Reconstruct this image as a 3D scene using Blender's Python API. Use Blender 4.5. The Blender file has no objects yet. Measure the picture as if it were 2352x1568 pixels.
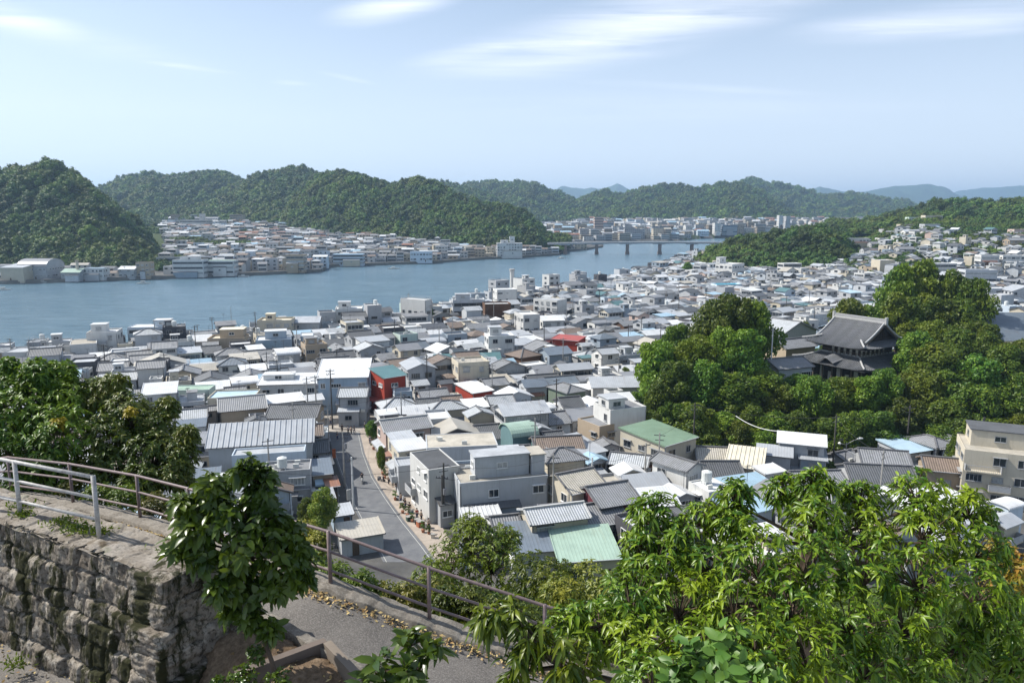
import bpy, math, random
import numpy as np
from mathutils import Vector, Matrix
R = math.radians
sc = bpy.context.scene
col = sc.collection

# ---------------------------------------------------------------- camera, sky, sun, exposure
CAMZ = 47.0
TH = R(9.8)
HAZE = 0.000115
F = 1700.0                       # focal length in units of a 2352 px wide picture
cam_d = bpy.data.cameras.new('camera'); cam = bpy.data.objects.new('camera', cam_d); col.objects.link(cam)
cam.location = (0, 0, CAMZ); cam.rotation_euler = (math.pi / 2 - TH, 0, 0)
cam_d.sensor_width = 36; cam_d.lens = 36 * F / 2352; cam_d.clip_start = 0.1; cam_d.clip_end = 40000
sc.camera = cam
sc.view_settings.view_transform = 'Standard'; sc.view_settings.look = 'None'
sc.view_settings.gamma = 1; sc.view_settings.exposure = 0.64
SUN_AZ = math.atan2(-0.94, 0.22)  # compass: x = sin, y = cos
SUN_EL = R(47)
sd = Vector((math.sin(SUN_AZ) * math.cos(SUN_EL), math.cos(SUN_AZ) * math.cos(SUN_EL), math.sin(SUN_EL)))
sl = bpy.data.lights.new('sun', 'SUN'); sl.energy = 4.5; sl.angle = R(0.53); sl.color = (1, .955, .88)
so = bpy.data.objects.new('sun', sl); col.objects.link(so)
so.rotation_euler = (-sd).to_track_quat('-Z', 'Y').to_euler()
so.location = (-60, 0, 120)

def slope(py):
    return -math.tan(math.atan((784 - py) / F) - TH)      # drop per metre of depth (positive = downwards)

def kx(py):
    return math.cos(TH) + (784 - py) / F * math.sin(TH)

w = bpy.data.worlds.new('World'); sc.world = w; w.use_nodes = True
nt = w.node_tree; nt.nodes.clear()
N = nt.nodes.new; L = nt.links.new
out = N('ShaderNodeOutputWorld'); bg = N('ShaderNodeBackground'); L(bg.outputs[0], out.inputs[0])
sky = N('ShaderNodeTexSky'); sky.sky_type = 'NISHITA'; sky.sun_disc = False
sky.sun_elevation = SUN_EL; sky.sun_rotation = SUN_AZ
sky.altitude = 50; sky.air_density = 1.0; sky.dust_density = 1.6; sky.ozone_density = 1.6
bg.inputs[1].default_value = 0.093
tc = N('ShaderNodeTexCoord'); sp = N('ShaderNodeSeparateXYZ'); L(tc.outputs['Generated'], sp.inputs[0])
def wm(op, a, b=None, clamp=False):
    n = N('ShaderNodeMath'); n.operation = op; n.use_clamp = clamp
    for i, v in enumerate((a, b)):
        if v is None: continue
        if isinstance(v, (int, float)): n.inputs[i].default_value = v
        else: L(v, n.inputs[i])
    return n.outputs[0]
yy = wm('MAXIMUM', sp.outputs[1], 0.08)
cu = wm('DIVIDE', sp.outputs[0], yy); cv = wm('DIVIDE', sp.outputs[2], yy)
cb = N('ShaderNodeCombineXYZ'); L(cu, cb.inputs[0]); L(cv, cb.inputs[1])
# wisps of cirrus: soft elliptical patches in the sky, broken up by drawn-out noise
wisps = [(1430, 72, 600, 88, 12, 1.0), (1120, 120, 230, 34, 8, .85), (1600, 25, 420, 60, 14, .8), (900, 14, 190, 44, 10, .9), (2170, 48, 440, 48, 5, .85),
         (2250, 75, 230, 16, 4, .5), (40, 50, 260, 46, -14, .8), (230, 105, 330, 45, -12, .25), (410, 152, 150, 9, -7, .8), (670, 192, 60, 8, -4, .5),
         (800, 180, 90, 8, -12, .5), (1560, 250, 900, 55, 0, .22), (1650, 205, 420, 14, -3, .3), (300, 260, 700, 60, -3, .12)]
tot = None
for (px, py, rx, ry, an, am) in wisps:
    mp = N('ShaderNodeMapping'); mp.vector_type = 'TEXTURE'; L(cb.outputs[0], mp.inputs[0])
    mp.inputs['Location'].default_value = ((px - 1176) / F / kx(py), -slope(py), 0)
    mp.inputs['Rotation'].default_value = (0, 0, R(an)); mp.inputs['Scale'].default_value = (rx / F, ry / F, 1)
    ln = N('ShaderNodeVectorMath'); ln.operation = 'LENGTH'; L(mp.outputs[0], ln.inputs[0])
    mr = N('ShaderNodeMapRange'); mr.interpolation_type = 'SMOOTHSTEP'; L(ln.outputs['Value'], mr.inputs[0])
    mr.inputs[1].default_value = 1.0; mr.inputs[2].default_value = 0.0; mr.inputs[3].default_value = 0; mr.inputs[4].default_value = am
    tot = mr.outputs[0] if tot is None else wm('MAXIMUM', tot, mr.outputs[0])
m2 = N('ShaderNodeMapping'); L(cb.outputs[0], m2.inputs[0]); m2.inputs['Rotation'].default_value = (0, 0, R(-14)); m2.inputs['Scale'].default_value = (2.0, 30, 1)
nz = N('ShaderNodeTexNoise'); L(m2.outputs[0], nz.inputs[0]); nz.inputs['Scale'].default_value = 1.6; nz.inputs['Detail'].default_value = 9; nz.inputs['Roughness'].default_value = .58; nz.inputs['Distortion'].default_value = .5
r2 = N('ShaderNodeMapRange'); L(nz.outputs[0], r2.inputs[0]); r2.inputs[1].default_value = .34; r2.inputs[2].default_value = .64
cf = wm('MULTIPLY', tot, wm('ADD', wm('MULTIPLY', r2.outputs[0], .78), .16), True)
mx = N('ShaderNodeMix'); mx.data_type = 'RGBA'; L(cf, mx.inputs[0]); L(sky.outputs[0], mx.inputs[6]); mx.inputs[7].default_value = (9.6, 9.6, 10.2, 1)
# thin veil of high haze that whitens the sky towards the horizon
veil = N('ShaderNodeMapRange'); veil.interpolation_type = 'SMOOTHSTEP'; L(sp.outputs[2], veil.inputs[0])
veil.inputs[1].default_value = .34; veil.inputs[2].default_value = -.02; veil.inputs[3].default_value = .2; veil.inputs[4].default_value = .8
mx2 = N('ShaderNodeMix'); mx2.data_type = 'RGBA'; L(veil.outputs[0], mx2.inputs[0]); L(mx.outputs[2], mx2.inputs[6]); mx2.inputs[7].default_value = (6.7, 7.6, 9.0, 1)
L(mx2.outputs[2], bg.inputs[0])

cy = sc.cycles
cy.max_bounces = 5; cy.diffuse_bounces = 2; cy.glossy_bounces = 2; cy.transmission_bounces = 2; cy.transparent_max_bounces = 4; cy.volume_bounces = 0
cy.use_denoising = True; cy.caustics_reflective = False; cy.caustics_refractive = False; cy.sample_clamp_indirect = 4
try: cy.denoiser = 'OPENIMAGEDENOISE'; cy.denoising_input_passes = 'RGB_ALBEDO_NORMAL'
except Exception: pass

# ---------------------------------------------------------------- helpers
def at(px, py, z):
    """world point where the sight line of a picture point meets the height z"""
    Y = (CAMZ - z) / slope(py)
    return Vector(((px - 1176) / F / kx(py) * Y, Y, z))
def atY(px, py, Y):
    return Vector(((px - 1176) / F / kx(py) * Y, Y, CAMZ - slope(py) * Y))
def proj(p):
    y, z = p[1], p[2] - CAMZ
    d = y * math.cos(TH) - z * math.sin(TH); u = y * math.sin(TH) + z * math.cos(TH)
    return 1176 + F * p[0] / d, 784 - F * u / d

def S(t):
    t = np.clip(t, 0, 1); return t * t * (3 - 2 * t)
def _h(ix, iy, iz):
    n = (ix.astype(np.int64) * 374761393 + iy.astype(np.int64) * 668265263 + iz.astype(np.int64) * 2147483647 + 12345)
    n = (n ^ (n >> 13)) * 1274126177; n = n ^ (n >> 16)
    return (n & 0xffff) / 65535.0
def vnoise(x, y, z=0.0):
    x, y, z = np.broadcast_arrays(np.asarray(x, float), np.asarray(y, float), np.asarray(z, float))
    ix, iy, iz = np.floor(x), np.floor(y), np.floor(z)
    fx, fy, fz = S(x - ix), S(y - iy), S(z - iz)
    r = 0
    for a in (0, 1):
        for b in (0, 1):
            for c in (0, 1):
                r = r + _h(ix + a, iy + b, iz + c) * (fx if a else 1 - fx) * (fy if b else 1 - fy) * (fz if c else 1 - fz)
    return r * 2 - 1
def fbm(x, y, z=0.0, o=4):
    r = 0; a = 1; s = 0
    for k in range(o):
        r = r + a * vnoise(np.asarray(x) * 2 ** k + 17 * k, np.asarray(y) * 2 ** k + 5 * k, np.asarray(z) * 2 ** k); s += a; a *= .5
    return r / s

def tag(o, label=None, cat=None, group=None, kind=None):
    if label: o['label'] = label
    if cat: o['category'] = cat
    if group: o['group'] = group
    if kind: o['kind'] = kind
    return o
def new_obj(name, me, parent=None):
    o = bpy.data.objects.new(name, me); col.objects.link(o)
    if parent is not None: o.parent = parent
    return o
def empty(name, loc=(0, 0, 0), rz=0.0):
    o = bpy.data.objects.new(name, None); col.objects.link(o); o.empty_display_size = .3
    o.location = loc; o.rotation_euler = (0, 0, rz); return o
def raw_mesh(name, V, Fc, mats, smooth=False, mi=None, nper=None):
    """V (n,3) array, Fc (m,k) int array of equal-sized faces"""
    me = bpy.data.meshes.new(name)
    V = np.asarray(V, np.float32); Fc = np.asarray(Fc, np.int32)
    k = Fc.shape[1]
    me.vertices.add(len(V)); me.vertices.foreach_set('co', V.ravel())
    me.loops.add(Fc.size); me.loops.foreach_set('vertex_index', Fc.ravel())
    me.polygons.add(len(Fc)); me.polygons.foreach_set('loop_start', np.arange(0, Fc.size, k, dtype=np.int32))
    try: me.polygons.foreach_set('loop_total', np.full(len(Fc), k, np.int32))
    except Exception: pass
    if smooth: me.polygons.foreach_set('use_smooth', np.ones(len(Fc), bool))
    for m in (mats if isinstance(mats, (list, tuple)) else [mats]): me.materials.append(m)
    if mi is not None: me.polygons.foreach_set('material_index', np.asarray(mi, np.int32))
    me.update(calc_edges=True); return me

class MB:
    """collects polygons into one mesh; UVs in metres, u level and v up the face"""
    def __init__(s): s.v = []; s.f = []; s.m = []
    def poly(s, pts, m=0):
        b = len(s.v); s.v += [tuple(p) for p in pts]; s.f.append(tuple(range(b, b + len(pts)))); s.m.append(m); return s
    def box(s, x0, y0, z0, x1, y1, z1, m=0, bottom=True):
        A = [(x0, y0, z0), (x1, y0, z0), (x1, y1, z0), (x0, y1, z0), (x0, y0, z1), (x1, y0, z1), (x1, y1, z1), (x0, y1, z1)]
        for f in ((0, 1, 5, 4), (1, 2, 6, 5), (2, 3, 7, 6), (3, 0, 4, 7), (4, 5, 6, 7)) + (((3, 2, 1, 0),) if bottom else ()):
            s.poly([A[i] for i in f], m)
        return s
    def beam(s, a, b, wd, ht=None, m=0):
        a = Vector(a); b = Vector(b); d = (b - a); ht = ht or wd
        if d.length < 1e-6: return s
        d.normalize(); up = Vector((0, 0, 1)) if abs(d.z) < .95 else Vector((1, 0, 0))
        x = d.cross(up).normalized() * wd / 2; y = x.cross(d).normalized() * ht / 2
        q = [a - x - y, a + x - y, a + x + y, a - x + y, b - x - y, b + x - y, b + x + y, b - x + y]
        for f in ((0, 1, 5, 4), (1, 2, 6, 5), (2, 3, 7, 6), (3, 0, 4, 7), (4, 5, 6, 7), (3, 2, 1, 0)): s.poly([q[i] for i in f], m)
        return s
    def tube(s, pts, rad, n=8, m=0, cap=True):
        pts = [Vector(p) for p in pts]
        if not isinstance(rad, (list, tuple)): rad = [rad] * len(pts)
        b = len(s.v); px = None
        for i, p in enumerate(pts):
            d = (pts[min(i + 1, len(pts) - 1)] - pts[max(i - 1, 0)]).normalized()
            if px is None:
                up = Vector((0, 0, 1)) if abs(d.z) < .9 else Vector((1, 0, 0)); px = d.cross(up).normalized()
            else: px = (px - d * px.dot(d)).normalized()
            py = d.cross(px)
            for k in range(n):
                a = 2 * math.pi * k / n; s.v.append(tuple(p + (px * math.cos(a) + py * math.sin(a)) * rad[i]))
        for i in range(len(pts) - 1):
            for k in range(n):
                s.f.append((b + i * n + k, b + i * n + (k + 1) % n, b + (i + 1) * n + (k + 1) % n, b + (i + 1) * n + k)); s.m.append(m)
        if cap:
            s.f.append(tuple(b + k for k in reversed(range(n)))); s.m.append(m)
            e = b + (len(pts) - 1) * n; s.f.append(tuple(e + k for k in range(n))); s.m.append(m)
        return s
    def merge(s, o, M=None, m=None):
        b = len(s.v)
        s.v += [tuple(M @ Vector(p)) for p in o.v] if M is not None else o.v
        s.f += [tuple(i + b for i in f) for f in o.f]; s.m += o.m if m is None else [m] * len(o.f); return s
    def mesh(s, name, mats, smooth=False, uv=True):
        me = bpy.data.meshes.new(name); me.from_pydata(s.v, [], s.f)
        for m in (mats if isinstance(mats, (list, tuple)) else [mats]): me.materials.append(m)
        if len(me.polygons): me.polygons.foreach_set('material_index', s.m)
        if smooth: me.polygons.foreach_set('use_smooth', [True] * len(me.polygons))
        if uv:
            ul = me.uv_layers.new(name='UVMap'); V = np.array(s.v, float)
            ls = np.array([len(f) for f in s.f]); st = np.concatenate([[0], np.cumsum(ls)[:-1]]); UV = np.zeros((int(ls.sum()), 2), np.float32)
            for k in np.unique(ls):
                ii = np.nonzero(ls == k)[0]; Pp = V[np.array([s.f[i] for i in ii])]
                n = np.cross(Pp[:, 1] - Pp[:, 0], Pp[:, 2] - Pp[:, 0])
                if k > 3:
                    n2 = np.cross(Pp[:, 2] - Pp[:, 0], Pp[:, 3] - Pp[:, 0]); bad = np.linalg.norm(n, axis=1) < 1e-9; n[bad] = n2[bad]
                n = n / (np.linalg.norm(n, axis=1, keepdims=True) + 1e-12)
                ux = np.stack([-n[:, 1], n[:, 0], 0 * n[:, 0]], 1); l2 = np.linalg.norm(ux, axis=1, keepdims=True)
                ux = np.where(l2 > .03, ux / (l2 + 1e-12), np.array([[1., 0, 0]])); vx = np.cross(n, ux)
                uv2 = np.stack([np.einsum('ijk,ik->ij', Pp, ux), np.einsum('ijk,ik->ij', Pp, vx)], -1)
                UV[(st[ii][:, None] + np.arange(k)).ravel()] = uv2.reshape(-1, 2)
            ul.data.foreach_set('uv', UV.ravel())
        me.update(); return me
    def obj(s, name, mats, parent=None, smooth=False, loc=None, uv=True):
        o = new_obj(name, s.mesh(name, mats, smooth, uv), parent)
        if loc is not None: o.location = loc
        return o

# ---------------------------------------------------------------- materials
class NM:
    def __init__(s, name):
        s.m = bpy.data.materials.new(name); s.m.use_nodes = True; s.t = s.m.node_tree; s.b = s.t.nodes['Principled BSDF']; s.out = s.t.nodes['Material Output']
    def n(s, typ, ins=None, **kw):
        n = s.t.nodes.new('ShaderNode' + typ)
        for k, v in kw.items(): setattr(n, k, v)
        for k, v in (ins or {}).items(): s.put(n.inputs[k], v)
        return n
    def put(s, sock, v):
        if isinstance(v, bpy.types.NodeSocket): s.t.links.new(v, sock)
        elif isinstance(v, (tuple, list)) and len(v) == 3 and sock.type == 'RGBA': sock.default_value = (*v, 1)
        else: sock.default_value = v
    def math(s, op, a, b=0.0, clamp=False):
        return s.n('Math', {0: a, 1: b}, operation=op, use_clamp=clamp).outputs[0]
    def mix(s, f, a, b, bt='MIX'):
        n = s.n('Mix', data_type='RGBA', blend_type=bt); s.put(n.inputs[0], f); s.put(n.inputs[6], a); s.put(n.inputs[7], b); return n.outputs[2]
    def coord(s, which='Object', scale=(1, 1, 1), rot=(0, 0, 0), loc=(0, 0, 0)):
        c = s.n('TexCoord'); return s.n('Mapping', {0: c.outputs[which], 'Scale': scale, 'Rotation': rot, 'Location': loc}).outputs[0]
    def noise(s, vec, scale, detail=4, rough=.55, dist=0.0):
        return s.n('TexNoise', {'Vector': vec, 'Scale': scale, 'Detail': detail, 'Roughness': rough, 'Distortion': dist}).outputs[0]
    def rng(s, v, a, b, c=0.0, d=1.0):
        return s.n('MapRange', {0: v, 1: a, 2: b, 3: c, 4: d}).outputs[0]
    def bump(s, h, strength=.5, dist=.02):
        b = s.n('Bump', {'Height': h, 'Strength': strength, 'Distance': dist}); s.put(s.b.inputs['Normal'], b.outputs[0])
    def fin(s, col, rough=.8, spec=.3, metal=0.0):
        s.put(s.b.inputs['Base Color'], col); s.put(s.b.inputs['Roughness'], rough); s.put(s.b.inputs['Specular IOR Level'], spec); s.put(s.b.inputs['Metallic'], metal); return s.m
    def orand(s): return s.n('ObjectInfo').outputs['Random']

def sc3(c, k): return tuple(min(1, x * k) for x in c)
_cache = {}
def cached(fn):
    def g(*a, **k):
        key = (fn.__name__, a, tuple(sorted(k.items())))
        if key not in _cache: _cache[key] = fn(*a, **k)
        return _cache[key]
    return g
@cached
def m_plain(name, c, rough=.7, spec=.3, metal=0.0, var=.12):
    q = NM(name); v = q.noise(q.coord('Object', (1, 1, 1)), 3.0, 5)
    return q.fin(q.mix(q.rng(v, .3, .7), sc3(c, 1 - var), sc3(c, 1 + var)), rough, spec, metal)
@cached
def m_wall(c, dirt=.5):
    q = NM('plaster'); uv = q.coord('UV'); g = q.coord('UV', (2.2, .22, 1))
    r = q.orand(); off = q.n('Vector Math' if False else 'VectorMath', {0: uv, 1: (3.7, 1.3, 0)}, operation='ADD').outputs[0]
    ob = q.n('TexCoord').outputs['Object']
    big = q.noise(ob, .35, 5, .6); st = q.noise(g, 1.0, 5, .65, .6); fine = q.noise(ob, 6.0, 4, .6)
    base = q.mix(q.rng(r, 0, 1, 0, 1), sc3(c, .84), sc3(c, 1.06))
    base = q.mix(q.rng(big, .35, .7, 0, .45), base, sc3(c, .68))
    dk = q.math('MULTIPLY', q.rng(st, .5, .8, 0, 1), .75 * dirt)
    base = q.mix(dk, base, (c[0] * .42, c[1] * .40, c[2] * .36))
    base = q.mix(q.rng(fine, .4, .75, 0, .2), base, sc3(c, .7))
    q.bump(fine, .25, .02)
    return q.fin(base, .88, .25)
@cached
def m_tile(c, name='roof_tile'):
    q = NM(name); uv = q.n('TexCoord').outputs['UV']; s = q.n('SeparateXYZ', {0: uv})
    u = q.math('MULTIPLY', s.outputs[0], 2 * math.pi / .36); v = q.math('FRACT', q.math('MULTIPLY', s.outputs[1], 1 / .38))
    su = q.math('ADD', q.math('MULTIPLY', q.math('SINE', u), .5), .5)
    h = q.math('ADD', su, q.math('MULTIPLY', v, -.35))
    n1 = q.noise(q.coord('Object'), .6, 5, .65); n2 = q.noise(q.coord('UV', (2.7, 2.6, 1)), 1.0, 2)
    base = q.mix(q.rng(q.orand(), 0, 1), sc3(c, .8), sc3(c, 1.2))
    base = q.mix(q.rng(n2, .35, .65, 0, .5), base, sc3(c, 1.45))
    base = q.mix(q.rng(n1, .45, .75, 0, .55), base, (c[0] * .6, c[1] * .62, c[2] * .5))
    base = q.mix(q.rng(su, .0, .35, .75, 0), base, sc3(c, .3))  # shading of the tile columns put into the colour, darkest in the troughs
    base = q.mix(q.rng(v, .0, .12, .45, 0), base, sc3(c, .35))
    q.bump(h, .8, .06)
    return q.fin(base, .55, .45)
@cached
def m_metal(c, pitch=.45, name='roof_metal'):
    q = NM(name); uv = q.n('TexCoord').outputs['UV']; s = q.n('SeparateXYZ', {0: uv})
    f = q.math('ABSOLUTE', q.math('SUBTRACT', q.math('FRACT', q.math('MULTIPLY', s.outputs[0], 1 / pitch)), .5))
    seam = q.rng(f, .40, .5)
    n1 = q.noise(q.coord('Object'), .45, 5, .6); n2 = q.noise(q.coord('UV', (1.6, .25, 1)), 1.0, 4, .6)
    base = q.mix(q.rng(q.orand(), 0, 1), sc3(c, .85), sc3(c, 1.1))
    base = q.mix(q.rng(n1, .42, .72, 0, .5), base, sc3(c, .62))
    base = q.mix(q.rng(n2, .56, .8, 0, .6), base, (c[0] * .55 + .05, c[1] * .48 + .02, c[2] * .4))
    base = q.mix(q.math('MULTIPLY', seam, .55), base, sc3(c, .45))
    q.bump(f, .5, .03)
    return q.fin(base, .42, .5)
@cached
def m_flat(c, name='roof_slab'):
    q = NM(name); n1 = q.noise(q.coord('Object'), .35, 6, .65); n2 = q.noise(q.coord('Object'), 2.6, 5, .7)
    base = q.mix(q.rng(q.orand(), 0, 1), sc3(c, .85), sc3(c, 1.12))
    base = q.mix(q.rng(n1, .38, .66, 0, .6), base, sc3(c, .55)); base = q.mix(q.rng(n2, .5, .8, 0, .45), base, sc3(c, .5))
    q.bump(n2, .3, .02); return q.fin(base, .85, .25)
@cached
def m_glass(name='window_glass'):
    q = NM(name); r = q.n('TexWhiteNoise', {'Vector': q.n('VectorMath', {0: q.n('ObjectInfo').outputs['Location']}, operation='SNAP').outputs[0]}, noise_dimensions='3D').outputs[0]
    r = q.orand()
    s = q.noise(q.coord('UV', (9, .6, 1)), 1.0, 2)
    cur = q.mix(q.rng(s, .4, .6), (.22, .23, .23), (.42, .43, .42))
    c = q.mix(q.math('GREATER_THAN', r, .62), (.025, .032, .04), cur)
    return q.fin(c, .08, .6)
def m_leaf(name, c1, c2, tr=.35, rough=.45, island=True, big=.15, world=False):
    q = NM(name)
    if island: f = q.n('NewGeometry').outputs['Random Per Island']
    else: f = q.noise(q.coord('Object'), 2.0, 3)
    r = q.orand()
    c = q.mix(f, c1, c2)
    n1 = q.noise(q.n('NewGeometry').outputs['Position'] if world else q.coord('Object'), big, 5, .6)
    c = q.mix(q.rng(n1, .52, .62, 0, .55), c, (c1[0] * .9, c1[1] * .8, c1[2] * 1.1))
    c = q.mix(q.rng(n1, .50, .36, 0, .6), c, (c2[0] * 1.25, c2[1] * 1.1, c2[2] * .8))
    hs = q.n('HueSaturation', {'Hue': q.rng(r, 0, 1, .470, .518), 'Saturation': 1.0, 'Value': q.rng(r, 0, 1, .58, 1.36), 'Color': c}).outputs[0]
    m = q.fin(hs, rough, .35)
    t = q.n('BsdfTranslucent', {0: q.mix(.5, hs, (hs and (.16, .22, .02)), 'MIX')})
    mx = q.n('MixShader', {0: tr, 1: q.b.outputs[0], 2: t.outputs[0]}); q.put(q.out.inputs[0], mx.outputs[0])
    return m
# ---------------------------------------------------------------- ground, water, hills
def curve(pts):
    a = np.array(pts, float); return lambda x: np.interp(x, a[:, 0], a[:, 1])
YN = curve([(-600, 215), (-13, 235), (409, 256), (842, 302), (951, 322), (1149, 388), (1371, 460), (1504, 600), (1546, 700), (1618, 800), (1636, 870), (1702, 950), (1833, 1050), (2285, 1400), (2900, 2000)])
YF = curve([(-600, 500), (0, 500), (130, 512), (380, 540), (600, 575), (735, 605), (752, 660), (900, 690), (1000, 712), (1100, 765), (1200, 800), (1285, 850), (1292, 930), (1340, 960), (1385, 1050), (1395, 1250), (1560, 1300), (1620, 1420), (1760, 1500), (1900, 1600), (2285, 1900), (2900, 2600)])
def near_z(px, Y):
    z = 2.0 + 0 * Y
    z = z + 9.0 * S((px - 1490) / 100) * S((Y - 132) / 20) * (1 - S((Y - 195) / 22))
    z = z + S((px - 1830) / 300) * (S((Y - 380) / 330) * 29 + S((Y - 680) / 260) * 18)
    hs = np.interp(Y, [0, 8, 12, 16.5, 19, 24, 40, 62, 81], [38.0, 38.0, 38.8, 37.9, 36.0, 32.6, 21.5, 7.6, 1.9])
    return np.where(Y < 84, hs, z)
def far_z(px, Y):
    a = np.clip((Y - np.maximum(560, YF(px) + 25)) * .047, 0, 26) * (1 - S((px - 1000) / 280))
    b = np.clip((Y - 1280) * .028, 0, 30) * S((px - 1150) / 250)
    return 2.0 + a + b
def ground_z(px, Y):
    z = np.where(Y <= YN(px), near_z(px, Y), np.where(Y >= YF(px), far_z(px, Y), -5.0))
    return z
def pxof(x, y): return 1176 + 1725 * np.asarray(x) / np.asarray(y)
def gz(x, y): return float(ground_z(pxof(x, y), np.asarray(float(y))))

nu, ny = 360, 520
PXs = np.linspace(-500, 2850, nu); Ys = np.concatenate([np.linspace(6, 120, 130, endpoint=False), np.geomspace(120, 16000, ny - 130)])
GP, GY = np.meshgrid(PXs, Ys)
GZ = ground_z(GP, GY); GZ = np.where(GY > 3500, 2.0, GZ)
GX = (GP - 1176) / 1725 * GY
V = np.stack([GX, GY, GZ], -1).reshape(-1, 3)
idx = np.arange(nu * ny).reshape(ny, nu)
Fc = np.stack([idx[:-1, :-1], idx[:-1, 1:], idx[1:, 1:], idx[1:, :-1]], -1).reshape(-1, 4)
fy = GY[:-1, :-1].ravel(); fp = GP[:-1, :-1].ravel(); fz = GZ[:-1, :-1].ravel()
q = NM('town_ground'); n1 = q.noise(q.coord('Object'), .12, 6, .6); n2 = q.noise(q.coord('Object'), 1.4, 4)
c = q.mix(q.rng(n1, .35, .65), (.06, .06, .06), (.13, .125, .115)); c = q.mix(q.rng(n2, .4, .7, 0, .5), c, (.07, .07, .065)); mg_town = q.fin(c, .9, .2)
q = NM('hill_soil'); n1 = q.noise(q.coord('Object'), .3, 6, .65); n2 = q.noise(q.coord('Object'), 3.5, 5, .7)
c = q.mix(q.rng(n1, .35, .65), (.030, .055, .016), (.075, .085, .032)); c = q.mix(q.rng(n2, .45, .75, 0, .7), c, (.02, .035, .01)); q.bump(n2, .6, .15); mg_soil = q.fin(c, .95, .1)
wood = (fz > 3.0) | (fy < 84)
me = raw_mesh('ground', V, Fc, [mg_town, mg_soil], smooth=False, mi=wood.astype(int))
tag(new_obj('ground', me), kind='structure')

# water of the strait
q = NM('sea_water'); cw = q.coord('Object', (1, 1, 1), (0, 0, R(20)))
sw = q.coord('Object', (.5, 1.5, 1), (0, 0, R(12)))
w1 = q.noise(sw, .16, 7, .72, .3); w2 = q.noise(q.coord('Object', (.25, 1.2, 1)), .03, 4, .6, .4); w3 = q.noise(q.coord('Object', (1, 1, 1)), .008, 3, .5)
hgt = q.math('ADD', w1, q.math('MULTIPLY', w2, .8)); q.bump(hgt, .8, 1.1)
cc = q.mix(q.rng(w3, .35, .65), (.085, .155, .205), (.12, .195, .245)); cc = q.mix(q.rng(w2, .4, .62, 0, .5), cc, (.14, .215, .26)); w4 = q.noise(q.coord('Object', (.05, .42, 1), (0, 0, R(-6))), 1.0, 5, .7, .3); cc = q.mix(q.rng(w4, .42, .62, 0, .75), cc, (.045, .095, .135)); cc = q.mix(q.rng(w4, .40, .30, 0, .6), cc, (.19, .27, .32))  # light and dark wind-ripple streaks and patches painted into the water colour
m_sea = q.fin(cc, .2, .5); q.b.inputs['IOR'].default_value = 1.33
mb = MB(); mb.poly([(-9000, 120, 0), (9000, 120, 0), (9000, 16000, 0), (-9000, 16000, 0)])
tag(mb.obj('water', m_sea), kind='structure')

# sea walls along both banks
mb = MB(); mconc = m_flat((.20, .19, .17), 'quay_concrete')
def quay(cv, p0, p1, sgn):
    m = MB(); ps = np.linspace(p0, p1, 160)
    P = [((p - 1176) / 1725 * float(cv(p)), float(cv(p))) for p in ps]
    for a, b in zip(P, P[1:]):
        for z0, z1, o0 in ((-1, 1.5, 0), (1.5, 2.5, .5)):
            A = [(a[0], a[1] - sgn * (1.5 - o0) * 1, z0), (b[0], b[1] - sgn * (1.5 - o0), z0), (b[0], b[1] - sgn * (1.5 - o0), z1), (a[0], a[1] - sgn * (1.5 - o0), z1)]
            B = [(x, y + sgn * (5 - o0 * 2), z) for x, y, z in A]
            m.poly(A if sgn > 0 else A[::-1]); m.poly([A[3], A[2], B[2], B[3]])
            if z0 > 0: m.poly(B[::-1])
    return m
tag(quay(YF, -60, 1385, 1).obj('sea_wall', mconc), 'long low concrete sea wall along the far bank of the strait', 'sea wall')
tag(quay(YN, -60, 1640, -1).obj('sea_wall', mconc), 'concrete sea wall at the edge of the near town, mostly behind the waterfront houses', 'sea wall')

# forested hills: every hill is a body of its own with a crest line and a foot
def hill_fn(sil, yr, yf, yb, zf, lump=1.0, canopy=5.0, seed=0):
    sx = np.array([p[0] for p in sil], float); sy = np.array([p[1] for p in sil], float)
    yrf = curve(yr) if isinstance(yr, list) else (lambda p: yr + 0 * p)
    yff = curve(yf) if isinstance(yf, list) else (lambda p: yf + 0 * p)
    def f(px, Y):
        yrr, yfr = yrf(px), yff(px)
        py = np.interp(px, sx, sy)
        hr = CAMZ + np.tan(np.arctan((784 - py) / F) - TH) * yrr - canopy
        edge = S((px - sx[0]) / 30) * S((sx[-1] - px) / 30)
        hr = np.maximum((hr - zf) * edge, 0.0)
        t = np.clip((Y - yfr) / (yrr - yfr), 0, 1); tb = np.clip((Y - yrr) / (yb - yrr), 0, 1)
        X = (px - 1176) / 1725 * Y; L = (yrr - yfr) * .55
        g = fbm(X / L + seed * 7.3, Y / (L * 1.7) + seed, 0, 4)
        g2 = fbm(X / (L * .55) + seed * 3.1, Y / (L * 1.5) - seed, 0, 3)
        prof = np.sin(t * math.pi / 2) ** 1.15
        z = zf - 3 + (hr + 3) * prof * (1 + lump * (.35 * g + .30 * (.28 - np.abs(g2))) * np.sin(np.pi * np.clip(t, 0, 1)) ** .7)
        z = np.where(tb > 0, zf - 3 + (hr + 3) * np.cos(tb * math.pi / 2), z)
        return z
    f.box = (sx[0], sx[-1], float(np.min(yff(sx))), yb); f.yr = yrf; f.yf = yff; f.zf = zf
    return f
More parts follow.
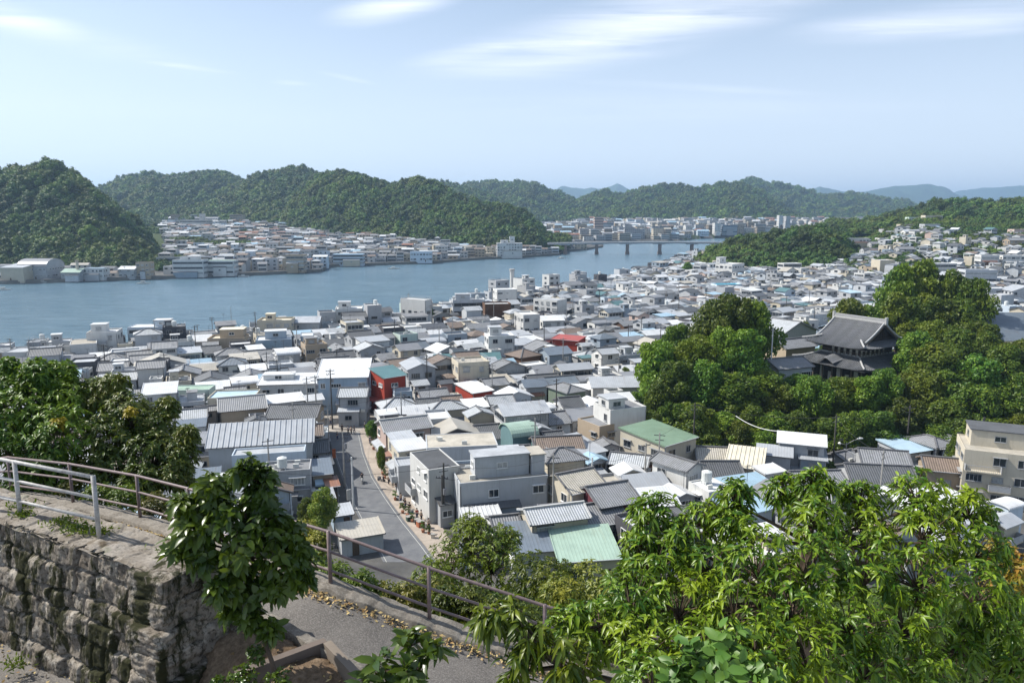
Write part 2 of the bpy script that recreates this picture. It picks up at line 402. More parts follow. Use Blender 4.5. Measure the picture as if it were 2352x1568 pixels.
HILLS = [
 ('A', hill_fn([(-420, 470), (-200, 415), (-100, 395), (0, 383), (60, 375), (110, 374), (150, 386), (200, 415), (250, 458), (300, 495), (335, 535), (360, 575), (380, 612), (402, 640)], 790, [(-420, 560), (300, 572), (402, 600)], 1000, 2, 1.0, 11, 1)),
 ('B', hill_fn([(150, 490), (215, 440), (250, 425), (300, 406), (345, 396), (400, 401), (470, 390), (520, 398), (560, 414), (640, 430), (720, 460)], 1750, 1240, 2200, 24, 1, 15, 2)),
 ('C', hill_fn([(400, 480), (480, 450), (550, 420), (600, 396), (650, 387), (700, 383), (740, 397), (790, 420), (850, 450), (920, 480)], 1500, 1130, 1900, 24, 1, 14, 3)),
 ('D', hill_fn([(630, 520), (660, 470), (680, 440), (720, 403), (780, 386), (815, 388), (850, 400), (895, 415), (950, 403), (985, 409), (1040, 437), (1100, 460), (1160, 468), (1200, 482), (1240, 515), (1262, 540), (1275, 560), (1300, 580)],
     [(630, 1250), (900, 1180), (1100, 1060), (1300, 980)], [(630, 1020), (760, 960), (1000, 890), (1130, 850), (1300, 880)], 1500, 8, 1, 12, 4)),
 ('E', hill_fn([(930, 440), (990, 412), (1030, 416), (1070, 424), (1110, 440), (1160, 460), (1230, 490)], 2050, 1600, 2500, 22, 1, 19, 5)),
 ('F', hill_fn([(1030, 440), (1080, 419), (1120, 414), (1160, 420), (1210, 423), (1260, 437), (1300, 450), (1330, 458), (1370, 440), (1395, 436), (1425, 452), (1480, 480)], 2650, 2000, 3200, 20, 1, 21, 6)),
 ('G', hill_fn([(1360, 475), (1430, 443), (1480, 427), (1530, 426), (1600, 438), (1640, 428), (1700, 421), (1750, 440), (1790, 468), (1850, 505)], 2500, 1900, 3100, 18, 1, 21, 7)),
 ('H', hill_fn([(1620, 450), (1700, 415), (1730, 419), (1760, 430), (1800, 426), (1850, 435), (1890, 449), (1950, 441), (2020, 452), (2080, 460), (2110, 475), (2250, 500)], 3300, 2550, 4000, 18, 1, 25, 8)),
 ('I', hill_fn([(1230, 460), (1290, 431), (1340, 437), (1370, 436), (1416, 424), (1450, 440), (1500, 460)], 9500, 8200, 10500, 2, 1, 0, 9)),
 ('J', hill_fn([(1810, 450), (1880, 429), (1930, 440), (1970, 442), (2050, 427), (2120, 423), (2165, 430), (2190, 445), (2260, 470)], 8800, 7600, 10000, 2, 1, 0, 10)),
 ('K', hill_fn([(2150, 450), (2240, 432), (2352, 429), (2500, 424), (2800, 440)], 12000, 10800, 13000, 2, 1, 0, 11)),
 ('M', hill_fn([(1600, 600), (1628, 578), (1650, 560), (1700, 545), (1760, 530), (1820, 519), (1870, 514), (1930, 530), (1990, 560), (2030, 600)], 650, [(1600, 590), (1700, 548), (2030, 540)], 800, 2, 1, 8, 12)),
 ('N', hill_fn([(1900, 530), (1980, 500), (2050, 482), (2095, 474), (2140, 456), (2180, 448), (2230, 455), (2280, 458), (2330, 452), (2400, 445), (2700, 430)], 960, [(1900, 760), (2140, 720), (2700, 700)], 1250, 30, .7, 12, 13)),
]
q = NM('hill_forest_floor'); n1 = q.noise(q.coord('Object'), .02, 6, .6); n2 = q.noise(q.coord('Object'), .12, 5, .7)
c = q.mix(q.rng(n1, .35, .65), (.022, .05, .018), (.05, .085, .028)); c = q.mix(q.rng(n2, .42, .7, 0, .7), c, (.012, .03, .012)); q.bump(n2, .9, 9.0); m_hill = q.fin(c, .95, .05)
for k, f in HILLS:
    p0, p1, y0, y1 = f.box
    a = np.linspace(p0, p1, 150); b = np.linspace(0, 1, 60)
    P, T = np.meshgrid(a, b); yf = f.yf(P) - 2; Yg = yf + (y1 - yf) * T; Z = f(P, Yg)
    if k in 'IJK': Z = Z + 12 * fbm(P / 16, Yg / 300, 0, 3) * (T > .1)
    V = np.stack([(P - 1176) / 1725 * Yg, Yg, Z], -1).reshape(-1, 3); ix = np.arange(V.shape[0]).reshape(P.shape)
    Fc = np.stack([ix[:-1, :-1], ix[:-1, 1:], ix[1:, 1:], ix[1:, :-1]], -1).reshape(-1, 4)
    tag(new_obj('hill', raw_mesh('hill', V, Fc, m_hill, smooth=True)), kind='structure')
def top_z(px, Y):
    z = ground_z(px, Y)
    for k, f in HILLS:
        p0, p1, y0, y1 = f.box
        ins = (px > p0) & (px < p1) & (Y > f.yf(px)) & (Y < y1)
        z = np.where(ins, np.maximum(z, f(px, Y)), z)
    return z

# ---------------------------------------------------------------- foliage building blocks
def unit(v): return v / (np.linalg.norm(v, axis=-1, keepdims=True) + 1e-9)
def cards(C, Nn, size, rs, wid=.55):
    """rhombic leaf sprays: centres C, facing Nn"""
    n = len(C); t = unit(np.cross(Nn, unit(rs.normal(size=(n, 3))))); b = np.cross(Nn, t)
    s = (size * rs.uniform(.6, 1.35, (n, 1)))
    V = np.stack([C - t * s * .5, C + b * s * wid * .5 + Nn * s * .08, C + t * s * .5, C - b * s * wid * .5 + Nn * s * .08], 1).reshape(-1, 3)
    return V, np.arange(n * 4).reshape(n, 4)
_ico = None
def blob(c, r, rs, sub=1):
    global _ico
    if _ico is None:
        import bmesh
        bm = bmesh.new(); bmesh.ops.create_icosphere(bm, subdivisions=1, radius=1)
        _ico = (np.array([v.co[:] for v in bm.verts]), np.array([[v.index for v in f.verts] for f in bm.faces])); bm.free()
    v, f = _ico; return np.asarray(c) + v * np.asarray(r) * rs.uniform(.8, 1.1, (len(v), 1)), f
def crown_mesh(name, seed, Rr, Hh, nb, ncard, size, mats, core=.72, jit=.6, up=.35, shape=1.0):
    """crown made of leaf clumps: origin at its underside centre; radius Rr, height Hh"""
    rs = np.random.RandomState(seed); CC = []; RR = []
    for i in range(nb):
        a = i * 2.399 + rs.uniform(0, .8); t = (i + .5) / nb
        z = t ** .85; rad = Rr * math.sqrt(max(0.02, 1 - (max(0, z - .35) / .68) ** 2)) * (.55 + .45 * min(1, z / .3)) * rs.uniform(.25, .78) * shape
        r = Rr * rs.uniform(.30, .48) * (1.05 - .35 * z)
        CC.append((math.cos(a) * rad, math.sin(a) * rad, .12 * Hh + z * Hh * .80)); RR.append(r)
    CC = np.array(CC); RR = np.array(RR)
    w = RR ** 2; pick = rs.choice(nb, ncard, p=w / w.sum())
    d = unit(rs.normal(size=(ncard, 3)) + np.array([0, 0, .35]))
    bump = 1 + .22 * fbm(d[:, 0] * 2.6 + pick, d[:, 1] * 2.6, d[:, 2] * 2.6, 2)
    rad = RR[pick] * rs.uniform(.70, 1.16, ncard) * bump
    P = CC[pick] + d * rad[:, None] * np.array([1, 1, .82])
    Nn = unit(d * (1 - jit * .5) + rs.normal(size=(ncard, 3)) * jit + np.array([0, 0, up]))
    V, Fq = cards(P, Nn, size, rs)
    me_v = [V]; tris = []
    off = len(V)
    for c, r in zip(CC, RR):
        bv, bf = blob(c, (r * core, r * core, r * core * .8), rs); me_v.append(bv); tris.append(bf + off); off += len(bv)
    Fq = np.concatenate([Fq] + [np.concatenate([t, t[:, -1:]], 1) for t in []])
    # quads as two triangles each so that the mesh is uniform
    T = np.concatenate([Fq[:, [0, 1, 2]], Fq[:, [0, 2, 3]]] + tris)
    me = raw_mesh(name, np.concatenate(me_v), T, mats)
    return me, CC, RR
leaf_far = m_leaf('forest_leaves', (.022, .070, .012), (.115, .175, .022), .2, .6, True, .012, True)
leaf_mid = m_leaf('tree_leaves', (.038, .105, .012), (.165, .238, .020), .34, .5, True, .09, True)

# the woods on the hills: far too many crowns to count, one object
pc = bpy.data.collections.new('forest crown kinds')
for i in range(6):
    me, _, _ = crown_mesh('crown', 100 + i, 5.4, 6.2 + (i % 3) * .5, 10, 560, 1.05, leaf_far, .80, .38)
    o = bpy.data.objects.new('crown', me); pc.objects.link(o)
pts = []; rs = np.random.RandomState(5)
def scatter(f, n, s, keep=None):
    p0, p1, y0, y1 = f.box
    px = rs.uniform(p0, p1, n); t = rs.uniform(0, 1, n) ** 1.0
    yf = f.yf(px); yr = f.yr(px); Y = yf + (yr + (y1 - yr) * .18 - yf) * t
    z = f(px, Y); ok = z > f.zf - 1.2
    if keep is not None: ok &= keep(px, Y, z)
    ok &= rs.uniform(0, 1, n) < .75
    px, Y, z = px[ok], Y[ok], z[ok]
    pts.append(np.stack([(px - 1176) / 1725 * Y, Y, z - 1.8 * s + .9 * s * fbm((px - 1176) / 1725 * Y / (14 * s), Y / (14 * s), 0, 2), s * rs.choice([.55, .8, 1.1, 1.4, 1.85], len(px), p=[.22, .26, .26, .17, .09]) * rs.uniform(.9, 1.1, len(px))], 1))
HD = dict(HILLS)
inview = lambda px, Y, z: (px > -120) & (px < 2480)
scatter(HD['A'], 5200, .95, inview); scatter(HD['B'], 4200, 1.5, inview); scatter(HD['C'], 4200, 1.4, inview); scatter(HD['D'], 7500, 1.1, inview)
scatter(HD['E'], 2200, 1.9, inview); scatter(HD['F'], 4200, 2.1, inview); scatter(HD['G'], 4200, 2.1, inview); scatter(HD['H'], 4200, 2.6, inview)
scatter(HD['M'], 1500, .82, inview)
scatter(HD['N'], 3200, 1.05, lambda px, Y, z: (px < 2480) & ~((px > 2060) & (px < 2175) & (Y < 790)))
def patch(px, py, Y, rx, ry, n, s):
    """a clump of trees on the ground about a picture point at depth Y, rx metres wide, ry deep"""
    x0 = (px - 1176) / 1725 * Y
    a = rs.uniform(0, 2 * math.pi, n); r = np.sqrt(rs.uniform(0, 1, n)); X = x0 + rx * r * np.cos(a); YY = Y + ry * r * np.sin(a)
    z = top_z(pxof(X, YY), YY); pts.append(np.stack([X, YY, z - 1.0, s * rs.uniform(.7, 1.2, n)], 1))
for a in [(372, 600, 640, 14, 46, 60, .9), (385, 570, 720, 22, 50, 60, .95), (500, 560, 790, 34, 30, 60, 1.0), (430, 560, 830, 20, 25, 30, 1.0), (395, 600, 600, 14, 20, 36, .9), (450, 545, 900, 30, 24, 40, .9), (570, 528, 980, 20, 18, 22, .9), (640, 520, 1050, 30, 15, 22, 1),
          (360, 515, 1000, 40, 30, 40, 1), (390, 505, 1150, 60, 30, 60, 1.1), (1240, 560, 1000, 15, 30, 20, .9), (1590, 600, 690, 11, 12, 14, .8), (1580, 620, 520, 8, 8, 9, .7),
          (1900, 520, 700, 70, 40, 200, 1.0), (2020, 520, 760, 60, 60, 120, 1.0), (2060, 560, 610, 26, 40, 50, .85), (2130, 560, 600, 40, 60, 100, .9), (2250, 545, 640, 70, 60, 160, .95), (2350, 560, 600, 40, 40, 120, .9),
          (1960, 610, 470, 20, 22, 60, .75), (2040, 590, 520, 26, 30, 90, .8), (2120, 590, 520, 24, 24, 60, .8), (2200, 560, 560, 30, 30, 90, .85), (2300, 530, 760, 90, 60, 240, 1), (1800, 600, 505, 6, 5, 4, .6), (1740, 612, 470, 8, 6, 6, .6),
          (700, 560, 850, 16, 12, 22, .7), (560, 590, 720, 10, 8, 14, .7), (620, 560, 850, 12, 8, 14, .7), (800, 575, 760, 14, 6, 16, .6), (480, 600, 700, 12, 8, 16, .7), (880, 560, 860, 12, 9, 14, .7), (1050, 560, 860, 18, 10, 26, .8), (540, 515, 1060, 40, 14, 36, .9), (760, 535, 960, 18, 8, 16, .8), (1120, 575, 830, 12, 8, 14, .7), (960, 560, 860, 14, 10, 8, .7), (2000, 545, 640, 12, 20, 26, .85)]:
    patch(*a)
PT = np.concatenate(pts)
me = bpy.data.meshes.new('forest'); me.vertices.add(len(PT)); me.vertices.foreach_set('co', PT[:, :3].astype(np.float32).ravel())
at1 = me.attributes.new('scl', 'FLOAT', 'POINT'); at1.data.foreach_set('value', PT[:, 3].astype(np.float32))
at2 = me.attributes.new('rot', 'FLOAT_VECTOR', 'POINT'); rr = np.zeros((len(PT), 3), np.float32); rr[:, 2] = rs.uniform(0, 6.28, len(PT)); at2.data.foreach_set('vector', rr.ravel())
at3 = me.attributes.new('kindno', 'INT', 'POINT'); at3.data.foreach_set('value', rs.randint(0, 6, len(PT)).astype(np.int32))
forest = new_obj('forest', me)
ng = bpy.data.node_groups.new('forest', 'GeometryNodeTree')
ng.interface.new_socket('Geometry', in_out='INPUT', socket_type='NodeSocketGeometry'); ng.interface.new_socket('Geometry', in_out='OUTPUT', socket_type='NodeSocketGeometry')
gi = ng.nodes.new('NodeGroupInput'); go = ng.nodes.new('NodeGroupOutput'); iop = ng.nodes.new('GeometryNodeInstanceOnPoints')
ci = ng.nodes.new('GeometryNodeCollectionInfo'); ci.inputs[0].default_value = pc; ci.inputs[1].default_value = True; ci.inputs[2].default_value = True
def na(name, t):
    n = ng.nodes.new('GeometryNodeInputNamedAttribute'); n.data_type = t; n.inputs[0].default_value = name; return n.outputs[0]
ng.links.new(gi.outputs[0], iop.inputs['Points']); ng.links.new(ci.outputs[0], iop.inputs['Instance']); iop.inputs['Pick Instance'].default_value = True
ng.links.new(na('kindno', 'INT'), iop.inputs['Instance Index']); ng.links.new(na('rot', 'FLOAT_VECTOR'), iop.inputs['Rotation']); ng.links.new(na('scl', 'FLOAT'), iop.inputs['Scale'])
ng.links.new(iop.outputs[0], go.inputs[0])
md = forest.modifiers.new('forest', 'NODES'); md.node_group = ng
tag(forest, 'dense green broadleaf forest covering the hills around the strait', 'forest', kind='stuff')
print('forest crowns', len(PT))
# ---------------------------------------------------------------- buildings
WC = dict(white=(.60, .60, .58), cream=(.55, .50, .40), grey=(.40, .41, .42), bluegrey=(.30, .36, .42), blue=(.36, .46, .56), tan=(.42, .34, .25), pink=(.52, .40, .35), brown=(.13, .075, .05),
          mint=(.52, .62, .56), dark=(.085, .085, .095), red=(.34, .055, .035), teal=(.13, .22, .23), green=(.20, .25, .19), maroon=(.14, .04, .05), palegrey=(.47, .49, .51), beige=(.52, .47, .37), paleblue=(.55, .63, .70))
RC = dict(hall=(.12, .145, .17), pink=(.48, .36, .32), bluegrey=(.30, .36, .42), white=(.64, .65, .65), lightgrey=(.40, .42, .44), grey=(.22, .225, .235), darkgrey=(.10, .105, .112), brown=(.19, .145, .115), blue=(.33, .47, .57), slate=(.15, .18, .215), green=(.17, .25, .17),
          rust=(.28, .14, .09), teal=(.09, .18, .185), red=(.36, .07, .05), beige=(.42, .39, .33), cream=(.66, .61, .48), paleblue=(.42, .56, .66), mint=(.31, .42, .34), turquoise=(.03, .42, .55))
WN = dict(white='white', cream='cream', grey='grey', bluegrey='blue-grey', blue='blue', tan='tan', pink='pinkish', brown='dark brown', mint='pale mint', dark='charcoal', red='red', teal='teal', green='grey-green',
          maroon='maroon', palegrey='pale grey', beige='beige', paleblue='pale blue')
RN = dict(hall='dark', white='white', lightgrey='light grey', grey='grey', darkgrey='dark grey', brown='brown', blue='blue', slate='slate blue', green='green', rust='rust-coloured', teal='teal', red='red', beige='beige', cream='cream', paleblue='pale blue', mint='mint green', turquoise='turquoise')
def RM(kind, c):
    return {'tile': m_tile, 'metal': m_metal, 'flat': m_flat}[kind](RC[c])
GL = m_glass(); FRM = m_plain('window_frame', (.34, .35, .36), .4, .5, .3); FRW = m_plain('white_frame', (.7, .7, .68), .5); DARKM = m_plain('dark_metal', (.05, .05, .055), .5, .5)
ACM = m_plain('appliance_white', (.62, .62, .58), .5); TANKM = m_plain('tank_plastic', (.58, .60, .58), .5); DOORM = m_plain('door_brown', (.10, .07, .05), .6); RAILM = m_plain('rail_grey', (.38, .39, .40), .5); RIDGE = m_plain('ridge_tile', (.13, .13, .135), .6, .4, 0, .3); RIDGEL = m_plain('ridge_mortar', (.42, .42, .41), .8)

class P:
    def __init__(s, name, mb, mat, loc=(0, 0, 0), rz=0.0, kids=None, key=None, label=None):
        s.name = name; s.mb = mb; s.mat = mat; s.loc = loc; s.rz = rz; s.kids = kids or []; s.key = key; s.label = label
_mcache = {}
def emit(p, parent):
    if p.key is not None:
        k = (p.key, p.mat.name)
        if k not in _mcache: _mcache[k] = p.mb().mesh(p.name, p.mat)
        o = new_obj(p.name, _mcache[k], parent)
    else: o = p.mb.obj(p.name, p.mat, parent)
    o.location = p.loc; o.rotation_euler = (0, 0, p.rz)
    if p.label: o['label'] = p.label
    for k in p.kids: emit(k, o)
class Stuff:
    def __init__(s): s.mb = MB(); s.mats = []; s.ix = {}
    def mi(s, m):
        if m.name not in s.ix: s.ix[m.name] = len(s.mats); s.mats.append(m)
        return s.ix[m.name]
    def add(s, p, M):
        Mx = M @ Matrix.Translation(p.loc) @ Matrix.Rotation(p.rz, 4, 'Z')
        s.mb.merge(p.mb() if p.key is not None else p.mb, Mx, s.mi(p.mat))
        for k in p.kids: s.add(k, Mx)

def slab_pts(quad, th, mb, m=0):
    """thick sheet from a top quad"""
    q = [Vector(p) for p in quad]; n = (q[1] - q[0]).cross(q[2] - q[0]).normalized()
    if n.z < 0: q = q[::-1]; n = -n
    b = [p - Vector((0, 0, th)) for p in q]
    mb.poly(q, m); mb.poly(b[::-1], m)
    for i in range(len(q)):
        j = (i + 1) % len(q); mb.poly([b[i], b[j], q[j], q[i]], m)
def roof_part(kind, w, d, h, rise, ov, mat, rng, ridge=True, ribs=0, ridgemat=None):
    mb = MB(); kids = []; x0, x1, y0, y1 = -ov, w + ov, -ov, d + ov; th = .16
    dz = rise / (d / 2) * ov if kind in ('gable', 'hip') else 0
    rg = MB()
    if kind == 'gable':
        e = h - dz
        slab_pts([(x0, y0, e), (x1, y0, e), (x1, d / 2, h + rise), (x0, d / 2, h + rise)], th, mb)
        slab_pts([(x0, d / 2, h + rise), (x1, d / 2, h + rise), (x1, y1, e), (x0, y1, e)], th, mb)
        rg.beam((x0 - .03, d / 2, h + rise + .07), (x1 + .03, d / 2, h + rise + .07), .34, .26)
        for xx in ((x0 + .1), (x1 - .1)):
            rg.beam((xx, y0, e + .06), (xx, d / 2, h + rise + .05), .2, .14); rg.beam((xx, y1, e + .06), (xx, d / 2, h + rise + .05), .2, .14)
        if ribs:
            for k in range(int((x1 - x0) / ribs) + 1):
                xx = x0 + k * ribs; mb.beam((xx, y0, e + .05), (xx, d / 2, h + rise + .05), .09, .12)
    elif kind == 'gabley':
        dz = rise / (w / 2) * ov; e = h - dz
        slab_pts([(x0, y1, e), (x0, y0, e), (w / 2, y0, h + rise), (w / 2, y1, h + rise)], th, mb)
        slab_pts([(w / 2, y1, h + rise), (w / 2, y0, h + rise), (x1, y0, e), (x1, y1, e)], th, mb)
        rg.beam((w / 2, y0 - .03, h + rise + .07), (w / 2, y1 + .03, h + rise + .07), .34, .26)
        for yv in (y0 + .1, y1 - .1):
            rg.beam((x0, yv, e + .06), (w / 2, yv, h + rise + .05), .2, .14); rg.beam((x1, yv, e + .06), (w / 2, yv, h + rise + .05), .2, .14)
    elif kind == 'hip':
        e = h - dz; k = min(w, d) / 2 + ov
        if w >= d: A, B = (x0 + k, d / 2, h + rise), (x1 - k, d / 2, h + rise)
        else: A, B = (w / 2, y0 + k, h + rise), (w / 2, y1 - k, h + rise)
        c = [(x0, y0, e), (x1, y0, e), (x1, y1, e), (x0, y1, e)]
        if w >= d: fs = [[c[0], c[1], B, A], [c[1], c[2], B], [c[2], c[3], A, B], [c[3], c[0], A]]
        else: fs = [[c[0], c[1], A], [c[1], c[2], B, A], [c[2], c[3], B], [c[3], c[0], A, B]]
        for f in fs: mb.poly(f)
        b = [(x, y, z - th) for x, y, z in c]; mb.poly(b[::-1])
        for i in range(4): mb.poly([b[i], b[(i + 1) % 4], c[(i + 1) % 4], c[i]])
        up = Vector((0, 0, .06)); ends = {0: A, 1: B if w >= d else A, 2: B, 3: A if w >= d else B}
        for i in range(4): rg.beam(Vector(c[i]) + up, Vector(ends[i]) + up, .26, .18)
        rg.beam(Vector(A) + up, Vector(B) + up, .34, .26)
    elif kind == 'shed':      # rises towards the back
        slab_pts([(x0, y0, h), (x1, y0, h), (x1, y1, h + rise), (x0, y1, h + rise)], th, mb)
        mb.beam((x0 + .06, y0, h + .04), (x0 + .06, y1, h + rise + .04), .12, .12); mb.beam((x1 - .06, y0, h + .04), (x1 - .06, y1, h + rise + .04), .12, .12)
        if ribs:
            for k in range(int((x1 - x0) / ribs) + 1):
                xx = x0 + k * ribs; mb.beam((xx, y0, h + .04), (xx, y1, h + rise + .04), .07, .1)
    elif kind == 'barrel':
        n = 9; pr = [(d / 2 - (d / 2 + ov) * math.cos(math.pi * i / n), h + rise * math.sin(math.pi * i / n)) for i in range(n + 1)]
        for (ya, za), (yb, zb) in zip(pr, pr[1:]):
            mb.poly([(x0, ya, za), (x1, ya, za), (x1, yb, zb), (x0, yb, zb)]); mb.poly([(x0, ya, za - th), (x0, yb, zb - th), (x1, yb, zb - th), (x1, ya, za - th)])
        for xx in (x0, x1):
            for (ya, za), (yb, zb) in zip(pr, pr[1:]): mb.poly([(xx, ya, za - th), (xx, yb, zb - th), (xx, yb, zb), (xx, ya, za)])
    else:                     # flat slab within the parapet
        mb.box(.16, .16, h - .1, w - .16, d - .16, h + .06)
    if ridge and kind in ('gable', 'gabley', 'hip') and rg.v: kids.append(P('ridge', rg, ridgemat or RIDGE))
    return P('roof', mb, mat, kids=kids)
def walls_part(kind, w, d, h, rise, mat, mat2=None, par=.55, z0=-1.5):
    mb = MB()
    if kind == 'flat':
        t = .16
        mb.box(0, 0, z0, w, d, h - .1)
        for a in ((0, 0, w, t), (0, d - t, w, d), (0, t, t, d - t), (w - t, t, w, d - t)): mb.box(a[0], a[1], h - .1, a[2], a[3], h + par)
        return P('wall', mb, mat)
    A = [(0, 0), (w, 0), (w, d), (0, d)]; top = [h, h, h, h]
    if kind == 'gable':
        mb.poly([(0, 0, z0), (w, 0, z0), (w, 0, h), (0, 0, h)]); mb.poly([(w, d, z0), (0, d, z0), (0, d, h), (w, d, h)])
        mb.poly([(w, 0, z0), (w, d, z0), (w, d, h), (w, d / 2, h + rise - .1), (w, 0, h)]); mb.poly([(0, d, z0), (0, 0, z0), (0, 0, h), (0, d / 2, h + rise - .1), (0, d, h)])
    elif kind == 'gabley':
        mb.poly([(0, 0, z0), (w, 0, z0), (w, 0, h), (w / 2, 0, h + rise - .1), (0, 0, h)]); mb.poly([(w, d, z0), (0, d, z0), (0, d, h), (w / 2, d, h + rise - .1), (w, d, h)])
        mb.poly([(w, 0, z0), (w, d, z0), (w, d, h), (w, 0, h)]); mb.poly([(0, d, z0), (0, 0, z0), (0, 0, h), (0, d, h)])
    elif kind == 'shed':
        f = lambda y: h + rise * (y + .4) / (d + .8) - .12
        mb.poly([(0, 0, z0), (w, 0, z0), (w, 0, f(0)), (0, 0, f(0))]); mb.poly([(w, d, z0), (0, d, z0), (0, d, f(d)), (w, d, f(d))])
        mb.poly([(w, 0, z0), (w, d, z0), (w, d, f(d)), (w, 0, f(0))]); mb.poly([(0, d, z0), (0, 0, z0), (0, 0, f(0)), (0, d, f(d))])
    elif kind == 'barrel':
        n = 9; pr = [(d / 2 - d / 2 * math.cos(math.pi * i / n), h - .05 + (rise - .1) * math.sin(math.pi * i / n)) for i in range(n + 1)]
        mb.poly([(0, 0, z0), (w, 0, z0), (w, 0, h), (0, 0, h)]); mb.poly([(w, d, z0), (0, d, z0), (0, d, h), (w, d, h)])
        mb.poly([(0, d, z0), (0, 0, z0)] + [(0, y, z) for y, z in pr]); mb.poly([(w, 0, z0), (w, d, z0)] + [(w, y, z) for y, z in pr[::-1]])
    else: mb.box(0, 0, z0, w, d, h - .05)
    return P('wall', mb, mat)
def window(ww, hh, style, fm):
    ww = round(ww, 1); hh = round(hh, 1)
    def frame():
        m = MB(); a, b = ww / 2, hh / 2; t = .07; y = -.08
        m.box(-a, y, -b, a, .0, -b + t); m.box(-a, y, b - t, a, 0, b); m.box(-a, y, -b + t, -a + t, 0, b - t); m.box(a - t, y, -b + t, a, 0, b - t)
        n = 1 if ww < 2.2 else 3
        for k in range(n):
            x = -a + ww * (k + 1) / (n + 1); m.box(x - .03, y + .02, -b + t, x + .03, 0, b - t)
        m.box(-a - .06, -.2, -b - .07, a + .06, .0, -b - .002)
        if style == 'hood': m.box(-a - .15, -.5, b + .05, a + .15, 0, b + .12)
        return m
    def pane():
        m = MB(); a, b = ww / 2 - .06, hh / 2 - .06; m.poly([(-a, -.035, -b), (a, -.035, -b), (a, -.035, b), (-a, -.035, b)]); return m
    return frame, pane, ('win', ww, hh, style)
def house(w, d, h, roof='gable', rk='tile', rc='grey', wc='white', floors=2, rise=None, rng=random, lod=0, win='normal', par=None, pent=None, balc=0, ac=0, tank=0, ant=0, awn=None, ribs=0, door=True,
          sides='flr', ov=None, ridgemat=None, rail=False, dirt=.5, wc2=None, base=None):
    """local frame: x along the front, y into depth, front face at y=0; returns list of parts"""
    wm_ = m_wall(WC[wc], dirt); out = []
    if rise is None: rise = {'gable': d * .19, 'gabley': w * .18, 'hip': min(w, d) * .2, 'shed': d * .1, 'barrel': d * .14}.get(roof, 0)
    if ov is None: ov = .45 if roof in ('gable', 'gabley', 'hip') else .3
    par = .25 + .4 * rng.random() if par is None else par
    out.append(walls_part(roof, w, d, h, rise, wm_, par=par))
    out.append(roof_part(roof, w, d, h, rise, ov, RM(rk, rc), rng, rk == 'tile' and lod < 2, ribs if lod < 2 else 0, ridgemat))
    fh = h / floors
    fr = FRM if rng.random() < .6 else FRW
    side = {'f': (w, 0.0, lambda s: (s, -.002)), 'l': (d, -math.pi / 2, lambda s: (-.002, d - s)), 'r': (d, math.pi / 2, lambda s: (w + .002, s)), 'b': (w, math.pi, lambda s: (w - s, d + .002))}
    if base:      # painted or boarded lower storey, 3 cm proud
        b = MB(); b.box(-.03, -.03, -1.5, w + .03, d + .03, fh * .95); out.append(P('cladding', b, m_wall(WC[base], dirt)))
    for sd_ in sides:
        Ls, rz, pos = side[sd_]
        for fl in range(floors):
            zc = fl * fh + fh * .55
            if win == 'bands':
                if Ls < 2.5: continue
                x, y = pos(Ls / 2); W = Ls - .9; hh = min(1.5, fh * .5)
                fm, pn, key = window(W, hh, 'band', fr)
                out.append(P('window', fm, fr, (x, y, zc), rz, [P('pane', pn, GL, key=key + ('p',))], key=key)); continue
            if win == 'none' or (win == 'few' and rng.random() < .62): continue
            n = max(1, int((Ls - .8) / (2.6 if lod < 2 else 3.2)))
            for k in range(n):
                if rng.random() < (.12 if win == 'normal' else .45): continue
                ww = rng.choice((1.1, 1.5, 1.7, 2.2)) if fl or sd_ != 'f' else rng.choice((1.7, 2.4)); ww = min(ww, Ls / n - .5, 2.4)
                if ww < .6: continue
                hh = rng.choice((.9, 1.2, 1.3)) if fh > 2.4 else .9
                s = (k + .5) * Ls / n + rng.uniform(-.2, .2); x, y = pos(s)
                if base and fl == 0:
                    x += -.031 if sd_ == 'l' else .031 if sd_ == 'r' else 0; y += -.031 if sd_ == 'f' else 0
                fm, pn, key = window(ww, hh, 'hood' if rng.random() < .35 else 'plain', fr)
                if lod >= 2:
                    b = MB(); a_, b_ = ww / 2, hh / 2; b.poly([(-a_, -.05, -b_), (a_, -.05, -b_), (a_, -.05, b_), (-a_, -.05, b_)])
                    out.append(P('window', b, GL, (x, y, zc), rz))
                else: out.append(P('window', fm, fr, (x, y, zc), rz, [P('pane', pn, GL, key=key + ('p',))], key=key))
    for k in range(balc):
        sdd = rng.choice('fl'); Ls, rz, pos = side[sdd]; W = min(Ls - .4, rng.uniform(2.4, 5)); s = rng.uniform(W / 2, Ls - W / 2); x, y = pos(s); z = fh * (1 + k % max(1, floors - 1)) - .1
        b = MB(); b.box(-W / 2, -1.0, z - .08, W / 2, -.01, z + .06)
        r = MB(); r.box(-W / 2, -1.0, z + .95, W / 2, -.95, z + 1.02)
        if rng.random() < .5: r.box(-W / 2, -.99, z + .07, W / 2, -.96, z + .9)
        else:
            for q_ in range(int(W / .25) + 1): r.box(-W / 2 + q_ * .25, -.985, z + .07, -W / 2 + q_ * .25 + .04, -.965, z + .95)
        for sgn in (-1, 1): r.box(sgn * W / 2 - .02, -.98, z + .07, sgn * W / 2 + .02, -.02, z + 1.0)
        out.append(P('balcony', b, wm_, (x, y, 0), rz, [P('railing', r, RAILM)]))
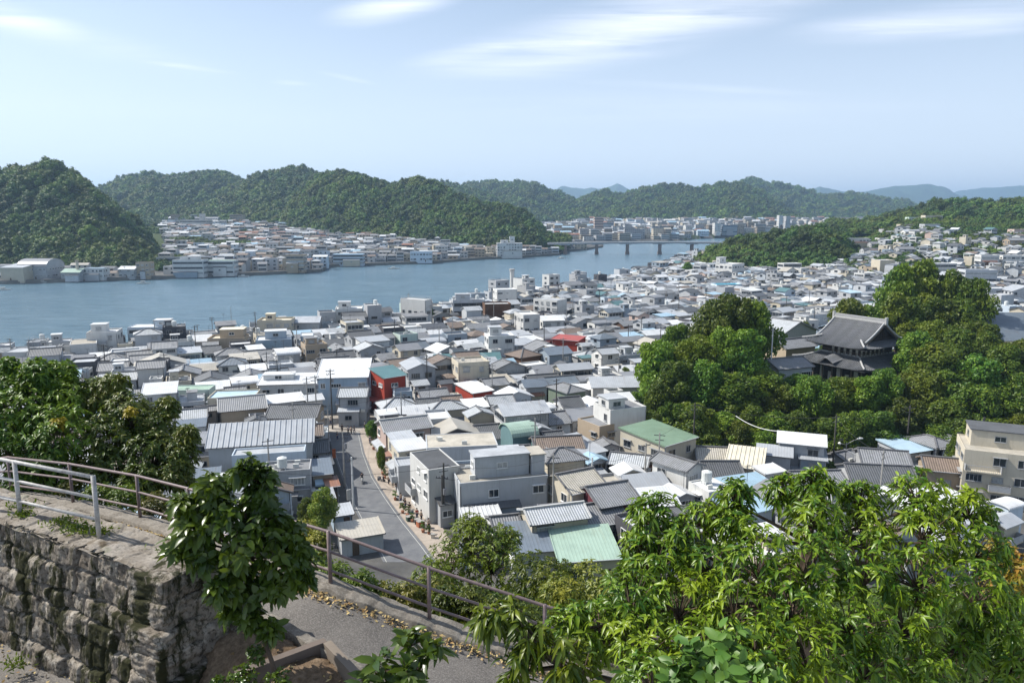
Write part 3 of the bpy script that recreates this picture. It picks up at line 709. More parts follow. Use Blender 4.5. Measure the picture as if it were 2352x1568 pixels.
    if pent:
        for (fx, fy, fw, fd, ph, pk) in pent:
            b = MB(); x0, y0, x1, y1 = w * fx, d * fy, w * (fx + fw), d * (fy + fd); hz = h + .06 if roof == 'flat' else h + rise * .3
            b.box(x0, y0, hz - (0 if roof == 'flat' else .8), x1, y1, hz + ph)
            rr = MB(); rr.box(x0 - .2, y0 - .2, hz + ph + .002, x1 + .2, y1 + .2, hz + ph + .16)
            kk = [P('roof', rr, RM('flat' if pk != 'white' else 'metal', pk))]
            if x1 - x0 > 2:
                ww = min(1.6, x1 - x0 - .6); fm, pn, key = window(ww, .9, 'plain', fr)
                kk.append(P('window', fm, fr, ((x0 + x1) / 2, y0 - .002, hz + ph * .55), 0, [P('pane', pn, GL, key=key + ('p',))], key=key))
            if y1 - y0 > 2:
                ww = min(1.3, y1 - y0 - .6); fm, pn, key = window(ww, .9, 'plain', fr)
                kk.append(P('window', fm, fr, (x0 - .002, (y0 + y1) / 2, hz + ph * .55), -math.pi / 2, [P('pane', pn, GL, key=key + ('p',))], key=key))
            out.append(P('penthouse', b, wm_, kids=kk))
    top = h + .06
    if roof == 'flat' or ac:
        for k in range(ac):
            if roof == 'flat':
                x, y, z = rng.uniform(.8, max(.9, w - 1)), rng.uniform(.6, max(.7, d - 1)), top
            else: x, y, z = rng.uniform(.3, w - 1), -.36, rng.choice((.05, fh * .9))
            out.append(P('air_conditioner', lambda: MB().box(0, 0, 0, .85, .32, .62).box(.1, -.012, .08, .6, .002, .54), ACM, (x, y, z), 0, key=('ac',)))
    if tank and roof == 'flat':
        x, y = rng.uniform(1.2, max(1.3, w - 1.2)), rng.uniform(1.2, max(1.3, d - 1.2))
        def tk():
            t = MB(); t.tube([(0, 0, .5), (0, 0, 1.9), (0, 0, 2.1)], [.75, .75, .3], 12)
            for a in (-.5, .5):
                for c in (-.5, .5): t.box(a - .05, c - .05, 0, a + .05, c + .05, .55)
            return t
        out.append(P('water_tank', tk, TANKM, (x, y, top), 0, key=('tank',)))
    if rail and roof == 'flat':
        r = MB()
        for zz in (par + .45, par + .9):
            r.beam((.1, .1, h + zz), (w - .1, .1, h + zz), .05); r.beam((.1, .1, h + zz), (.1, d - .1, h + zz), .05); r.beam((w - .1, .1, h + zz), (w - .1, d - .1, h + zz), .05)
        for q_ in range(int(w / 1.5) + 1): r.box(.08 + q_ * 1.5 * .98, .08, h + par, .12 + q_ * 1.5 * .98, .12, h + par + .9)
        for q_ in range(int(d / 1.5) + 1): r.box(.08, .08 + q_ * 1.5 * .95, h + par, .12, .12 + q_ * 1.5 * .95, h + par + .9)
        out.append(P('railing', r, RAILM))
    for k in range(ant):
        def an():
            t = MB(); t.box(-.025, -.025, 0, .025, .025, 2.6)
            t.beam((-.7, 0, 2.5), (.7, 0, 2.5), .03)
            for i in range(7): t.beam((-.65 + i * .21, -.4, 2.5), (-.65 + i * .21, .4, 2.5), .025)
            return t
        hz = top if roof == 'flat' else h + rise * .75
        out.append(P('antenna', an, DARKM, (rng.uniform(.2, .8) * w, d * .45, hz), rng.uniform(0, 3), key=('ant',)))
    if awn:
        b = MB(); z = min(2.9, fh * .95)
        if awn[0] == 'l':
            b.poly([(-.01, 0.3, z + .5), (-.01, d - .3, z + .5), (-1.3, d - .3, z), (-1.3, .3, z)][::-1]); b.poly([(-.01, 0.3, z + .44), (-.01, d - .3, z + .44), (-1.3, d - .3, z - .06), (-1.3, .3, z - .06)]); b.poly([(-1.3, .3, z), (-1.3, d - .3, z), (-1.3, d - .3, z - .3), (-1.3, .3, z - .3)])
        else:
            b.poly([(.3, -.01, z + .5), (.3, -1.2, z), (w - .3, -1.2, z), (w - .3, -.01, z + .5)]); b.poly([(.3, -1.2, z), (.3, -1.2, z - .3), (w - .3, -1.2, z - .3), (w - .3, -1.2, z)])
        out.append(P('awning', b, m_metal(RC[awn[1]], 3.0, 'awning_cloth')))
    if rng.random() < (.75 if lod < 3 else 0) and w > 4.5 and not awn and h > 4.6 and roof != 'barrel' and not sides == 'fl':
        aw = rng.uniform(.35, .8) * w; ax = rng.uniform(0, w - aw); ad = rng.uniform(1.0, 2.0); ah = rng.uniform(2.2, h * .62)
        b = MB(); b.box(ax, -ad, -1.5, ax + aw, -.004, ah); rr = MB(); slab_pts([(ax - .2, -ad - .25, ah + .03), (ax + aw + .2, -ad - .25, ah + .03), (ax + aw + .2, -.01, ah + .55), (ax - .2, -.01, ah + .55)], .12, rr)
        ex = MB(); ex.poly([(ax, -ad, ah), (ax, -.005, ah), (ax, -.005, ah + .45)]); ex.poly([(ax + aw, -ad, ah), (ax + aw, -.005, ah + .45), (ax + aw, -.005, ah)]); b.merge(ex)
        rc2 = rng.choice(['white', 'lightgrey', 'lightgrey', 'grey', 'darkgrey', 'rust', 'beige']); kk = [P('roof', rr, RM('metal', rc2))]
        if aw > 2: fm, pn, key = window(min(1.5, aw - .6), 1.0, 'plain', fr); kk.append(P('window', fm, fr, (ax + aw / 2, -ad - .002, ah * .6), 0, [P('pane', pn, GL, key=key + ('p',))], key=key))
        out.append(P('lean_to', b, m_wall(WC[rng.choice(['white', 'grey', 'palegrey', 'beige', 'tan', 'brown', 'bluegrey', wc])], dirt), kids=kk))
    if lod == 0:
        dp = MB(); gm = RAILM if rng.random() < .5 else DARKM
        for xx in (.12, w - .12):
            if rng.random() < .7: out.append(P('drainpipe', MB().tube([(xx, -.07, 0), (xx, -.07, h - .15)], .05, 5), gm))
        if roof in ('gable', 'shed'): dp.beam((-.3, -ov - .07, h - (rise / (d / 2) * ov if roof == 'gable' else 0) - .05), (w + .3, -ov - .07, h - (rise / (d / 2) * ov if roof == 'gable' else 0) - .05), .12, .1)
        if dp.v: out.append(P('gutter', dp, gm))
    if door and lod < 2:
        x, y = side['f'][2](w * rng.uniform(.2, .8)); 
        dm = MB(); dm.box(-.45, -.06, 0, .45, -.003 if not base else -.033, 2.0)
        out.append(P('door', dm, DOORM, (x, y, 0.0), 0))
    return out

BUILT = []       # (corner xy, w, d, rot) of every footprint
def foot(x, y, w, d, r):
    c, s = math.cos(r), math.sin(r); return np.array([(x + a * c - b * s, y + a * s + b * c) for a, b in ((0, 0), (w, 0), (w, d), (0, d))])
def sat(A, B, m=0.0):
    for Q in (A, B):
        for i in range(2):
            e = Q[(i + 1) % 4] - Q[i]; n = np.array((-e[1], e[0])); n = n / (np.linalg.norm(n) + 1e-9)
            a = A @ n; b = B @ n
            if a.max() <= b.min() - m or b.max() <= a.min() - m: return False
    return True
GRID = {}
def reg(A):
    BUILT.append(A); c = A.mean(0); GRID.setdefault((int(c[0] // 25), int(c[1] // 25)), []).append(A)
def hits(A, m=0.0):
    c = A.mean(0); gx, gy = int(c[0] // 25), int(c[1] // 25)
    for i in (-1, 0, 1):
        for j in (-1, 0, 1):
            for B in GRID.get((gx + i, gy + j), ()):
                if sat(A, B, m): return True
    return False
def march(px, py, h, y0=60):
    """where the sight line passes at height h over the ground"""
    s = slope(py); k = (px - 1176) / F / kx(py)
    Y = np.concatenate([np.arange(y0, 260, .5), np.geomspace(260, 4000, 900)]); Y = Y[Y >= y0]
    g = top_z(pxof(k * Y, Y), Y); ok = np.nonzero((CAMZ - s * Y <= g + h) & (g > -1))[0]
    if len(ok): i = ok[0]; return k * float(Y[i]), float(Y[i]), float(g[i])
    return k * 500, 500, 2
THINGS = []
def place_house(parts, x, y, z, rot, label, cat='house', group=None, name=None):
    r = empty(name or cat.replace(' ', '_'), (x, y, z), rot); tag(r, label, cat, group)
    for p in parts: emit(p, r)
    THINGS.append(r); return r
LM = []     # landmarks: (px, py, phrase)
GRP = 'houses and blocks of the near town'
def hero(cx, cy, h, wpx, d, rot, label, roof='gable', rk='tile', rc='grey', wc='white', floors=2, seed=None, cat='house', name=None, y0=60, lm=None, group=GRP, **kw):
    x, y, g = march(cx, cy, h, y0); r = R(rot)
    a = np.array((math.cos(r), math.sin(r)))
    # width in metres so that the front covers wpx
    w = 1.0
    for _ in range(30):
        p1 = proj((x + a[0] * w, y + a[1] * w, g + h)); w *= max(.5, min(2, wpx / max(1, p1[0] - cx)))
    w = max(2.0, min(w, 60))
    rng = random.Random(int(cx * 31 + cy))
    lod = 0
    parts = house(w, d, h, roof, rk, rc, wc, floors, rng=rng, **kw)
    reg(foot(x, y, w, d, r)); place_house(parts, x, y, g, r, label, cat, group, name)
    if lm: LM.append((cx + wpx / 2, cy, lm))
    return x, y, g, w
P1 = [(.1, .3, .45, .5, 2.4, 'lightgrey')]
H = hero
# left of the street
H(478, 1026, 7, 238, 9, 12, 'long house with a ribbed pale metal roof, left of the street', rk='metal', rc='lightgrey', wc='palegrey', ribs=.9, rise=2.6, win='few', ac=1, lm='the ribbed metal roof')
H(532, 1050, 6.6, 168, 3.6, 12, 'low pale blue flat-topped block in front of the long ribbed metal roof', 'flat', 'flat', 'lightgrey', 'paleblue', win='few')
H(604, 1093, 6, 108, 5, 12, 'grey two-storey house with flat roof and drying deck, lowest one left of the street', 'flat', 'flat', 'grey', 'grey', ac=3, tank=1, sides='flr')
H(505, 944, 6, 105, 8.5, 22, 'old tan house with grey tiled gable roof behind the long ribbed metal roof', rc='grey', wc='tan', win='few', ridgemat=RIDGEL)
H(612, 958, 5.4, 112, 8, 2, 'dark tiled low house between the tan house and the street', rc='darkgrey', wc='tan', win='few')
H(476, 918, 6.4, 108, 7, 8, 'cream house with a pale blue flat roof', 'flat', 'metal', 'paleblue', 'cream', lm='the pale blue flat roof')
H(352, 900, 6, 128, 5, 6, 'pale mint blank-walled block among grey roofs on the left', 'flat', 'flat', 'mint', 'mint', win='none', lm='the pale mint block')
H(592, 884, 7, 140, 8, 8, 'white two-storey block with a stepped white roof', 'shed', 'metal', 'white', 'white', pent=[(.05, .4, .5, .4, 1.2, 'white')])
H(728, 868, 8.4, 116, 10, 6, 'blue-walled house with a broad bright white roof left of the red corner building', 'shed', 'metal', 'white', 'blue', rise=2.4, win='few', lm='the bright white roof')
H(778, 910, 6.4, 62, 6, 4, 'small white house with pale tiled roof at the head of the street', rc='lightgrey', wc='palegrey', ac=1)
H(882, 869, 8.6, 50, 6.5, 38, 'red corner building with a teal roof and wide windows', 'shed', 'metal', 'teal', 'red', cat='building', rise=1.2, awn=('l', 'red'), lm='the red corner building')
H(938, 848, 8, 62, 9, 20, 'grey-white gabled house right behind the red corner building', 'gabley', 'metal', 'lightgrey', 'palegrey', ac=2)
H(648, 1128, 3.6, 60, 5, 14, 'low grey lean-to beside the street left of the yellow-green bush', 'shed', 'metal', 'grey', 'grey', floors=1)
H(700, 1040, 4.6, 52, 6, 16, 'small dark tiled shop facing the left kerb of the street', rc='darkgrey', wc='grey')
H(718, 1092, 4.2, 44, 6, 18, 'small shop with a blue roof at the left kerb of the street', 'shed', 'metal', 'slate', 'tan', floors=1, awn=('f', 'paleblue'))
H(700, 1000, 5.2, 40, 6, 16, 'brown-roofed shop at the left kerb near the head of the street', rc='brown', wc='tan')
# right of the street: the shop row
SH = dict(sides='fl', awn=('l', 'lightgrey'))
H(886, 992, 6.4, 104, 6.5, 24, 'tiled shop house at the upper end of the shop row, right of the street', rc='grey', wc='pink', ridgemat=RIDGEL, **SH)
H(903, 1014, 6.2, 52, 3.8, 24, 'shop house with a pale metal roof, second from the top of the shop row', 'shed', 'metal', 'lightgrey', 'cream', ribs=1.2, sides='fl', awn=('l', 'rust'))
H(916, 1036, 6, 66, 4.6, 24, 'shop house with a white metal roof in the middle of the shop row', 'shed', 'metal', 'white', 'cream', **SH)
H(980, 1031, 7.2, 164, 7.5, 8, 'wide white building with a flat beige roof behind the shop row', 'flat', 'flat', 'beige', 'palegrey', par=.15, win='few', ac=3)
H(984, 1083, 8.2, 72, 9, 25, 'white three-storey shop building with a dark flat roof below the shop row', 'flat', 'flat', 'darkgrey', 'white', floors=3, sides='l', cat='building', par=.2, rail=False, balc=1, lm='the dark flat roof')
H(1056, 1115, 7.2, 203, 6.5, 15, 'large white flat-roofed building with a long rooftop storey near the street', 'flat', 'flat', 'beige', 'palegrey', win='few', sides='lf', par=.3, ac=1, cat='building',
  pent=[(.2, .3, .62, .5, 3.1, 'lightgrey'), (.84, .2, .15, .55, 3.0, 'beige')], lm='the large white building')
H(1313, 1131, 6.6, 78, 7.5, 28, 'cream house with a broken pale tile roof right of the large white flat-roofed building', 'gable', 'tile', 'beige', 'cream', sides='lf', ridgemat=RIDGE)
H(1222, 1201, 6, 128, 4.8, 17, 'white-gabled house with a heavy grey tile roof below the large white building', rc='lightgrey', wc='cream', sides='lf', ridgemat=RIDGEL, lm='the heavy tiled roof')
H(1072, 1208, 4, 84, 5, 12, 'shed with a striped white corrugated roof below the large white building', 'shed', 'metal', 'white', 'grey', floors=1, ribs=.6)
H(1140, 1220, 4.4, 56, 5, 14, 'low tiled house left of the white-gabled house', rc='grey', wc='grey', floors=1)
H(1264, 1218, 4, 128, 5.2, 14, 'low house with a wide grey metal roof in front of the white-gabled house', 'shed', 'metal', 'grey', 'bluegrey', floors=1, rise=1.3)
H(1182, 1272, 3.8, 104, 6, 10, 'lowest blue-grey metal-roofed shed above the slope bushes', 'shed', 'metal', 'slate', 'grey', floors=1, rise=1.4)
H(1286, 1290, 3.4, 138, 6.5, 8, 'shed with a mint green sheet roof at the foot of the slope', 'shed', 'metal', 'mint', 'beige', floors=1, rise=1.5, lm='the mint green shed roof')
H(1379, 1164, 6, 88, 7.5, 22, 'maroon-walled house with a broad grey tiled roof', rc='grey', wc='maroon')
H(1352, 1206, 4.6, 88, 7, 20, 'low house with long grey tiled roof above the mint green shed', rc='grey', wc='grey', floors=1)
H(1464, 1162, 5.4, 92, 6.5, 12, 'house with a white sheet roof behind the right-hand drooping tree', rk='metal', rc='white', wc='white')
# centre right
H(1377, 983, 7, 54, 6.5, 32, 'weathered tan two-storey house below the white box-shaped house', 'flat', 'flat', 'grey', 'tan', win='normal', par=.3)
H(1402, 946, 9.6, 82, 6.5, 22, 'white box-shaped house with a grey roof beside the wooded mound', 'flat', 'flat', 'grey', 'white', floors=3, pent=[(.0, .1, .45, .6, 2.0, 'lightgrey')], win='few', lm='the white box house')
H(1527, 1024, 7.4, 72, 10, 38, 'cream two-storey house with a green sheet roof below the wooded mound', 'shed', 'metal', 'green', 'cream', rise=.8, awn=('l', 'rust'), sides='lf', lm='the green sheet roof')
H(1178, 1004, 6, 56, 5.5, 24, 'house with a pale green curved roof among grey roofs', 'barrel', 'metal', 'mint', 'teal', win='none', rise=1.6)
H(1296, 1054, 5, 96, 9, 30, 'wide low house with a pale sheet-metal roof', 'shed', 'metal', 'lightgrey', 'paleblue', rise=.8, win='few')
H(1232, 1032, 5.4, 108, 6, 8, 'blue-walled low house with a brown roof', rc='brown', wc='teal', win='few')
H(1400, 1062, 4.6, 84, 5, -18, 'low house with a slanting grey tile roof and heavy ridge', rc='lightgrey', wc='grey', floors=1)
H(1577, 1080, 7, 36, 6.5, 40, 'tall narrow white house with a dark tiled roof', 'gabley', 'tile', 'grey', 'white', win='few')
H(1668, 1068, 4.8, 82, 6.5, -22, 'low house with a cream corrugated roof', 'shed', 'metal', 'cream', 'cream', floors=1, ribs=.7, rise=1.5)
H(1790, 1012, 7, 104, 5.5, -20, 'grey-white gabled house under the temple wood', rk='metal', rc='white', wc='palegrey', win='few', lm='the grey-white gabled house')
H(1742, 1040, 5.4, 74, 5, -20, 'lower pale wing in front of the grey-white gabled house', rk='metal', rc='lightgrey', wc='palegrey', win='few')
H(1838, 1052, 4.8, 60, 6, -18, 'grey house with pale metal roof right of the pale wing', 'shed', 'metal', 'lightgrey', 'bluegrey')
H(1984, 1064, 5.2, 108, 7, -14, 'dark tiled gable house right of the street lamp', rc='grey', wc='grey', floors=1)
H(1960, 1108, 4.4, 150, 8, -8, 'long low house with a dark tiled roof below the street lamp', rc='darkgrey', wc='grey', floors=1)
H(1840, 1120, 4.2, 110, 7, 4, 'low grey tiled house half hidden by the drooping tree', rc='grey', wc='grey', floors=1)
H(2216, 1034, 8.6, 165, 9, -24, 'big cream apartment house with balconies at the right edge', 'flat', 'flat', 'beige', 'cream', floors=3, cat='building', par=.2, sides='fl', balc=2, pent=[(.12, .35, .85, .6, 2.6, 'darkgrey')], lm='the big cream apartment house')
H(2128, 1076, 4.6, 86, 6, -18, 'small brown-grey tiled house left of the big cream apartment house', rc='brown', wc='tan', floors=1)
H(1604, 1054, 4.4, 82, 6, -8, 'low house with a beige tile roof between two white houses', rc='beige', wc='white', floors=1)
H(1622, 1094, 5, 84, 6.5, 0, 'brown-walled house with a dark tiled roof', rc='darkgrey', wc='tan')
# the middle of the town
H(1197, 820, 6.4, 45, 7, 38, 'dark brown cube-shaped house with a brown hipped roof', 'hip', 'tile', 'brown', 'brown', win='few', lm='the dark brown cube')
H(1268, 778, 6, 60, 6, -28, 'red-walled house with a red sheet roof', 'shed', 'metal', 'red', 'red', win='none', lm='the red-roofed house')
H(1002, 832, 4.6, 148, 8, 10, 'long workshop with a dark teal metal roof', rk='metal', rc='teal', wc='teal', win='few', floors=1, lm='the teal workshop roof')
H(1262, 814, 7, 52, 7, 25, 'slate blue gabled house right of the dark brown cube-shaped house', rk='metal', rc='slate', wc='bluegrey', win='few')
H(1122, 774, 9, 60, 7, 12, 'white three-storey house stepping back towards the top', 'flat', 'flat', 'white', 'white', floors=3, pent=P1, balc=1, lm='the stepped white house')
H(1202, 726, 10, 38, 9, 20, 'white four-storey block with a dark-windowed side', 'flat', 'flat', 'white', 'white', floors=3, lm='the white four-storey block')
H(1247, 736, 7, 48, 7, 12, 'white house with a bright gabled roof right of the white four-storey block', rk='metal', rc='white', wc='white')
H(1280, 692, 10, 22, 12, 52, 'long white four-storey apartment block with square windows near the water', 'flat', 'flat', 'lightgrey', 'white', floors=4, sides='l', cat='building', lm='the white apartment block')
H(976, 692, 12.5, 16, 12, 58, 'tall blank white waterfront block with a roof railing', 'flat', 'flat', 'white', 'white', floors=4, win='few', rail=True, cat='building', lm='the tall blank block')
H(1040, 692, 10, 74, 8, 8, 'waterfront building striped by dark window bands', 'flat', 'flat', 'lightgrey', 'palegrey', floors=3, win='bands', cat='building', pent=P1, tank=1)
H(1114, 702, 9, 60, 8, 10, 'dark brown timber-clad block by the waterfront', 'flat', 'metal', 'white', 'brown', floors=3, win='few')
H(1142, 667, 12, 46, 8, 15, 'tall white waterfront house below the white chimney', 'flat', 'flat', 'white', 'white', floors=4, balc=1)
H(1304, 902, 6, 40, 7.5, 32, 'grey-green house with a dark pyramid tile roof', 'hip', 'tile', 'grey', 'green', win='few', lm='the grey-green house')
H(1362, 888, 6, 108, 8, 4, 'white gabled house with a pale roof left of the wooded mound', rk='metal', rc='lightgrey', wc='white', win='few')
H(1086, 903, 4.4, 46, 8, 34, 'low house with a bright white roof and one red wall', 'shed', 'metal', 'white', 'red', win='none', floors=1)
H(1646, 656, 6, 58, 8, 8, 'flat building with a turquoise roof, larger of the two turquoise ones', 'flat', 'metal', 'turquoise', 'paleblue', win='bands', lm='the turquoise roofs')
H(1722, 663, 5.4, 36, 7, 4, 'smaller building with a turquoise roof', 'flat', 'metal', 'turquoise', 'teal', win='few')
H(587, 785, 6.2, 82, 8.5, 15, 'broad blue-grey block with blank walls and a white roof', 'flat', 'metal', 'white', 'bluegrey', win='none', sides='fl', pent=[(.25, .4, .6, .5, 2.4, 'white')], lm='the broad blue-grey block')
H(690, 774, 8.4, 30, 7, 15, 'narrow blue-grey block right of the broad blue-grey block', 'flat', 'metal', 'white', 'bluegrey', win='none')
H(476, 782, 6, 84, 8, 8, 'tan house with a cream upper floor near the left waterfront', 'flat', 'flat', 'cream', 'tan', pent=[(.3, .3, .65, .6, 2.8, 'cream')], lm='the tan house by the water')
H(590, 740, 8.4, 78, 8, 6, 'cream waterfront house with a rooftop room', 'flat', 'flat', 'cream', 'cream', floors=3, pent=[(.2, .4, .25, .4, 2.2, 'cream')], lm='the cream waterfront house')
H(672, 740, 7.4, 60, 8, 6, 'grey waterfront house with a pale roof', 'gable', 'metal', 'lightgrey', 'grey')
H(770, 712, 9.5, 62, 9, 10, 'white waterfront building with rounded window strip', 'flat', 'flat', 'white', 'white', floors=3, pent=P1, win='normal', tank=1)
H(198, 768, 9, 70, 8, 16, 'white terraced house at the foot of the cream chimney on the left', 'flat', 'flat', 'white', 'white', floors=3, pent=[(.1, .3, .5, .5, 2.4, 'white')], balc=2, lm='the cream chimney')
H(292, 754, 8, 102, 8, 8, 'pale blue waterfront terrace with long window bands', 'flat', 'metal', 'white', 'paleblue', floors=3, win='bands', pent=[(.55, .3, .35, .5, 2, 'white')], cat='building')
H(160, 794, 7, 62, 10, 28, 'big plain white box of a house with a tan flat roof on the left waterfront', 'flat', 'flat', 'beige', 'white', win='few', par=.2)
H(4, 812, 6, 54, 8, 6, 'white low house at the left edge by the water', 'flat', 'flat', 'lightgrey', 'white', floors=1)
H(352, 836, 7, 34, 6, 20, 'dark block with a maroon foot near the pale mint block', 'flat', 'flat', 'grey', 'dark', win='none', base='maroon')
H(156, 838, 6, 62, 7, 18, 'charcoal blank-walled block on the left behind the leafy tree', 'flat', 'flat', 'lightgrey', 'dark', win='none')
# towards the right-hand hills
FG = GRP
H(1682, 609, 11, 28, 13, 42, 'white apartment building with a stair tower before the low wooded hill', 'flat', 'flat', 'white', 'white', floors=3, cat='building', pent=[(.0, .75, .5, .22, 4.5, 'white')], lm='the stair tower')
H(1800, 606, 11, 42, 8, 10, 'white four-storey apartment building with dark bands before the low wooded hill', 'flat', 'flat', 'white', 'white', floors=4, win='bands', cat='building')
H(2022, 599, 10, 34, 9, 10, 'plain beige windowless block below the hillside houses', 'flat', 'flat', 'white', 'beige', win='none', cat='building', lm='the plain beige block')
H(2122, 606, 9, 76, 8, 2, 'long white three-storey block on the right below the hill', 'flat', 'flat', 'white', 'white', floors=3, win='bands', cat='building', lm='the long hillside block')
H(2254, 588, 9, 42, 8, -4, 'white apartment building high on the right', 'flat', 'flat', 'white', 'white', floors=3, win='bands', cat='building')
H(2304, 588, 9, 60, 8, -4, 'white flat building at the right edge under the wooded slope', 'flat', 'flat', 'white', 'white', floors=3, cat='building')
H(2218, 622, 11, 74, 9, -4, 'grey banded apartment house above the timber-fronted building on the right', 'flat', 'flat', 'lightgrey', 'palegrey', floors=3, win='bands', cat='building')
H(2222, 652, 6, 66, 9, -6, 'timber-fronted low building with a pale roof on the right', 'shed', 'metal', 'lightgrey', 'brown', win='bands', cat='building', y0=300)
H(2270, 664, 9, 48, 8, -4, 'grey-white apartment house with barred windows on the right', 'flat', 'flat', 'white', 'palegrey', floors=3, cat='building', balc=2)
H(2326, 668, 9, 60, 10, -4, 'gabled grey apartment house at the right edge', 'gabley', 'metal', 'lightgrey', 'palegrey', floors=3, cat='building')
H(2284, 782, 5.5, 170, 14, 0, 'big hall with a plain grey-blue sloping roof at the right edge', 'shed', 'metal', 'hall', 'cream', rise=5, win='none', cat='building', name='hall', lm='the big hall roof')
HH = 'houses on the wooded slope to the right'
for i, (cx, cy, h, wp, d, rt, rf, rk_, rc_, wc_, lb) in enumerate([
    (1948, 549, 7, 50, 8, 5, 'flat', 'flat', 'white', 'white', 'white villa, leftmost of the houses on the wooded slope'),
    (2002, 560, 7, 30, 8, 0, 'gable', 'tile', 'grey', 'grey', 'grey tiled house right beside the leftmost villa on the wooded slope'),
    (1985, 574, 6, 36, 8, 0, 'gable', 'tile', 'darkgrey', 'palegrey', 'dark-roofed house just below the leftmost villa on the wooded slope'),
    (2020, 548, 6, 24, 8, 0, 'flat', 'flat', 'lightgrey', 'white', 'small pale house just right of the white villa on the wooded slope'),
    (2066, 572, 6, 36, 8, 0, 'gable', 'tile', 'grey', 'grey', 'grey gabled house alone among the trees of the wooded slope'),
    (2088, 500, 7, 32, 8, 0, 'flat', 'metal', 'mint', 'mint', 'pale green house near the top of the wooded slope'),
    (2126, 496, 8, 40, 9, 0, 'flat', 'flat', 'white', 'cream', 'cream block with a roof room, highest on the wooded slope'),
    (2070, 516, 7, 44, 9, 0, 'flat', 'flat', 'beige', 'beige', 'long beige house below the pale green one on the wooded slope'),
    (2124, 516, 7, 36, 9, 0, 'flat', 'flat', 'lightgrey', 'palegrey', 'grey-white block in the middle of the stack of hillside houses'),
    (2124, 534, 6, 38, 9, 0, 'gable', 'tile', 'grey', 'white', 'tiled house, lowest of the stack of hillside houses'),
    (2080, 532, 6, 34, 9, 0, 'gable', 'metal', 'lightgrey', 'white', 'pale-roofed house left of the lowest hillside house'),
    (2320, 552, 7, 44, 9, 0, 'gable', 'tile', 'grey', 'tan', 'brown-grey house at the right edge among hillside trees'),
    (2330, 528, 6, 30, 9, 0, 'flat', 'flat', 'white', 'pink', 'pinkish house at the right edge near the hilltop')]):
    H(cx, cy, h, wp, d, rt, lb, rf, rk_, rc_, wc_, group=HH, y0=400, balc=i % 2)
# the far bank
FB = 'buildings on the far bank'
def FH(*a, **k): k.setdefault('y0', 480); return H(*a, group=FB, cat='building', **k)
FH(1142, 562, 14, 58, 14, 4, 'big white hotel block standing alone by the water on the far bank', 'flat', 'flat', 'white', 'white', floors=5, pent=[(.5, .2, .2, .3, 7, 'white'), (.15, .2, .3, .5, 3, 'white')])
FH(0, 622, 9, 52, 18, 0, 'long warehouse with a pale lower front at the left edge of the far bank', 'shed', 'metal', 'lightgrey', 'beige', floors=2, win='few')
FH(40, 612, 9, 66, 20, -2, 'warehouse with a big rounded grey roof on the far left bank', 'barrel', 'metal', 'grey', 'grey', rise=5, floors=2)
FH(140, 628, 5, 42, 12, 0, 'open shed with a pale green gable roof on the far left bank', 'gable', 'metal', 'mint', 'grey', floors=1)
FH(190, 622, 7, 46, 9, 0, 'white boxy house with blue trim on the far left bank', 'flat', 'metal', 'paleblue', 'white')
FH(272, 626, 6, 36, 10, 0, 'long low house with a white roof under the wooded hill', 'gable', 'metal', 'white', 'grey')
FH(312, 614, 10, 30, 9, 4, 'brown-grey three-storey house under the wooded hill', 'flat', 'flat', 'grey', 'tan', floors=3)
FH(396, 608, 11, 70, 12, 4, 'white terraced waterfront building, left one under the far town', 'flat', 'flat', 'lightgrey', 'white', floors=3, win='bands', pent=[(.2, .3, .6, .5, 2.6, 'lightgrey')])
FH(470, 608, 10, 66, 12, 4, 'white terraced waterfront building with mint roof edge, right one under the far town', 'flat', 'flat', 'mint', 'white', floors=3, win='bands')
FH(656, 590, 12, 42, 12, 4, 'tan four-storey house with dark floors on the point of the far bank', 'flat', 'flat', 'beige', 'tan', floors=4, win='bands')
FH(764, 592, 9, 70, 12, 4, 'long pale blue quay building on the middle of the far bank', 'flat', 'metal', 'paleblue', 'paleblue', floors=3, win='bands')
FH(942, 586, 9, 50, 12, 4, 'pale blue boxy building by the water in the middle of the far bank', 'flat', 'metal', 'white', 'paleblue', floors=2)
FH(1000, 566, 10, 28, 12, 4, 'white three-storey house below the tree-covered hill on the far bank', 'flat', 'flat', 'white', 'white', floors=3)
FH(412, 506, 12, 62, 22, 0, 'white school building with a mint tint and a square tower, high in the far town', 'flat', 'flat', 'white', 'white', floors=3, win='bands', pent=[(.72, .1, .14, .4, 9, 'white')])
FH(680, 520, 6, 56, 16, 0, 'long low hall with a blue roof at the foot of the hills', 'gable', 'metal', 'blue', 'paleblue', floors=1)
FH(1366, 500, 34, 20, 18, 0, 'tall pinkish hotel tower below the distant hills', 'flat', 'flat', 'pink', 'pink', floors=7, win='bands')
FH(1380, 512, 20, 30, 20, 0, 'blue-grey lower wing in front of the pinkish hotel tower', 'flat', 'flat', 'lightgrey', 'bluegrey', floors=4, win='bands')
FH(1790, 497, 34, 9, 14, 0, 'slim white tower left of its grey twin in the distance', 'flat', 'flat', 'white', 'white', floors=7, y0=1400)
FH(1806, 500, 32, 10, 14, 0, 'slim grey tower right of its white twin in the distance', 'flat', 'flat', 'grey', 'grey', floors=7, y0=1400)
FH(1642, 520, 22, 14, 18, 0, 'white tower block beyond the bridge', 'flat', 'flat', 'white', 'white', floors=5, y0=1300)
FH(1660, 522, 18, 34, 18, 0, 'blue-grey slab block beyond the bridge', 'flat', 'flat', 'grey', 'bluegrey', floors=5, win='bands', y0=1300)
NHERO = len(THINGS)
print('heroes', NHERO)
# ---------------------------------------------------------------- the rest of the town
rg = random.Random(77)
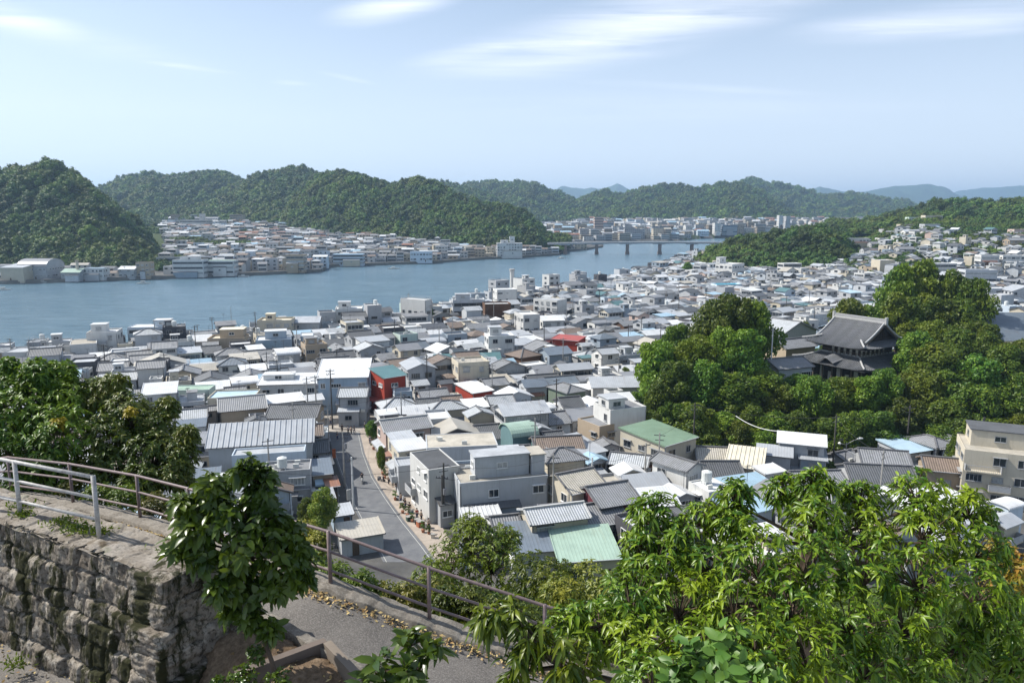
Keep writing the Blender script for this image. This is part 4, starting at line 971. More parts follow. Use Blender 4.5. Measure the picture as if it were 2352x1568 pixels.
# keep-out: the street and the square at its head
ST = [(752, 985), (778, 1080), (800, 1140), (830, 1200), (862, 1262), (875, 1310), (1035, 1310), (1010, 1262), (945, 1205), (915, 1150), (886, 1095), (872, 1040), (850, 1000), (850, 975), (745, 962)]
STP = np.array([at(px, py, 2.0)[:2] for px, py in ST])
def inpoly(pt, Pg):
    x, y = pt; c = False; n = len(Pg)
    for i in range(n):
        x1, y1 = Pg[i]; x2, y2 = Pg[i - 1]
        if (y1 > y) != (y2 > y) and x < (x2 - x1) * (y - y1) / (y2 - y1) + x1: c = not c
    return c
def street_hit(A):
    for a in A:
        if inpoly(a, STP): return True
    c = A.mean(0)
    if inpoly(c, STP): return True
    for i in range(len(STP)):
        p = (STP[i] + STP[i - 1]) / 2
        for q_ in (p, STP[i]):
            if inpoly(q_, A): return True
    return False
# keep-out: the row of houses' own pavement and the wooded mound, the temple and its yard
def ok_near(A):
    c = A.mean(0); px = float(pxof(c[0], c[1])); Y = c[1]
    for (x, y) in A:
        p = pxof(x, y)
        if y > float(YN(p)) - 5 or y < 84: return False
    if px < -90 or px > 2440: return False
    g = gz(c[0], c[1])
    if Y < 300:
        if g > 2.6: return False
        if px > 1480 and 127 < Y < 219: return False
    if float(top_z(np.array(px), np.array(float(Y)))) > g + .5: return False
    if px > 1960 and Y > 480: return rg.random() < .28
    if 1880 < px and Y > 430 and g > 6: return rg.random() < .35
    return not street_hit(A)
def pick_style(Y, rg, shore):
    t = rg.random()
    big = shore < 34 or rg.random() < .07
    if big and t < .42:
        kw = dict(roof='flat', rk='flat', rc=rg.choice(['white', 'lightgrey', 'lightgrey', 'grey', 'beige', 'grey']), floors=rg.choice([2, 2, 3, 3, 4])); h = kw['floors'] * rg.uniform(2.6, 3.0)
        kw['pent'] = [(rg.uniform(.05, .4), rg.uniform(.2, .4), rg.uniform(.3, .5), rg.uniform(.3, .5), rg.uniform(1.7, 2.2), rg.choice(['white', 'lightgrey', 'grey']))] if rg.random() < .4 else None
        kw['rail'] = rg.random() < .3; kw['tank'] = int(rg.random() < .3)
    else:
        kw = {}; kw['floors'] = rg.choice([1, 2, 2, 2, 2, 2, 3]); h = kw['floors'] * rg.uniform(2.3, 2.8) + (.6 if kw['floors'] == 1 else 0)
        u = rg.random()
        if u < .46: kw.update(roof=rg.choice(['gable', 'gable', 'gable', 'hip', 'gabley']), rk='tile', rc=rg.choice(['grey', 'grey', 'darkgrey', 'darkgrey', 'grey', 'brown', 'lightgrey', 'lightgrey', 'slate']))
        elif u < .78: kw.update(roof=rg.choice(['gable', 'shed', 'shed', 'gable', 'gabley']), rk='metal', rc=rg.choice(['white', 'white', 'white', 'white', 'white', 'lightgrey', 'lightgrey', 'grey', 'grey', 'grey', 'blue', 'lightgrey', 'white', 'beige', 'slate', 'beige', 'lightgrey', 'darkgrey', rg.choice(['teal', 'paleblue'])]))
        elif u < .82: kw.update(roof='barrel', rk='metal', rc=rg.choice(['lightgrey', 'white', 'grey']))
        else: kw.update(roof='flat', rk=rg.choice(['flat', 'flat', 'metal']), rc=rg.choice(['lightgrey', 'white', 'grey', 'white', 'beige', 'darkgrey']), tank=int(rg.random() < .15))
        if kw['roof'] == 'flat' and rg.random() < .2: kw['pent'] = [(rg.uniform(.05, .5), rg.uniform(.2, .4), rg.uniform(.25, .45), rg.uniform(.3, .5), rg.uniform(1.6, 2.3), rg.choice(['white', 'grey', 'lightgrey']))]
    kw['wc'] = rg.choice(['white', 'white', 'white', 'palegrey', 'palegrey', 'cream', 'grey', 'grey', 'beige', 'bluegrey', 'white', 'dark', 'palegrey', 'grey', 'paleblue', 'cream', 'grey', 'palegrey', 'white', rg.choice(['mint', 'brown', 'tan', 'pink'])])
    kw['win'] = rg.choice(['normal', 'normal', 'normal', 'few', 'bands' if kw['floors'] > 1 else 'few'])
    kw['ant'] = int(rg.random() < .3); kw['ac'] = rg.choice([0, 0, 1, 2]) if kw['roof'] == 'flat' else rg.choice([0, 1, 1, 2]); kw['balc'] = int(rg.random() < .5) if kw['floors'] > 1 else 0
    if kw['floors'] > 1 and rg.random() < .14: kw['base'] = rg.choice(['brown', 'tan', 'grey', 'dark', 'beige'])
    return h, kw
LOTS = []
def lot(x, y, w, d, r):
    A = foot(x, y, w, d, r)
    if hits(A, -.05) or not ok_near(A): return False
    c = A.mean(0); reg(A); px = float(pxof(c[0], c[1])); sh = float(YN(px)) - c[1]
    h, kw = pick_style(c[1], rg, sh)
    if min(w, d) < 5 and kw['floors'] > 2: h *= 2 / kw['floors']; kw['floors'] = 2; kw['pent'] = None
    if min(w, d) < 4.2: kw['pent'] = None; kw['tank'] = 0
    LOTS.append((x, y, w, d, r, h, kw, A)); return True
for (px, py, w_, d_) in [(742, 1195, 7, 7), (706, 1195, 4, 4), (736, 1160, 4, 4), (766, 1196, 4, 4), (752, 1130, 3, 3), (742, 1078, 3, 3), (790, 1240, 5, 4), (740, 1250, 6, 5), (790, 1285, 7, 6), (1788, 880, 9, 8), (1436, 872, 4, 4), (1462, 930, 4, 4), (988, 722, 4, 4), (2200, 1150, 10, 12), (2290, 1180, 14, 12), (945, 1085, 5, 7), (925, 1060, 4, 5), (2160, 1120, 6, 6), (775, 1000, 2, 2)]:
    p_ = at(px, py, 2); reg(foot(p_.x - w_ / 2, p_.y - d_ / 2, w_, d_, R(0)))
# rows of houses along crooked lanes
def lane_angle(x, y):
    return R(20) + R(16) * S((y - 180) / 300) * 1.0 + R(13) * float(vnoise(x / 55, y / 55, 3.3))
v = 60.0
cR, sR = math.cos(R(24)), math.sin(R(24))
while v < 760:
    dr = rg.uniform(5.2, 7.6); u = -420.0
    while u < 620:
        wd = rg.uniform(4.2, 8.4)
        if rg.random() < .06: wd *= 1.5
        vv = v + 9 * float(vnoise(u / 70, v / 90, 1.0)); x, y = u * cR - vv * sR, u * sR + vv * cR
        if 84 < y < 760 and abs(x) < .78 * y:
            r = lane_angle(x, y) + R(rg.uniform(-4, 4))
            lot(x, y, wd, dr + rg.uniform(-1.2, .6), r)
        u += wd + rg.choice([.3, .4, .5, .9, 1.4])
    v += dr + rg.choice([.4, .7, 1.1, 2.2])
n1 = len(LOTS)
for k in range(26000):            # infill: smaller houses and sheds in the gaps
    Y = 86 + 500 * rg.random() ** 1.15; px = rg.uniform(-60, 2400); x = (px - 1176) / 1725 * Y
    s = rg.choice([7.5, 6, 5, 4, 3.2]); wd, dp = s * rg.uniform(.8, 1.3), s * rg.uniform(.75, 1.1)
    lot(x, Y, wd, dp, lane_angle(x, Y) + R(rg.uniform(-8, 8)))
print('lots', n1, len(LOTS))
# the 300 largest in the picture become houses of their own
def big(Lt): return -(Lt[2] + 2) * (Lt[5] + Lt[3] * .4) / Lt[7].mean(0)[1] ** 2
def vis(Lt):
    c = Lt[7].mean(0); p = proj((c[0], c[1], 2 + Lt[5]))
    if p[0] < 25 or p[0] > 2330 or p[1] > 1300: return False
    if 1490 < p[0] and 700 < p[1] < 1010 and c[1] > 150 and (p[0] < 1760 or p[0] > 1990): return False     # behind the temple wood
    if p[0] < 440 and p[1] > 850 - 40 * (p[0] > 160) and p[1] > 820 + max(0, p[0] - 120) * .35: return False             # behind the leafy tree at left
    if p[0] > 1480 and p[1] > 1130: return False
    if p[1] > 1030 and p[0] < 480: return False
    return True
cand = sorted([Lt for Lt in LOTS if vis(Lt)], key=big)
NEED = 292 - NHERO; near = cand[:NEED]; nearset = set(id(x) for x in near)
rest = [Lt for Lt in LOTS if id(Lt) not in nearset]
SZ = {1: 'low', 2: 'two-storey', 3: 'three-storey', 4: 'four-storey'}
RF = {('gable', 'tile'): 'tiled gable', ('gabley', 'tile'): 'tiled gable', ('hip', 'tile'): 'hipped tile', ('gable', 'metal'): 'sheet-metal gable', ('gabley', 'metal'): 'sheet-metal gable', ('shed', 'metal'): 'sloping metal', ('barrel', 'metal'): 'curved metal', ('flat', 'flat'): 'flat', ('flat', 'metal'): 'flat metal'}
ORD = ['', 'second', 'third', 'fourth', 'fifth', 'sixth', 'seventh', 'eighth', 'ninth', 'tenth']
def relation(p):
    best = min(LM, key=lambda q_: math.hypot((q_[0] - p[0]), (q_[1] - p[1]) * 2.0)); dx, dy = p[0] - best[0], p[1] - best[1]
    if abs(dx) > abs(dy) * 1.3: rel = 'to the left of' if dx < 0 else 'to the right of'
    else: rel = 'behind' if dy < 0 else 'in front of'
    return rel + ' ' + best[2]
def uniq(items):
    """items: (obj, base label, px, py); same labels are told apart by their order from the left"""
    by = {}
    for it in items: by.setdefault(it[1], []).append(it)
    for b, L_ in by.items():
        if len(L_) == 1: L_[0][0]['label'] = b; continue
        L_.sort(key=lambda q_: q_[2])
        for i, it in enumerate(L_):
            pre = 'leftmost' if i == 0 else ('rightmost' if i == len(L_) - 1 else (ORD[min(i, 9)] + ' from left'))
            lb_ = b + ', ' + pre
            if len(lb_.split()) > 16: lb_ = b.split(', ')[0] + ', ' + pre
            it[0]['label'] = lb_
labs = []
for (x, y, w_, d_, r, h, kw, A) in near:
    parts = house(w_, d_, h, rng=rg, **kw)
    g = gz(*A.mean(0)); c = A.mean(0); p = proj((c[0], c[1], g + h))
    nm = f"{SZ[kw['floors']]} {WN[kw['wc']]} house {relation(p)}, {RN[kw['rc']]} roof"
    o = place_house(parts, x, y, g, r, None, 'house', GRP); labs.append((o, nm, p[0], p[1]))
uniq(labs)
for it in labs:
    if len(it[0]['label'].split()) > 16: it[0]['label'] = it[0]['label'].replace(' house ', ' ').replace('to the ', '')
# everything farther off is one mass of houses
ST1 = Stuff()
for (x, y, w_, d_, r, h, kw, A) in rest:
    g = gz(*A.mean(0)); Y = A.mean(0)[1]
    kw = dict(kw); kw['ac'] = 0 if Y > 200 else kw['ac']; kw['balc'] = kw['balc'] if Y < 300 else 0; kw['ant'] = kw['ant'] if Y < 330 else 0
    if Y > 400: kw['rail'] = False
    parts = house(w_, d_, h, rng=rg, lod=2 if Y > 170 else 1, door=False, **kw)
    M = Matrix.Translation((x, y, g)) @ Matrix.Rotation(r, 4, 'Z')
    for p in parts: ST1.add(p, M)
print('near rest', len(rest), len(ST1.mb.f))
# the far bank: terraces of houses up to the foot of the hills
TREEP = [(500, 560, 34, 790), (430, 560, 20, 830), (395, 600, 14, 600)]
cnt = 0
rows = []
Y = 515.0
while Y < 1950:
    step = 8.5 if Y < 1150 else 15
    u = 0.0; px = -60.0
    while px < (1330 if Y < 1150 else 2000):
        wd = rg.uniform(6, 12) * (1 if Y < 1150 else 1.8)
        if rg.random() < .08: wd *= 1.8
        yj = Y + 6 * float(vnoise(px / 90, Y / 60)) ; x = (px - 1176) / 1725 * yj
        yf = float(YF(px))
        if yj > yf + 8:
            A = foot(x, yj, wd, step * .78, R(rg.uniform(-14, 14)) + R(6)); c = A.mean(0); pc_ = float(pxof(c[0], c[1])); g = float(ground_z(np.array(pc_), np.array(c[1]))); t = float(top_z(np.array(pc_), np.array(c[1])))
            wood_ = t > g + .6
            tr = any(abs(x - (a - 1176) / 1725 * Yp) < rx and abs(yj - Yp) < 26 for (a, b_, rx, Yp) in TREEP)
            park = (pc_ < 372 and yj > 545) or (1590 < pc_ and yj < 1400) or (pc_ > 1290 and yj < 1240 and yj > 1100) 
            if not wood_ and not tr and not park and g > 0 and not hits(A) and rg.random() < (.93 if yj < 1150 else .8):
                fl = rg.choice([1, 2, 2, 2, 3] if yj < 1150 else [2, 3, 3, 4, 6]); h = fl * 2.8 + .4
                roof, rk = rg.choice([('gable', 'tile'), ('gable', 'tile'), ('hip', 'tile'), ('gable', 'metal'), ('shed', 'metal'), ('flat', 'flat'), ('flat', 'flat')]) if yj < 1150 else rg.choice([('flat', 'flat'), ('flat', 'flat'), ('gable', 'metal')])
                rc_ = rg.choice(['grey', 'grey', 'darkgrey', 'brown', 'lightgrey', 'white', 'white', 'beige', 'rust', 'blue']) if rk != 'tile' else rg.choice(['grey', 'grey', 'darkgrey', 'lightgrey', 'brown'])
                wc_ = rg.choice(['white', 'white', 'palegrey', 'cream', 'grey', 'tan', 'beige', 'white', 'grey', 'paleblue'])
                parts = house(wd, step * .78, h, roof, rk, rc_, wc_, fl, rng=rg, lod=2, win='normal' if rg.random() < .6 else 'bands', sides='fl', door=False)
                M = Matrix.Translation((x, yj, g)) @ Matrix.Rotation(R(rg.uniform(-14, 14)) + R(6), 4, 'Z')
                for p in parts: ST1.add(p, M)
                cnt += 1
        px += (wd + rg.choice([.6, 1, 2, 4])) / yj * 1725
    Y += step + rg.choice([.5, 1.5, 3])
print('far houses', cnt, 'faces', len(ST1.mb.f))
o = ST1.mb.obj('distant_houses', ST1.mats); tag(o, 'countless small houses packed over the farther town and across the water', 'houses', kind='stuff')
# ---------------------------------------------------------------- temple on the mound
def g_at(x, y): return gz(x, y)
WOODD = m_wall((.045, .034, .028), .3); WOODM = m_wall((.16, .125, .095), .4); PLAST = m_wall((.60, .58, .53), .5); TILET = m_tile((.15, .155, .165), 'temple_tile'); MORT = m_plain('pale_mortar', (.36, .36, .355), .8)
def temple():
    c0 = atY(1985, 806, 151.0); r0 = R(30); W, D = 17.5, 15.5; ze = c0.z - 10.6
    root = empty('temple', (c0.x, c0.y, 10.6), r0)
    tag(root, 'old two-storey wooden temple with sweeping grey tiled roofs standing among the trees', 'temple'); THINGS.append(root)
    zr = ze + 4.9; yg = 2.7                       # ridge height, inset of the gable
    pz = lambda s: ze + (zr - ze) * (.52 * s + .48 * s * s)
    def lift(a, L, s): return .55 * (abs(2 * a / L - 1) ** 4) * (1 - s) ** 2
    up = MB(); n = 12; rb = MB(); rb2 = MB()
    def slope_side(sgn):
        ys = np.linspace(0, D, 34)
        def pt(y, s):
            x = s * W / 2 if sgn < 0 else W - s * W / 2
            return (x, y, pz(s) + lift(y, D, s))
        sg = yg / (W / 2)
        for j in range(n):
            s0, s1 = j / n, (j + 1) / n
            for a, b in zip(ys, ys[1:]):
                lo = lambda s: min(yg, s * W / 2 * .98) if s < .36 else yg * .62
                f = lambda y, s: min(max(y, lo(s)), D - lo(s))
                q4 = [pt(f(a, s0), s0), pt(f(b, s0), s0), pt(f(b, s1), s1), pt(f(a, s1), s1)]
                if sgn < 0: q4 = q4[::-1]
                if (Vector(q4[0]) - Vector(q4[2])).length > .01: up.poly(q4)
        y = .2
        while y < D - .1:
            smax = 1.0
            e = min(y, D - y)
            if e < yg * .62: smax = max(.05, e / (W / 2))
            pts = [pt(y, s) for s in np.linspace(0, smax, 8)]
            rb.tube([(a, b, c + .05) for a, b, c in pts], .085, 5); y += .42
    slope_side(-1); slope_side(1)
    def skirt(sgn):
        sm = .34; m = 5
        def pt(x, s):
            y = s * W / 2 if sgn < 0 else D - s * W / 2
            return (x, y, pz(s) + lift(x, W, s))
        xs = np.linspace(0, W, 36)
        for j in range(m):
            s0, s1 = sm * j / m, sm * (j + 1) / m
            for a, b in zip(xs, xs[1:]):
                f = lambda x, s: min(max(x, s * W / 2), W - s * W / 2)
                q4 = [pt(f(a, s0), s0), pt(f(b, s0), s0), pt(f(b, s1), s1), pt(f(a, s1), s1)]
                if sgn > 0: q4 = q4[::-1]
                up.poly(q4)
        x = .2
        while x < W - .1:
            e = min(x, W - x); s2 = min(sm, e / (W / 2))
            if s2 > .03: rb.tube([(a, b, c + .05) for a, b, c in [pt(x, s) for s in np.linspace(0, s2, 5)]], .085, 5)
            x += .42
    skirt(-1); skirt(1)
    # soffit
    up.poly([(0.05, 0.05, ze - .05), (.05, D - .05, ze - .05), (W - .05, D - .05, ze - .05), (W - .05, .05, ze - .05)][::-1])
    for a, b in (((0, 0), (W, 0)), ((W, 0), (W, D)), ((W, D), (0, D)), ((0, D), (0, 0))):
        pass
    ro = up.obj('upper_roof', TILET, root); rb.obj('tile_rib', TILET, ro)
    rg = MB(); rg.beam((W / 2, yg * .5, zr + .35), (W / 2, D - yg * .5, zr + .35), .5, .8); rg.beam((W / 2, yg * .45, zr + .82), (W / 2, D - yg * .45, zr + .82), .7, .14)
    for yy_ in (yg * .5, D - yg * .5): rg.box(W / 2 - .35, yy_ - .2, zr - .2, W / 2 + .35, yy_ + .2, zr + 1.3)
    rg.obj('ridge', MORT, ro)
    for yv in (yg * .62, D - yg * .62):       # descending ridges and barge boards
        for sg in (-1, 1):
            P_ = [((s * W / 2 if sg < 0 else W - s * W / 2), yv, pz(s) + .22) for s in np.linspace(.3, 1, 8)]
            MB().tube(P_, .2, 6).obj('descending_ridge', MORT, ro)
    for cx_, cy_ in ((0, 0), (W, 0), (0, D), (W, D)):
        sx_ = 1 if cx_ == 0 else -1; sy_ = 1 if cy_ == 0 else -1
        MB().tube([(cx_ + sx_ * s * W / 2, cy_ + sy_ * s * W / 2, pz(s) + lift(0, 1, s) + .2) for s in np.linspace(0, .34, 6)], .2, 6).obj('descending_ridge', MORT, ro)
    ga = MB(); gb = MB()
    for yv, sg in ((yg - .15, -1), (D - yg + .15, 1)):
        pts = [(s * W / 2, yv, pz(s) - .15) for s in np.linspace(.36, 1, 8)] + [(W - s * W / 2, yv, pz(s) - .15) for s in np.linspace(1, .36, 8)]
        ga.poly(pts if sg < 0 else pts[::-1])
        zb = pz(.36)
        for k in range(7): x = W / 2 - 3.3 + k * 1.1; ga.beam((x, yv - .06, zb), (x, yv - .06, min(zr - .6, pz(1 - abs(x - W / 2) / (W / 2)) - .3)), .16)
        ga.beam((W * .2, yv - .08, zb + .15), (W * .8, yv - .08, zb + .15), .2, .3)
        for sd_ in (-1, 1): gb.tube([((s * W / 2 if sd_ < 0 else W - s * W / 2), yg * .62 - .08 if sg < 0 else D - yg * .62 + .08, pz(s) - .25) for s in np.linspace(.32, 1, 8)], .16, 5)
    ga.obj('gable', WOODD, root); gb.obj('barge_board', WOODM, root)
    # lower roof: curved skirt all round, with a small gabled bay on the long front
    zl = 4.1; lo = MB(); lr = MB(); ov = 1.3; ins = 3.0; rise = 2.0; X0, X1, Y0, Y1 = -ov, W + ov, -ov, D + ov
    lz = lambda s, a, L: zl + rise * (.6 * s + .4 * s * s) + .5 * (abs(2 * a / L - 1) ** 4) * (1 - s) ** 2
    def side(p0, p1, inward, L):
        p0 = Vector((*p0, 0)); p1 = Vector((*p1, 0)); d = (p1 - p0).normalized(); iv = Vector((*inward, 0))
        ts = np.linspace(0, L, 30)
        f = lambda t, s: min(max(t, s * (ins + ov)), L - s * (ins + ov))
        def pt(t, s): q_ = p0 + d * f(t, s) + iv * s * (ins + ov); return (q_.x, q_.y, lz(s, f(t, s), L))
        for j in range(6):
            for a, b in zip(ts, ts[1:]): lo.poly([pt(a, j / 6), pt(b, j / 6), pt(b, (j + 1) / 6), pt(a, (j + 1) / 6)])
        t = .2
        while t < L - .1:
            s2 = min(1, min(t, L - t) / (ins + ov))
            if s2 > .05: lr.tube([(pt(t, s)[0], pt(t, s)[1], pt(t, s)[2] + .05) for s in np.linspace(0, s2, 6)], .085, 5)
            t += .42
    side((X0, Y0), (X1, Y0), (0, 1), X1 - X0); side((X1, Y0), (X1, Y1), (-1, 0), Y1 - Y0); side((X1, Y1), (X0, Y1), (0, -1), X1 - X0); side((X0, Y1), (X0, Y0), (1, 0), Y1 - Y0)
    lo.poly([(X0 + .05, Y0 + .05, zl - .04), (X0 + .05, Y1 - .05, zl - .04), (X1 - .05, Y1 - .05, zl - .04), (X1 - .05, Y0 + .05, zl - .04)])
    l = lo.obj('lower_roof', TILET, root); lr.obj('tile_rib', TILET, l)
    for cx_, cy_ in ((X0, Y0), (X1, Y0), (X0, Y1), (X1, Y1)):
        sx_ = 1 if cx_ < 1 else -1; sy_ = 1 if cy_ < 1 else -1
        MB().tube([(cx_ + sx_ * s * (ins + ov), cy_ + sy_ * s * (ins + ov), lz(s, 0, 1) + .2) for s in np.linspace(0, 1, 7)], .19, 6).obj('descending_ridge', MORT, l)
    cr = MB(); cr.beam((ins, ins, zl + rise + .15), (ins, D - ins, zl + rise + .15), .35, .35); cr.beam((ins, ins, zl + rise + .15), (W - ins, ins, zl + rise + .15), .35, .35)
    cr.obj('ridge', MORT, l)
    bay = MB(); yc = D * .52
    for sg in (-1, 1):
        for a, b in zip(np.linspace(0, 1, 6), np.linspace(0, 1, 6)[1:]):
            z = lambda s: zl + .75 + .95 * math.cos(s * math.pi / 2) ** 1.5
            q4 = [(-1.5, yc + sg * a * 2.1, z(a)), (-1.5, yc + sg * b * 2.1, z(b)), (2.2, yc + sg * b * 2.1, z(b) + .6), (2.2, yc + sg * a * 2.1, z(a) + .6)]
            bay.poly(q4 if sg < 0 else q4[::-1]); bay.poly([(x, y, zz - .18) for x, y, zz in (q4[::-1] if sg < 0 else q4)]); bay.poly([q4[0], q4[1], (q4[1][0], q4[1][1], q4[1][2] - .18), (q4[0][0], q4[0][1], q4[0][2] - .18)])
    bay.obj('entrance_gable', TILET, root)
    uw = MB(); uw.box(ins + .1, ins + .1, zl + rise - .4, W - ins - .1, D - ins - .1, ze - .05); u = uw.obj('upper_wall', WOODD, root)
    pn = MB()
    for k in range(5):
        y = ins + .5 + k * 1.45; pn.box(ins + .05, y, zl + rise + .35, ins + .09, y + .55, ze - .7)
    for k in range(6):
        x = ins + .5 + k * 1.5; pn.box(x, ins + .05, zl + rise + .35, x + .5, ins + .09, ze - .7)
    pn.obj('panel', PLAST, u)
    po = MB(); po.beam((ins - .35, ins - .35, zl + rise + .85), (ins - .35, D - ins + .3, zl + rise + .85), .12); po.beam((ins - .35, ins - .35, zl + rise + .85), (W - ins + .3, ins - .35, zl + rise + .85), .12)
    for k in range(9): po.box(ins - .4, ins - .35 + k * .95, zl + rise + .1, ins - .3, ins - .25 + k * .95, zl + rise + .85)
    for k in range(11): po.box(ins - .35 + k * .98, ins - .4, zl + rise + .1, ins - .25 + k * .98, ins - .3, zl + rise + .85)
    po.obj('gallery_rail', WOODM, root)
    lw = MB(); lw.box(1.7, 1.7, -2, W - 1.7, D - 1.7, zl - .05); lwo = lw.obj('lower_wall', WOODD, root)
    p2 = MB()
    for k in range(5): p2.box(1.63, 2.2 + k * 2.1, .2, 1.69, 3.1 + k * 2.1, 2.2 if k % 2 else 3.2)
    p2.obj('panel', PLAST, lwo)
    for k in range(6):
        b = MB(); b.tube([(.55, .6 + k * 2.36, -2), (.55, .6 + k * 2.36, zl)], .17, 8); b.obj('pillar', WOODM, root)
    for k in range(1, 6):
        b = MB(); b.tube([(.55 + k * 2.75, .6, -2), (.55 + k * 2.75, .6, zl)], .17, 8); b.obj('pillar', WOODD, root)
    st = MB(); st.box(-.2, -.2, -2.5, W + .2, D + .2, .0); st.obj('stone_base', m_wall((.34, .31, .27)), root)
    reg(foot(c0.x, c0.y, W, D, r0))
temple()
for a in [(1788, 846, 4, 78, 7, 20, 'low tiled hall left of the temple steps', 'gable', 'tile', 'grey', 'palegrey'),
          (1806, 800, 4.5, 66, 7, 26, 'small tiled hall with a swept roof behind the temple on its left', 'gable', 'tile', 'grey', 'tan'),
          (1795, 770, 5, 80, 8, 36, 'tiled temple outbuilding with long grey roof', 'gabley', 'tile', 'lightgrey', 'white')]:
    H(*a, group='halls beside the temple', floors=1, y0=140, win='few')

# ---------------------------------------------------------------- bridge
def bridge():
    Yb = 870.0; zt = 14.4; x0 = (1258 - 1176) / 1725 * Yb; x1 = (1760 - 1176) / 1725 * Yb
    root = empty('bridge', ((x0 + x1) / 2, Yb, 0)); tag(root, 'long grey road bridge on piers crossing the strait in the distance', 'bridge'); THINGS.append(root)
    ox = (x0 + x1) / 2; mc = m_wall((.36, .38, .40), .4); md = m_wall((.24, .19, .17), .5)
    z = lambda x: zt - 1.6 * ((x - ox) / ((x1 - x0) / 2)) ** 2
    xs = np.linspace(x0, x1, 40); dk = MB(); gr = MB(); rl = MB()
    piers = [(p - 1176) / 1725 * Yb for p in (1300, 1372, 1443, 1518, 1592, 1665)]
    for a, b in zip(xs, xs[1:]): dk.beam((a - ox, 0, z(a) - .35), (b - ox + .05, 0, z(b) - .35), 9, .7)
    for a, b in zip(xs, xs[1:]):
        for s in (-3.6, 3.6):
            m = (a + b) / 2; dd = min(abs(m - p) for p in piers); dep = 1.0 + 1.3 * math.exp(-(dd / 7) ** 2)
            gr.beam((a - ox, s, z(a) - .7 - dep / 2), (b - ox + .05, s, z(b) - .7 - dep / 2), .5, dep)
    for s in (-4.4, 4.4):
        for a, b in zip(xs, xs[1:]): rl.beam((a - ox, s, z(a) + 1.0), (b - ox + .05, s, z(b) + 1.0), .14, .14); rl.beam((a - ox, s, z(a) + .5), (b - ox + .05, s, z(b) + .5), .1, .1)
        x = x0
        while x < x1: rl.box(x - ox - .08, s - .08, z(x), x - ox + .08, s + .08, z(x) + 1.0); x += 4
    dk.obj('deck', mc, root); gr.obj('girder', mc, root); rl.obj('railing', RAILM, root)
    for p in piers:
        m = MB(); m.box(p - ox - 1.4, -3.4, 3.2, p - ox + 1.4, 3.4, z(p) - 2.2); m.box(p - ox - 1.9, -4.2, -3, p - ox + 1.9, 4.2, 3.2); m.box(p - ox - 1.7, -4, z(p) - 2.9, p - ox + 1.7, 4, z(p) - 2.3); m.obj('pier', md, root)
    for k, p in enumerate((1340, 1425, 1560)):
        x = (p - 1176) / 1725 * Yb; l = MB(); l.tube([(x - ox, 3.9, z(x)), (x - ox, 3.9, z(x) + 7), (x - ox, 2.4, z(x) + 7.6)], [.14, .1, .07], 6); l.obj('lamp_post', RAILM, root)
bridge()

# ---------------------------------------------------------------- chimneys, poles, lines
def tower(px, pyb, h, w, col_, label, name='chimney', cat='chimney', cap=True):
    x, y, g = march(px, pyb, 0.5, 150); root = empty(name, (x, y, g)); tag(root, label, cat); THINGS.append(root)
    m = MB(); m.tube([(0, 0, -1), (0, 0, h * .6), (0, 0, h)], [w * .6, w * .54, w * .5], 10); m.obj('shaft', m_wall(col_), root)
    c = MB(); c.tube([(0, 0, h - .5), (0, 0, h + .5)], w * .66, 10); c.obj('cap', m_wall(sc3(col_, .7)), root)
    l = MB(); l.beam((w * .62, 0, 0), (w * .62, 0, h + 1.5), .1); 
    for k in range(int(h / .8)): l.beam((w * .62, -.2, k * .8), (w * .62, .2, k * .8), .06)
    l.obj('ladder', DARKM, root)
tower(196, 800, 12.5, 1.7, (.62, .52, .40), 'square cream chimney rising from the left waterfront')
tower(1176, 688, 16, 2.2, (.68, .66, .62), 'white chimney tower standing on the waterfront in the middle')
WIREM = m_plain('cable', (.04, .04, .045), .6); CONC = m_plain('pole_concrete', (.30, .29, .27), .8)
POLES = []
def pole(px, pyb, h, label, arms=2, trans=True, y0=85, colm=None, r=.16):
    x, y, g = march(px, pyb, 0.1, y0); root = empty('utility_pole', (x, y, g), rg.uniform(-.3, .9)); tag(root, label, 'utility pole', 'utility poles among the houses'); THINGS.append(root)
    m = MB(); m.tube([(0, 0, -1), (0, 0, h)], [r * 1.15, r * .75], 8); m.obj('post', colm or CONC, root)
    for k in range(arms):
        b = MB(); b.box(-.9, -.05, h - .5 - k * .7, .9, .05, h - .4 - k * .7)
        for t in (-.8, -.4, .4, .8): b.tube([(t, 0, h - .4 - k * .7), (t, 0, h - .2 - k * .7)], .06, 5)
        b.obj('crossarm', DARKM, root)
    if trans:
        b = MB(); b.tube([(.38, 0, h - 2.9), (.38, 0, h - 2.0)], .27, 9); b.obj('transformer', m_plain('transformer', (.22, .22, .23), .5), root)
    POLES.append((Vector((x, y, g + h - .4)), root)); return root
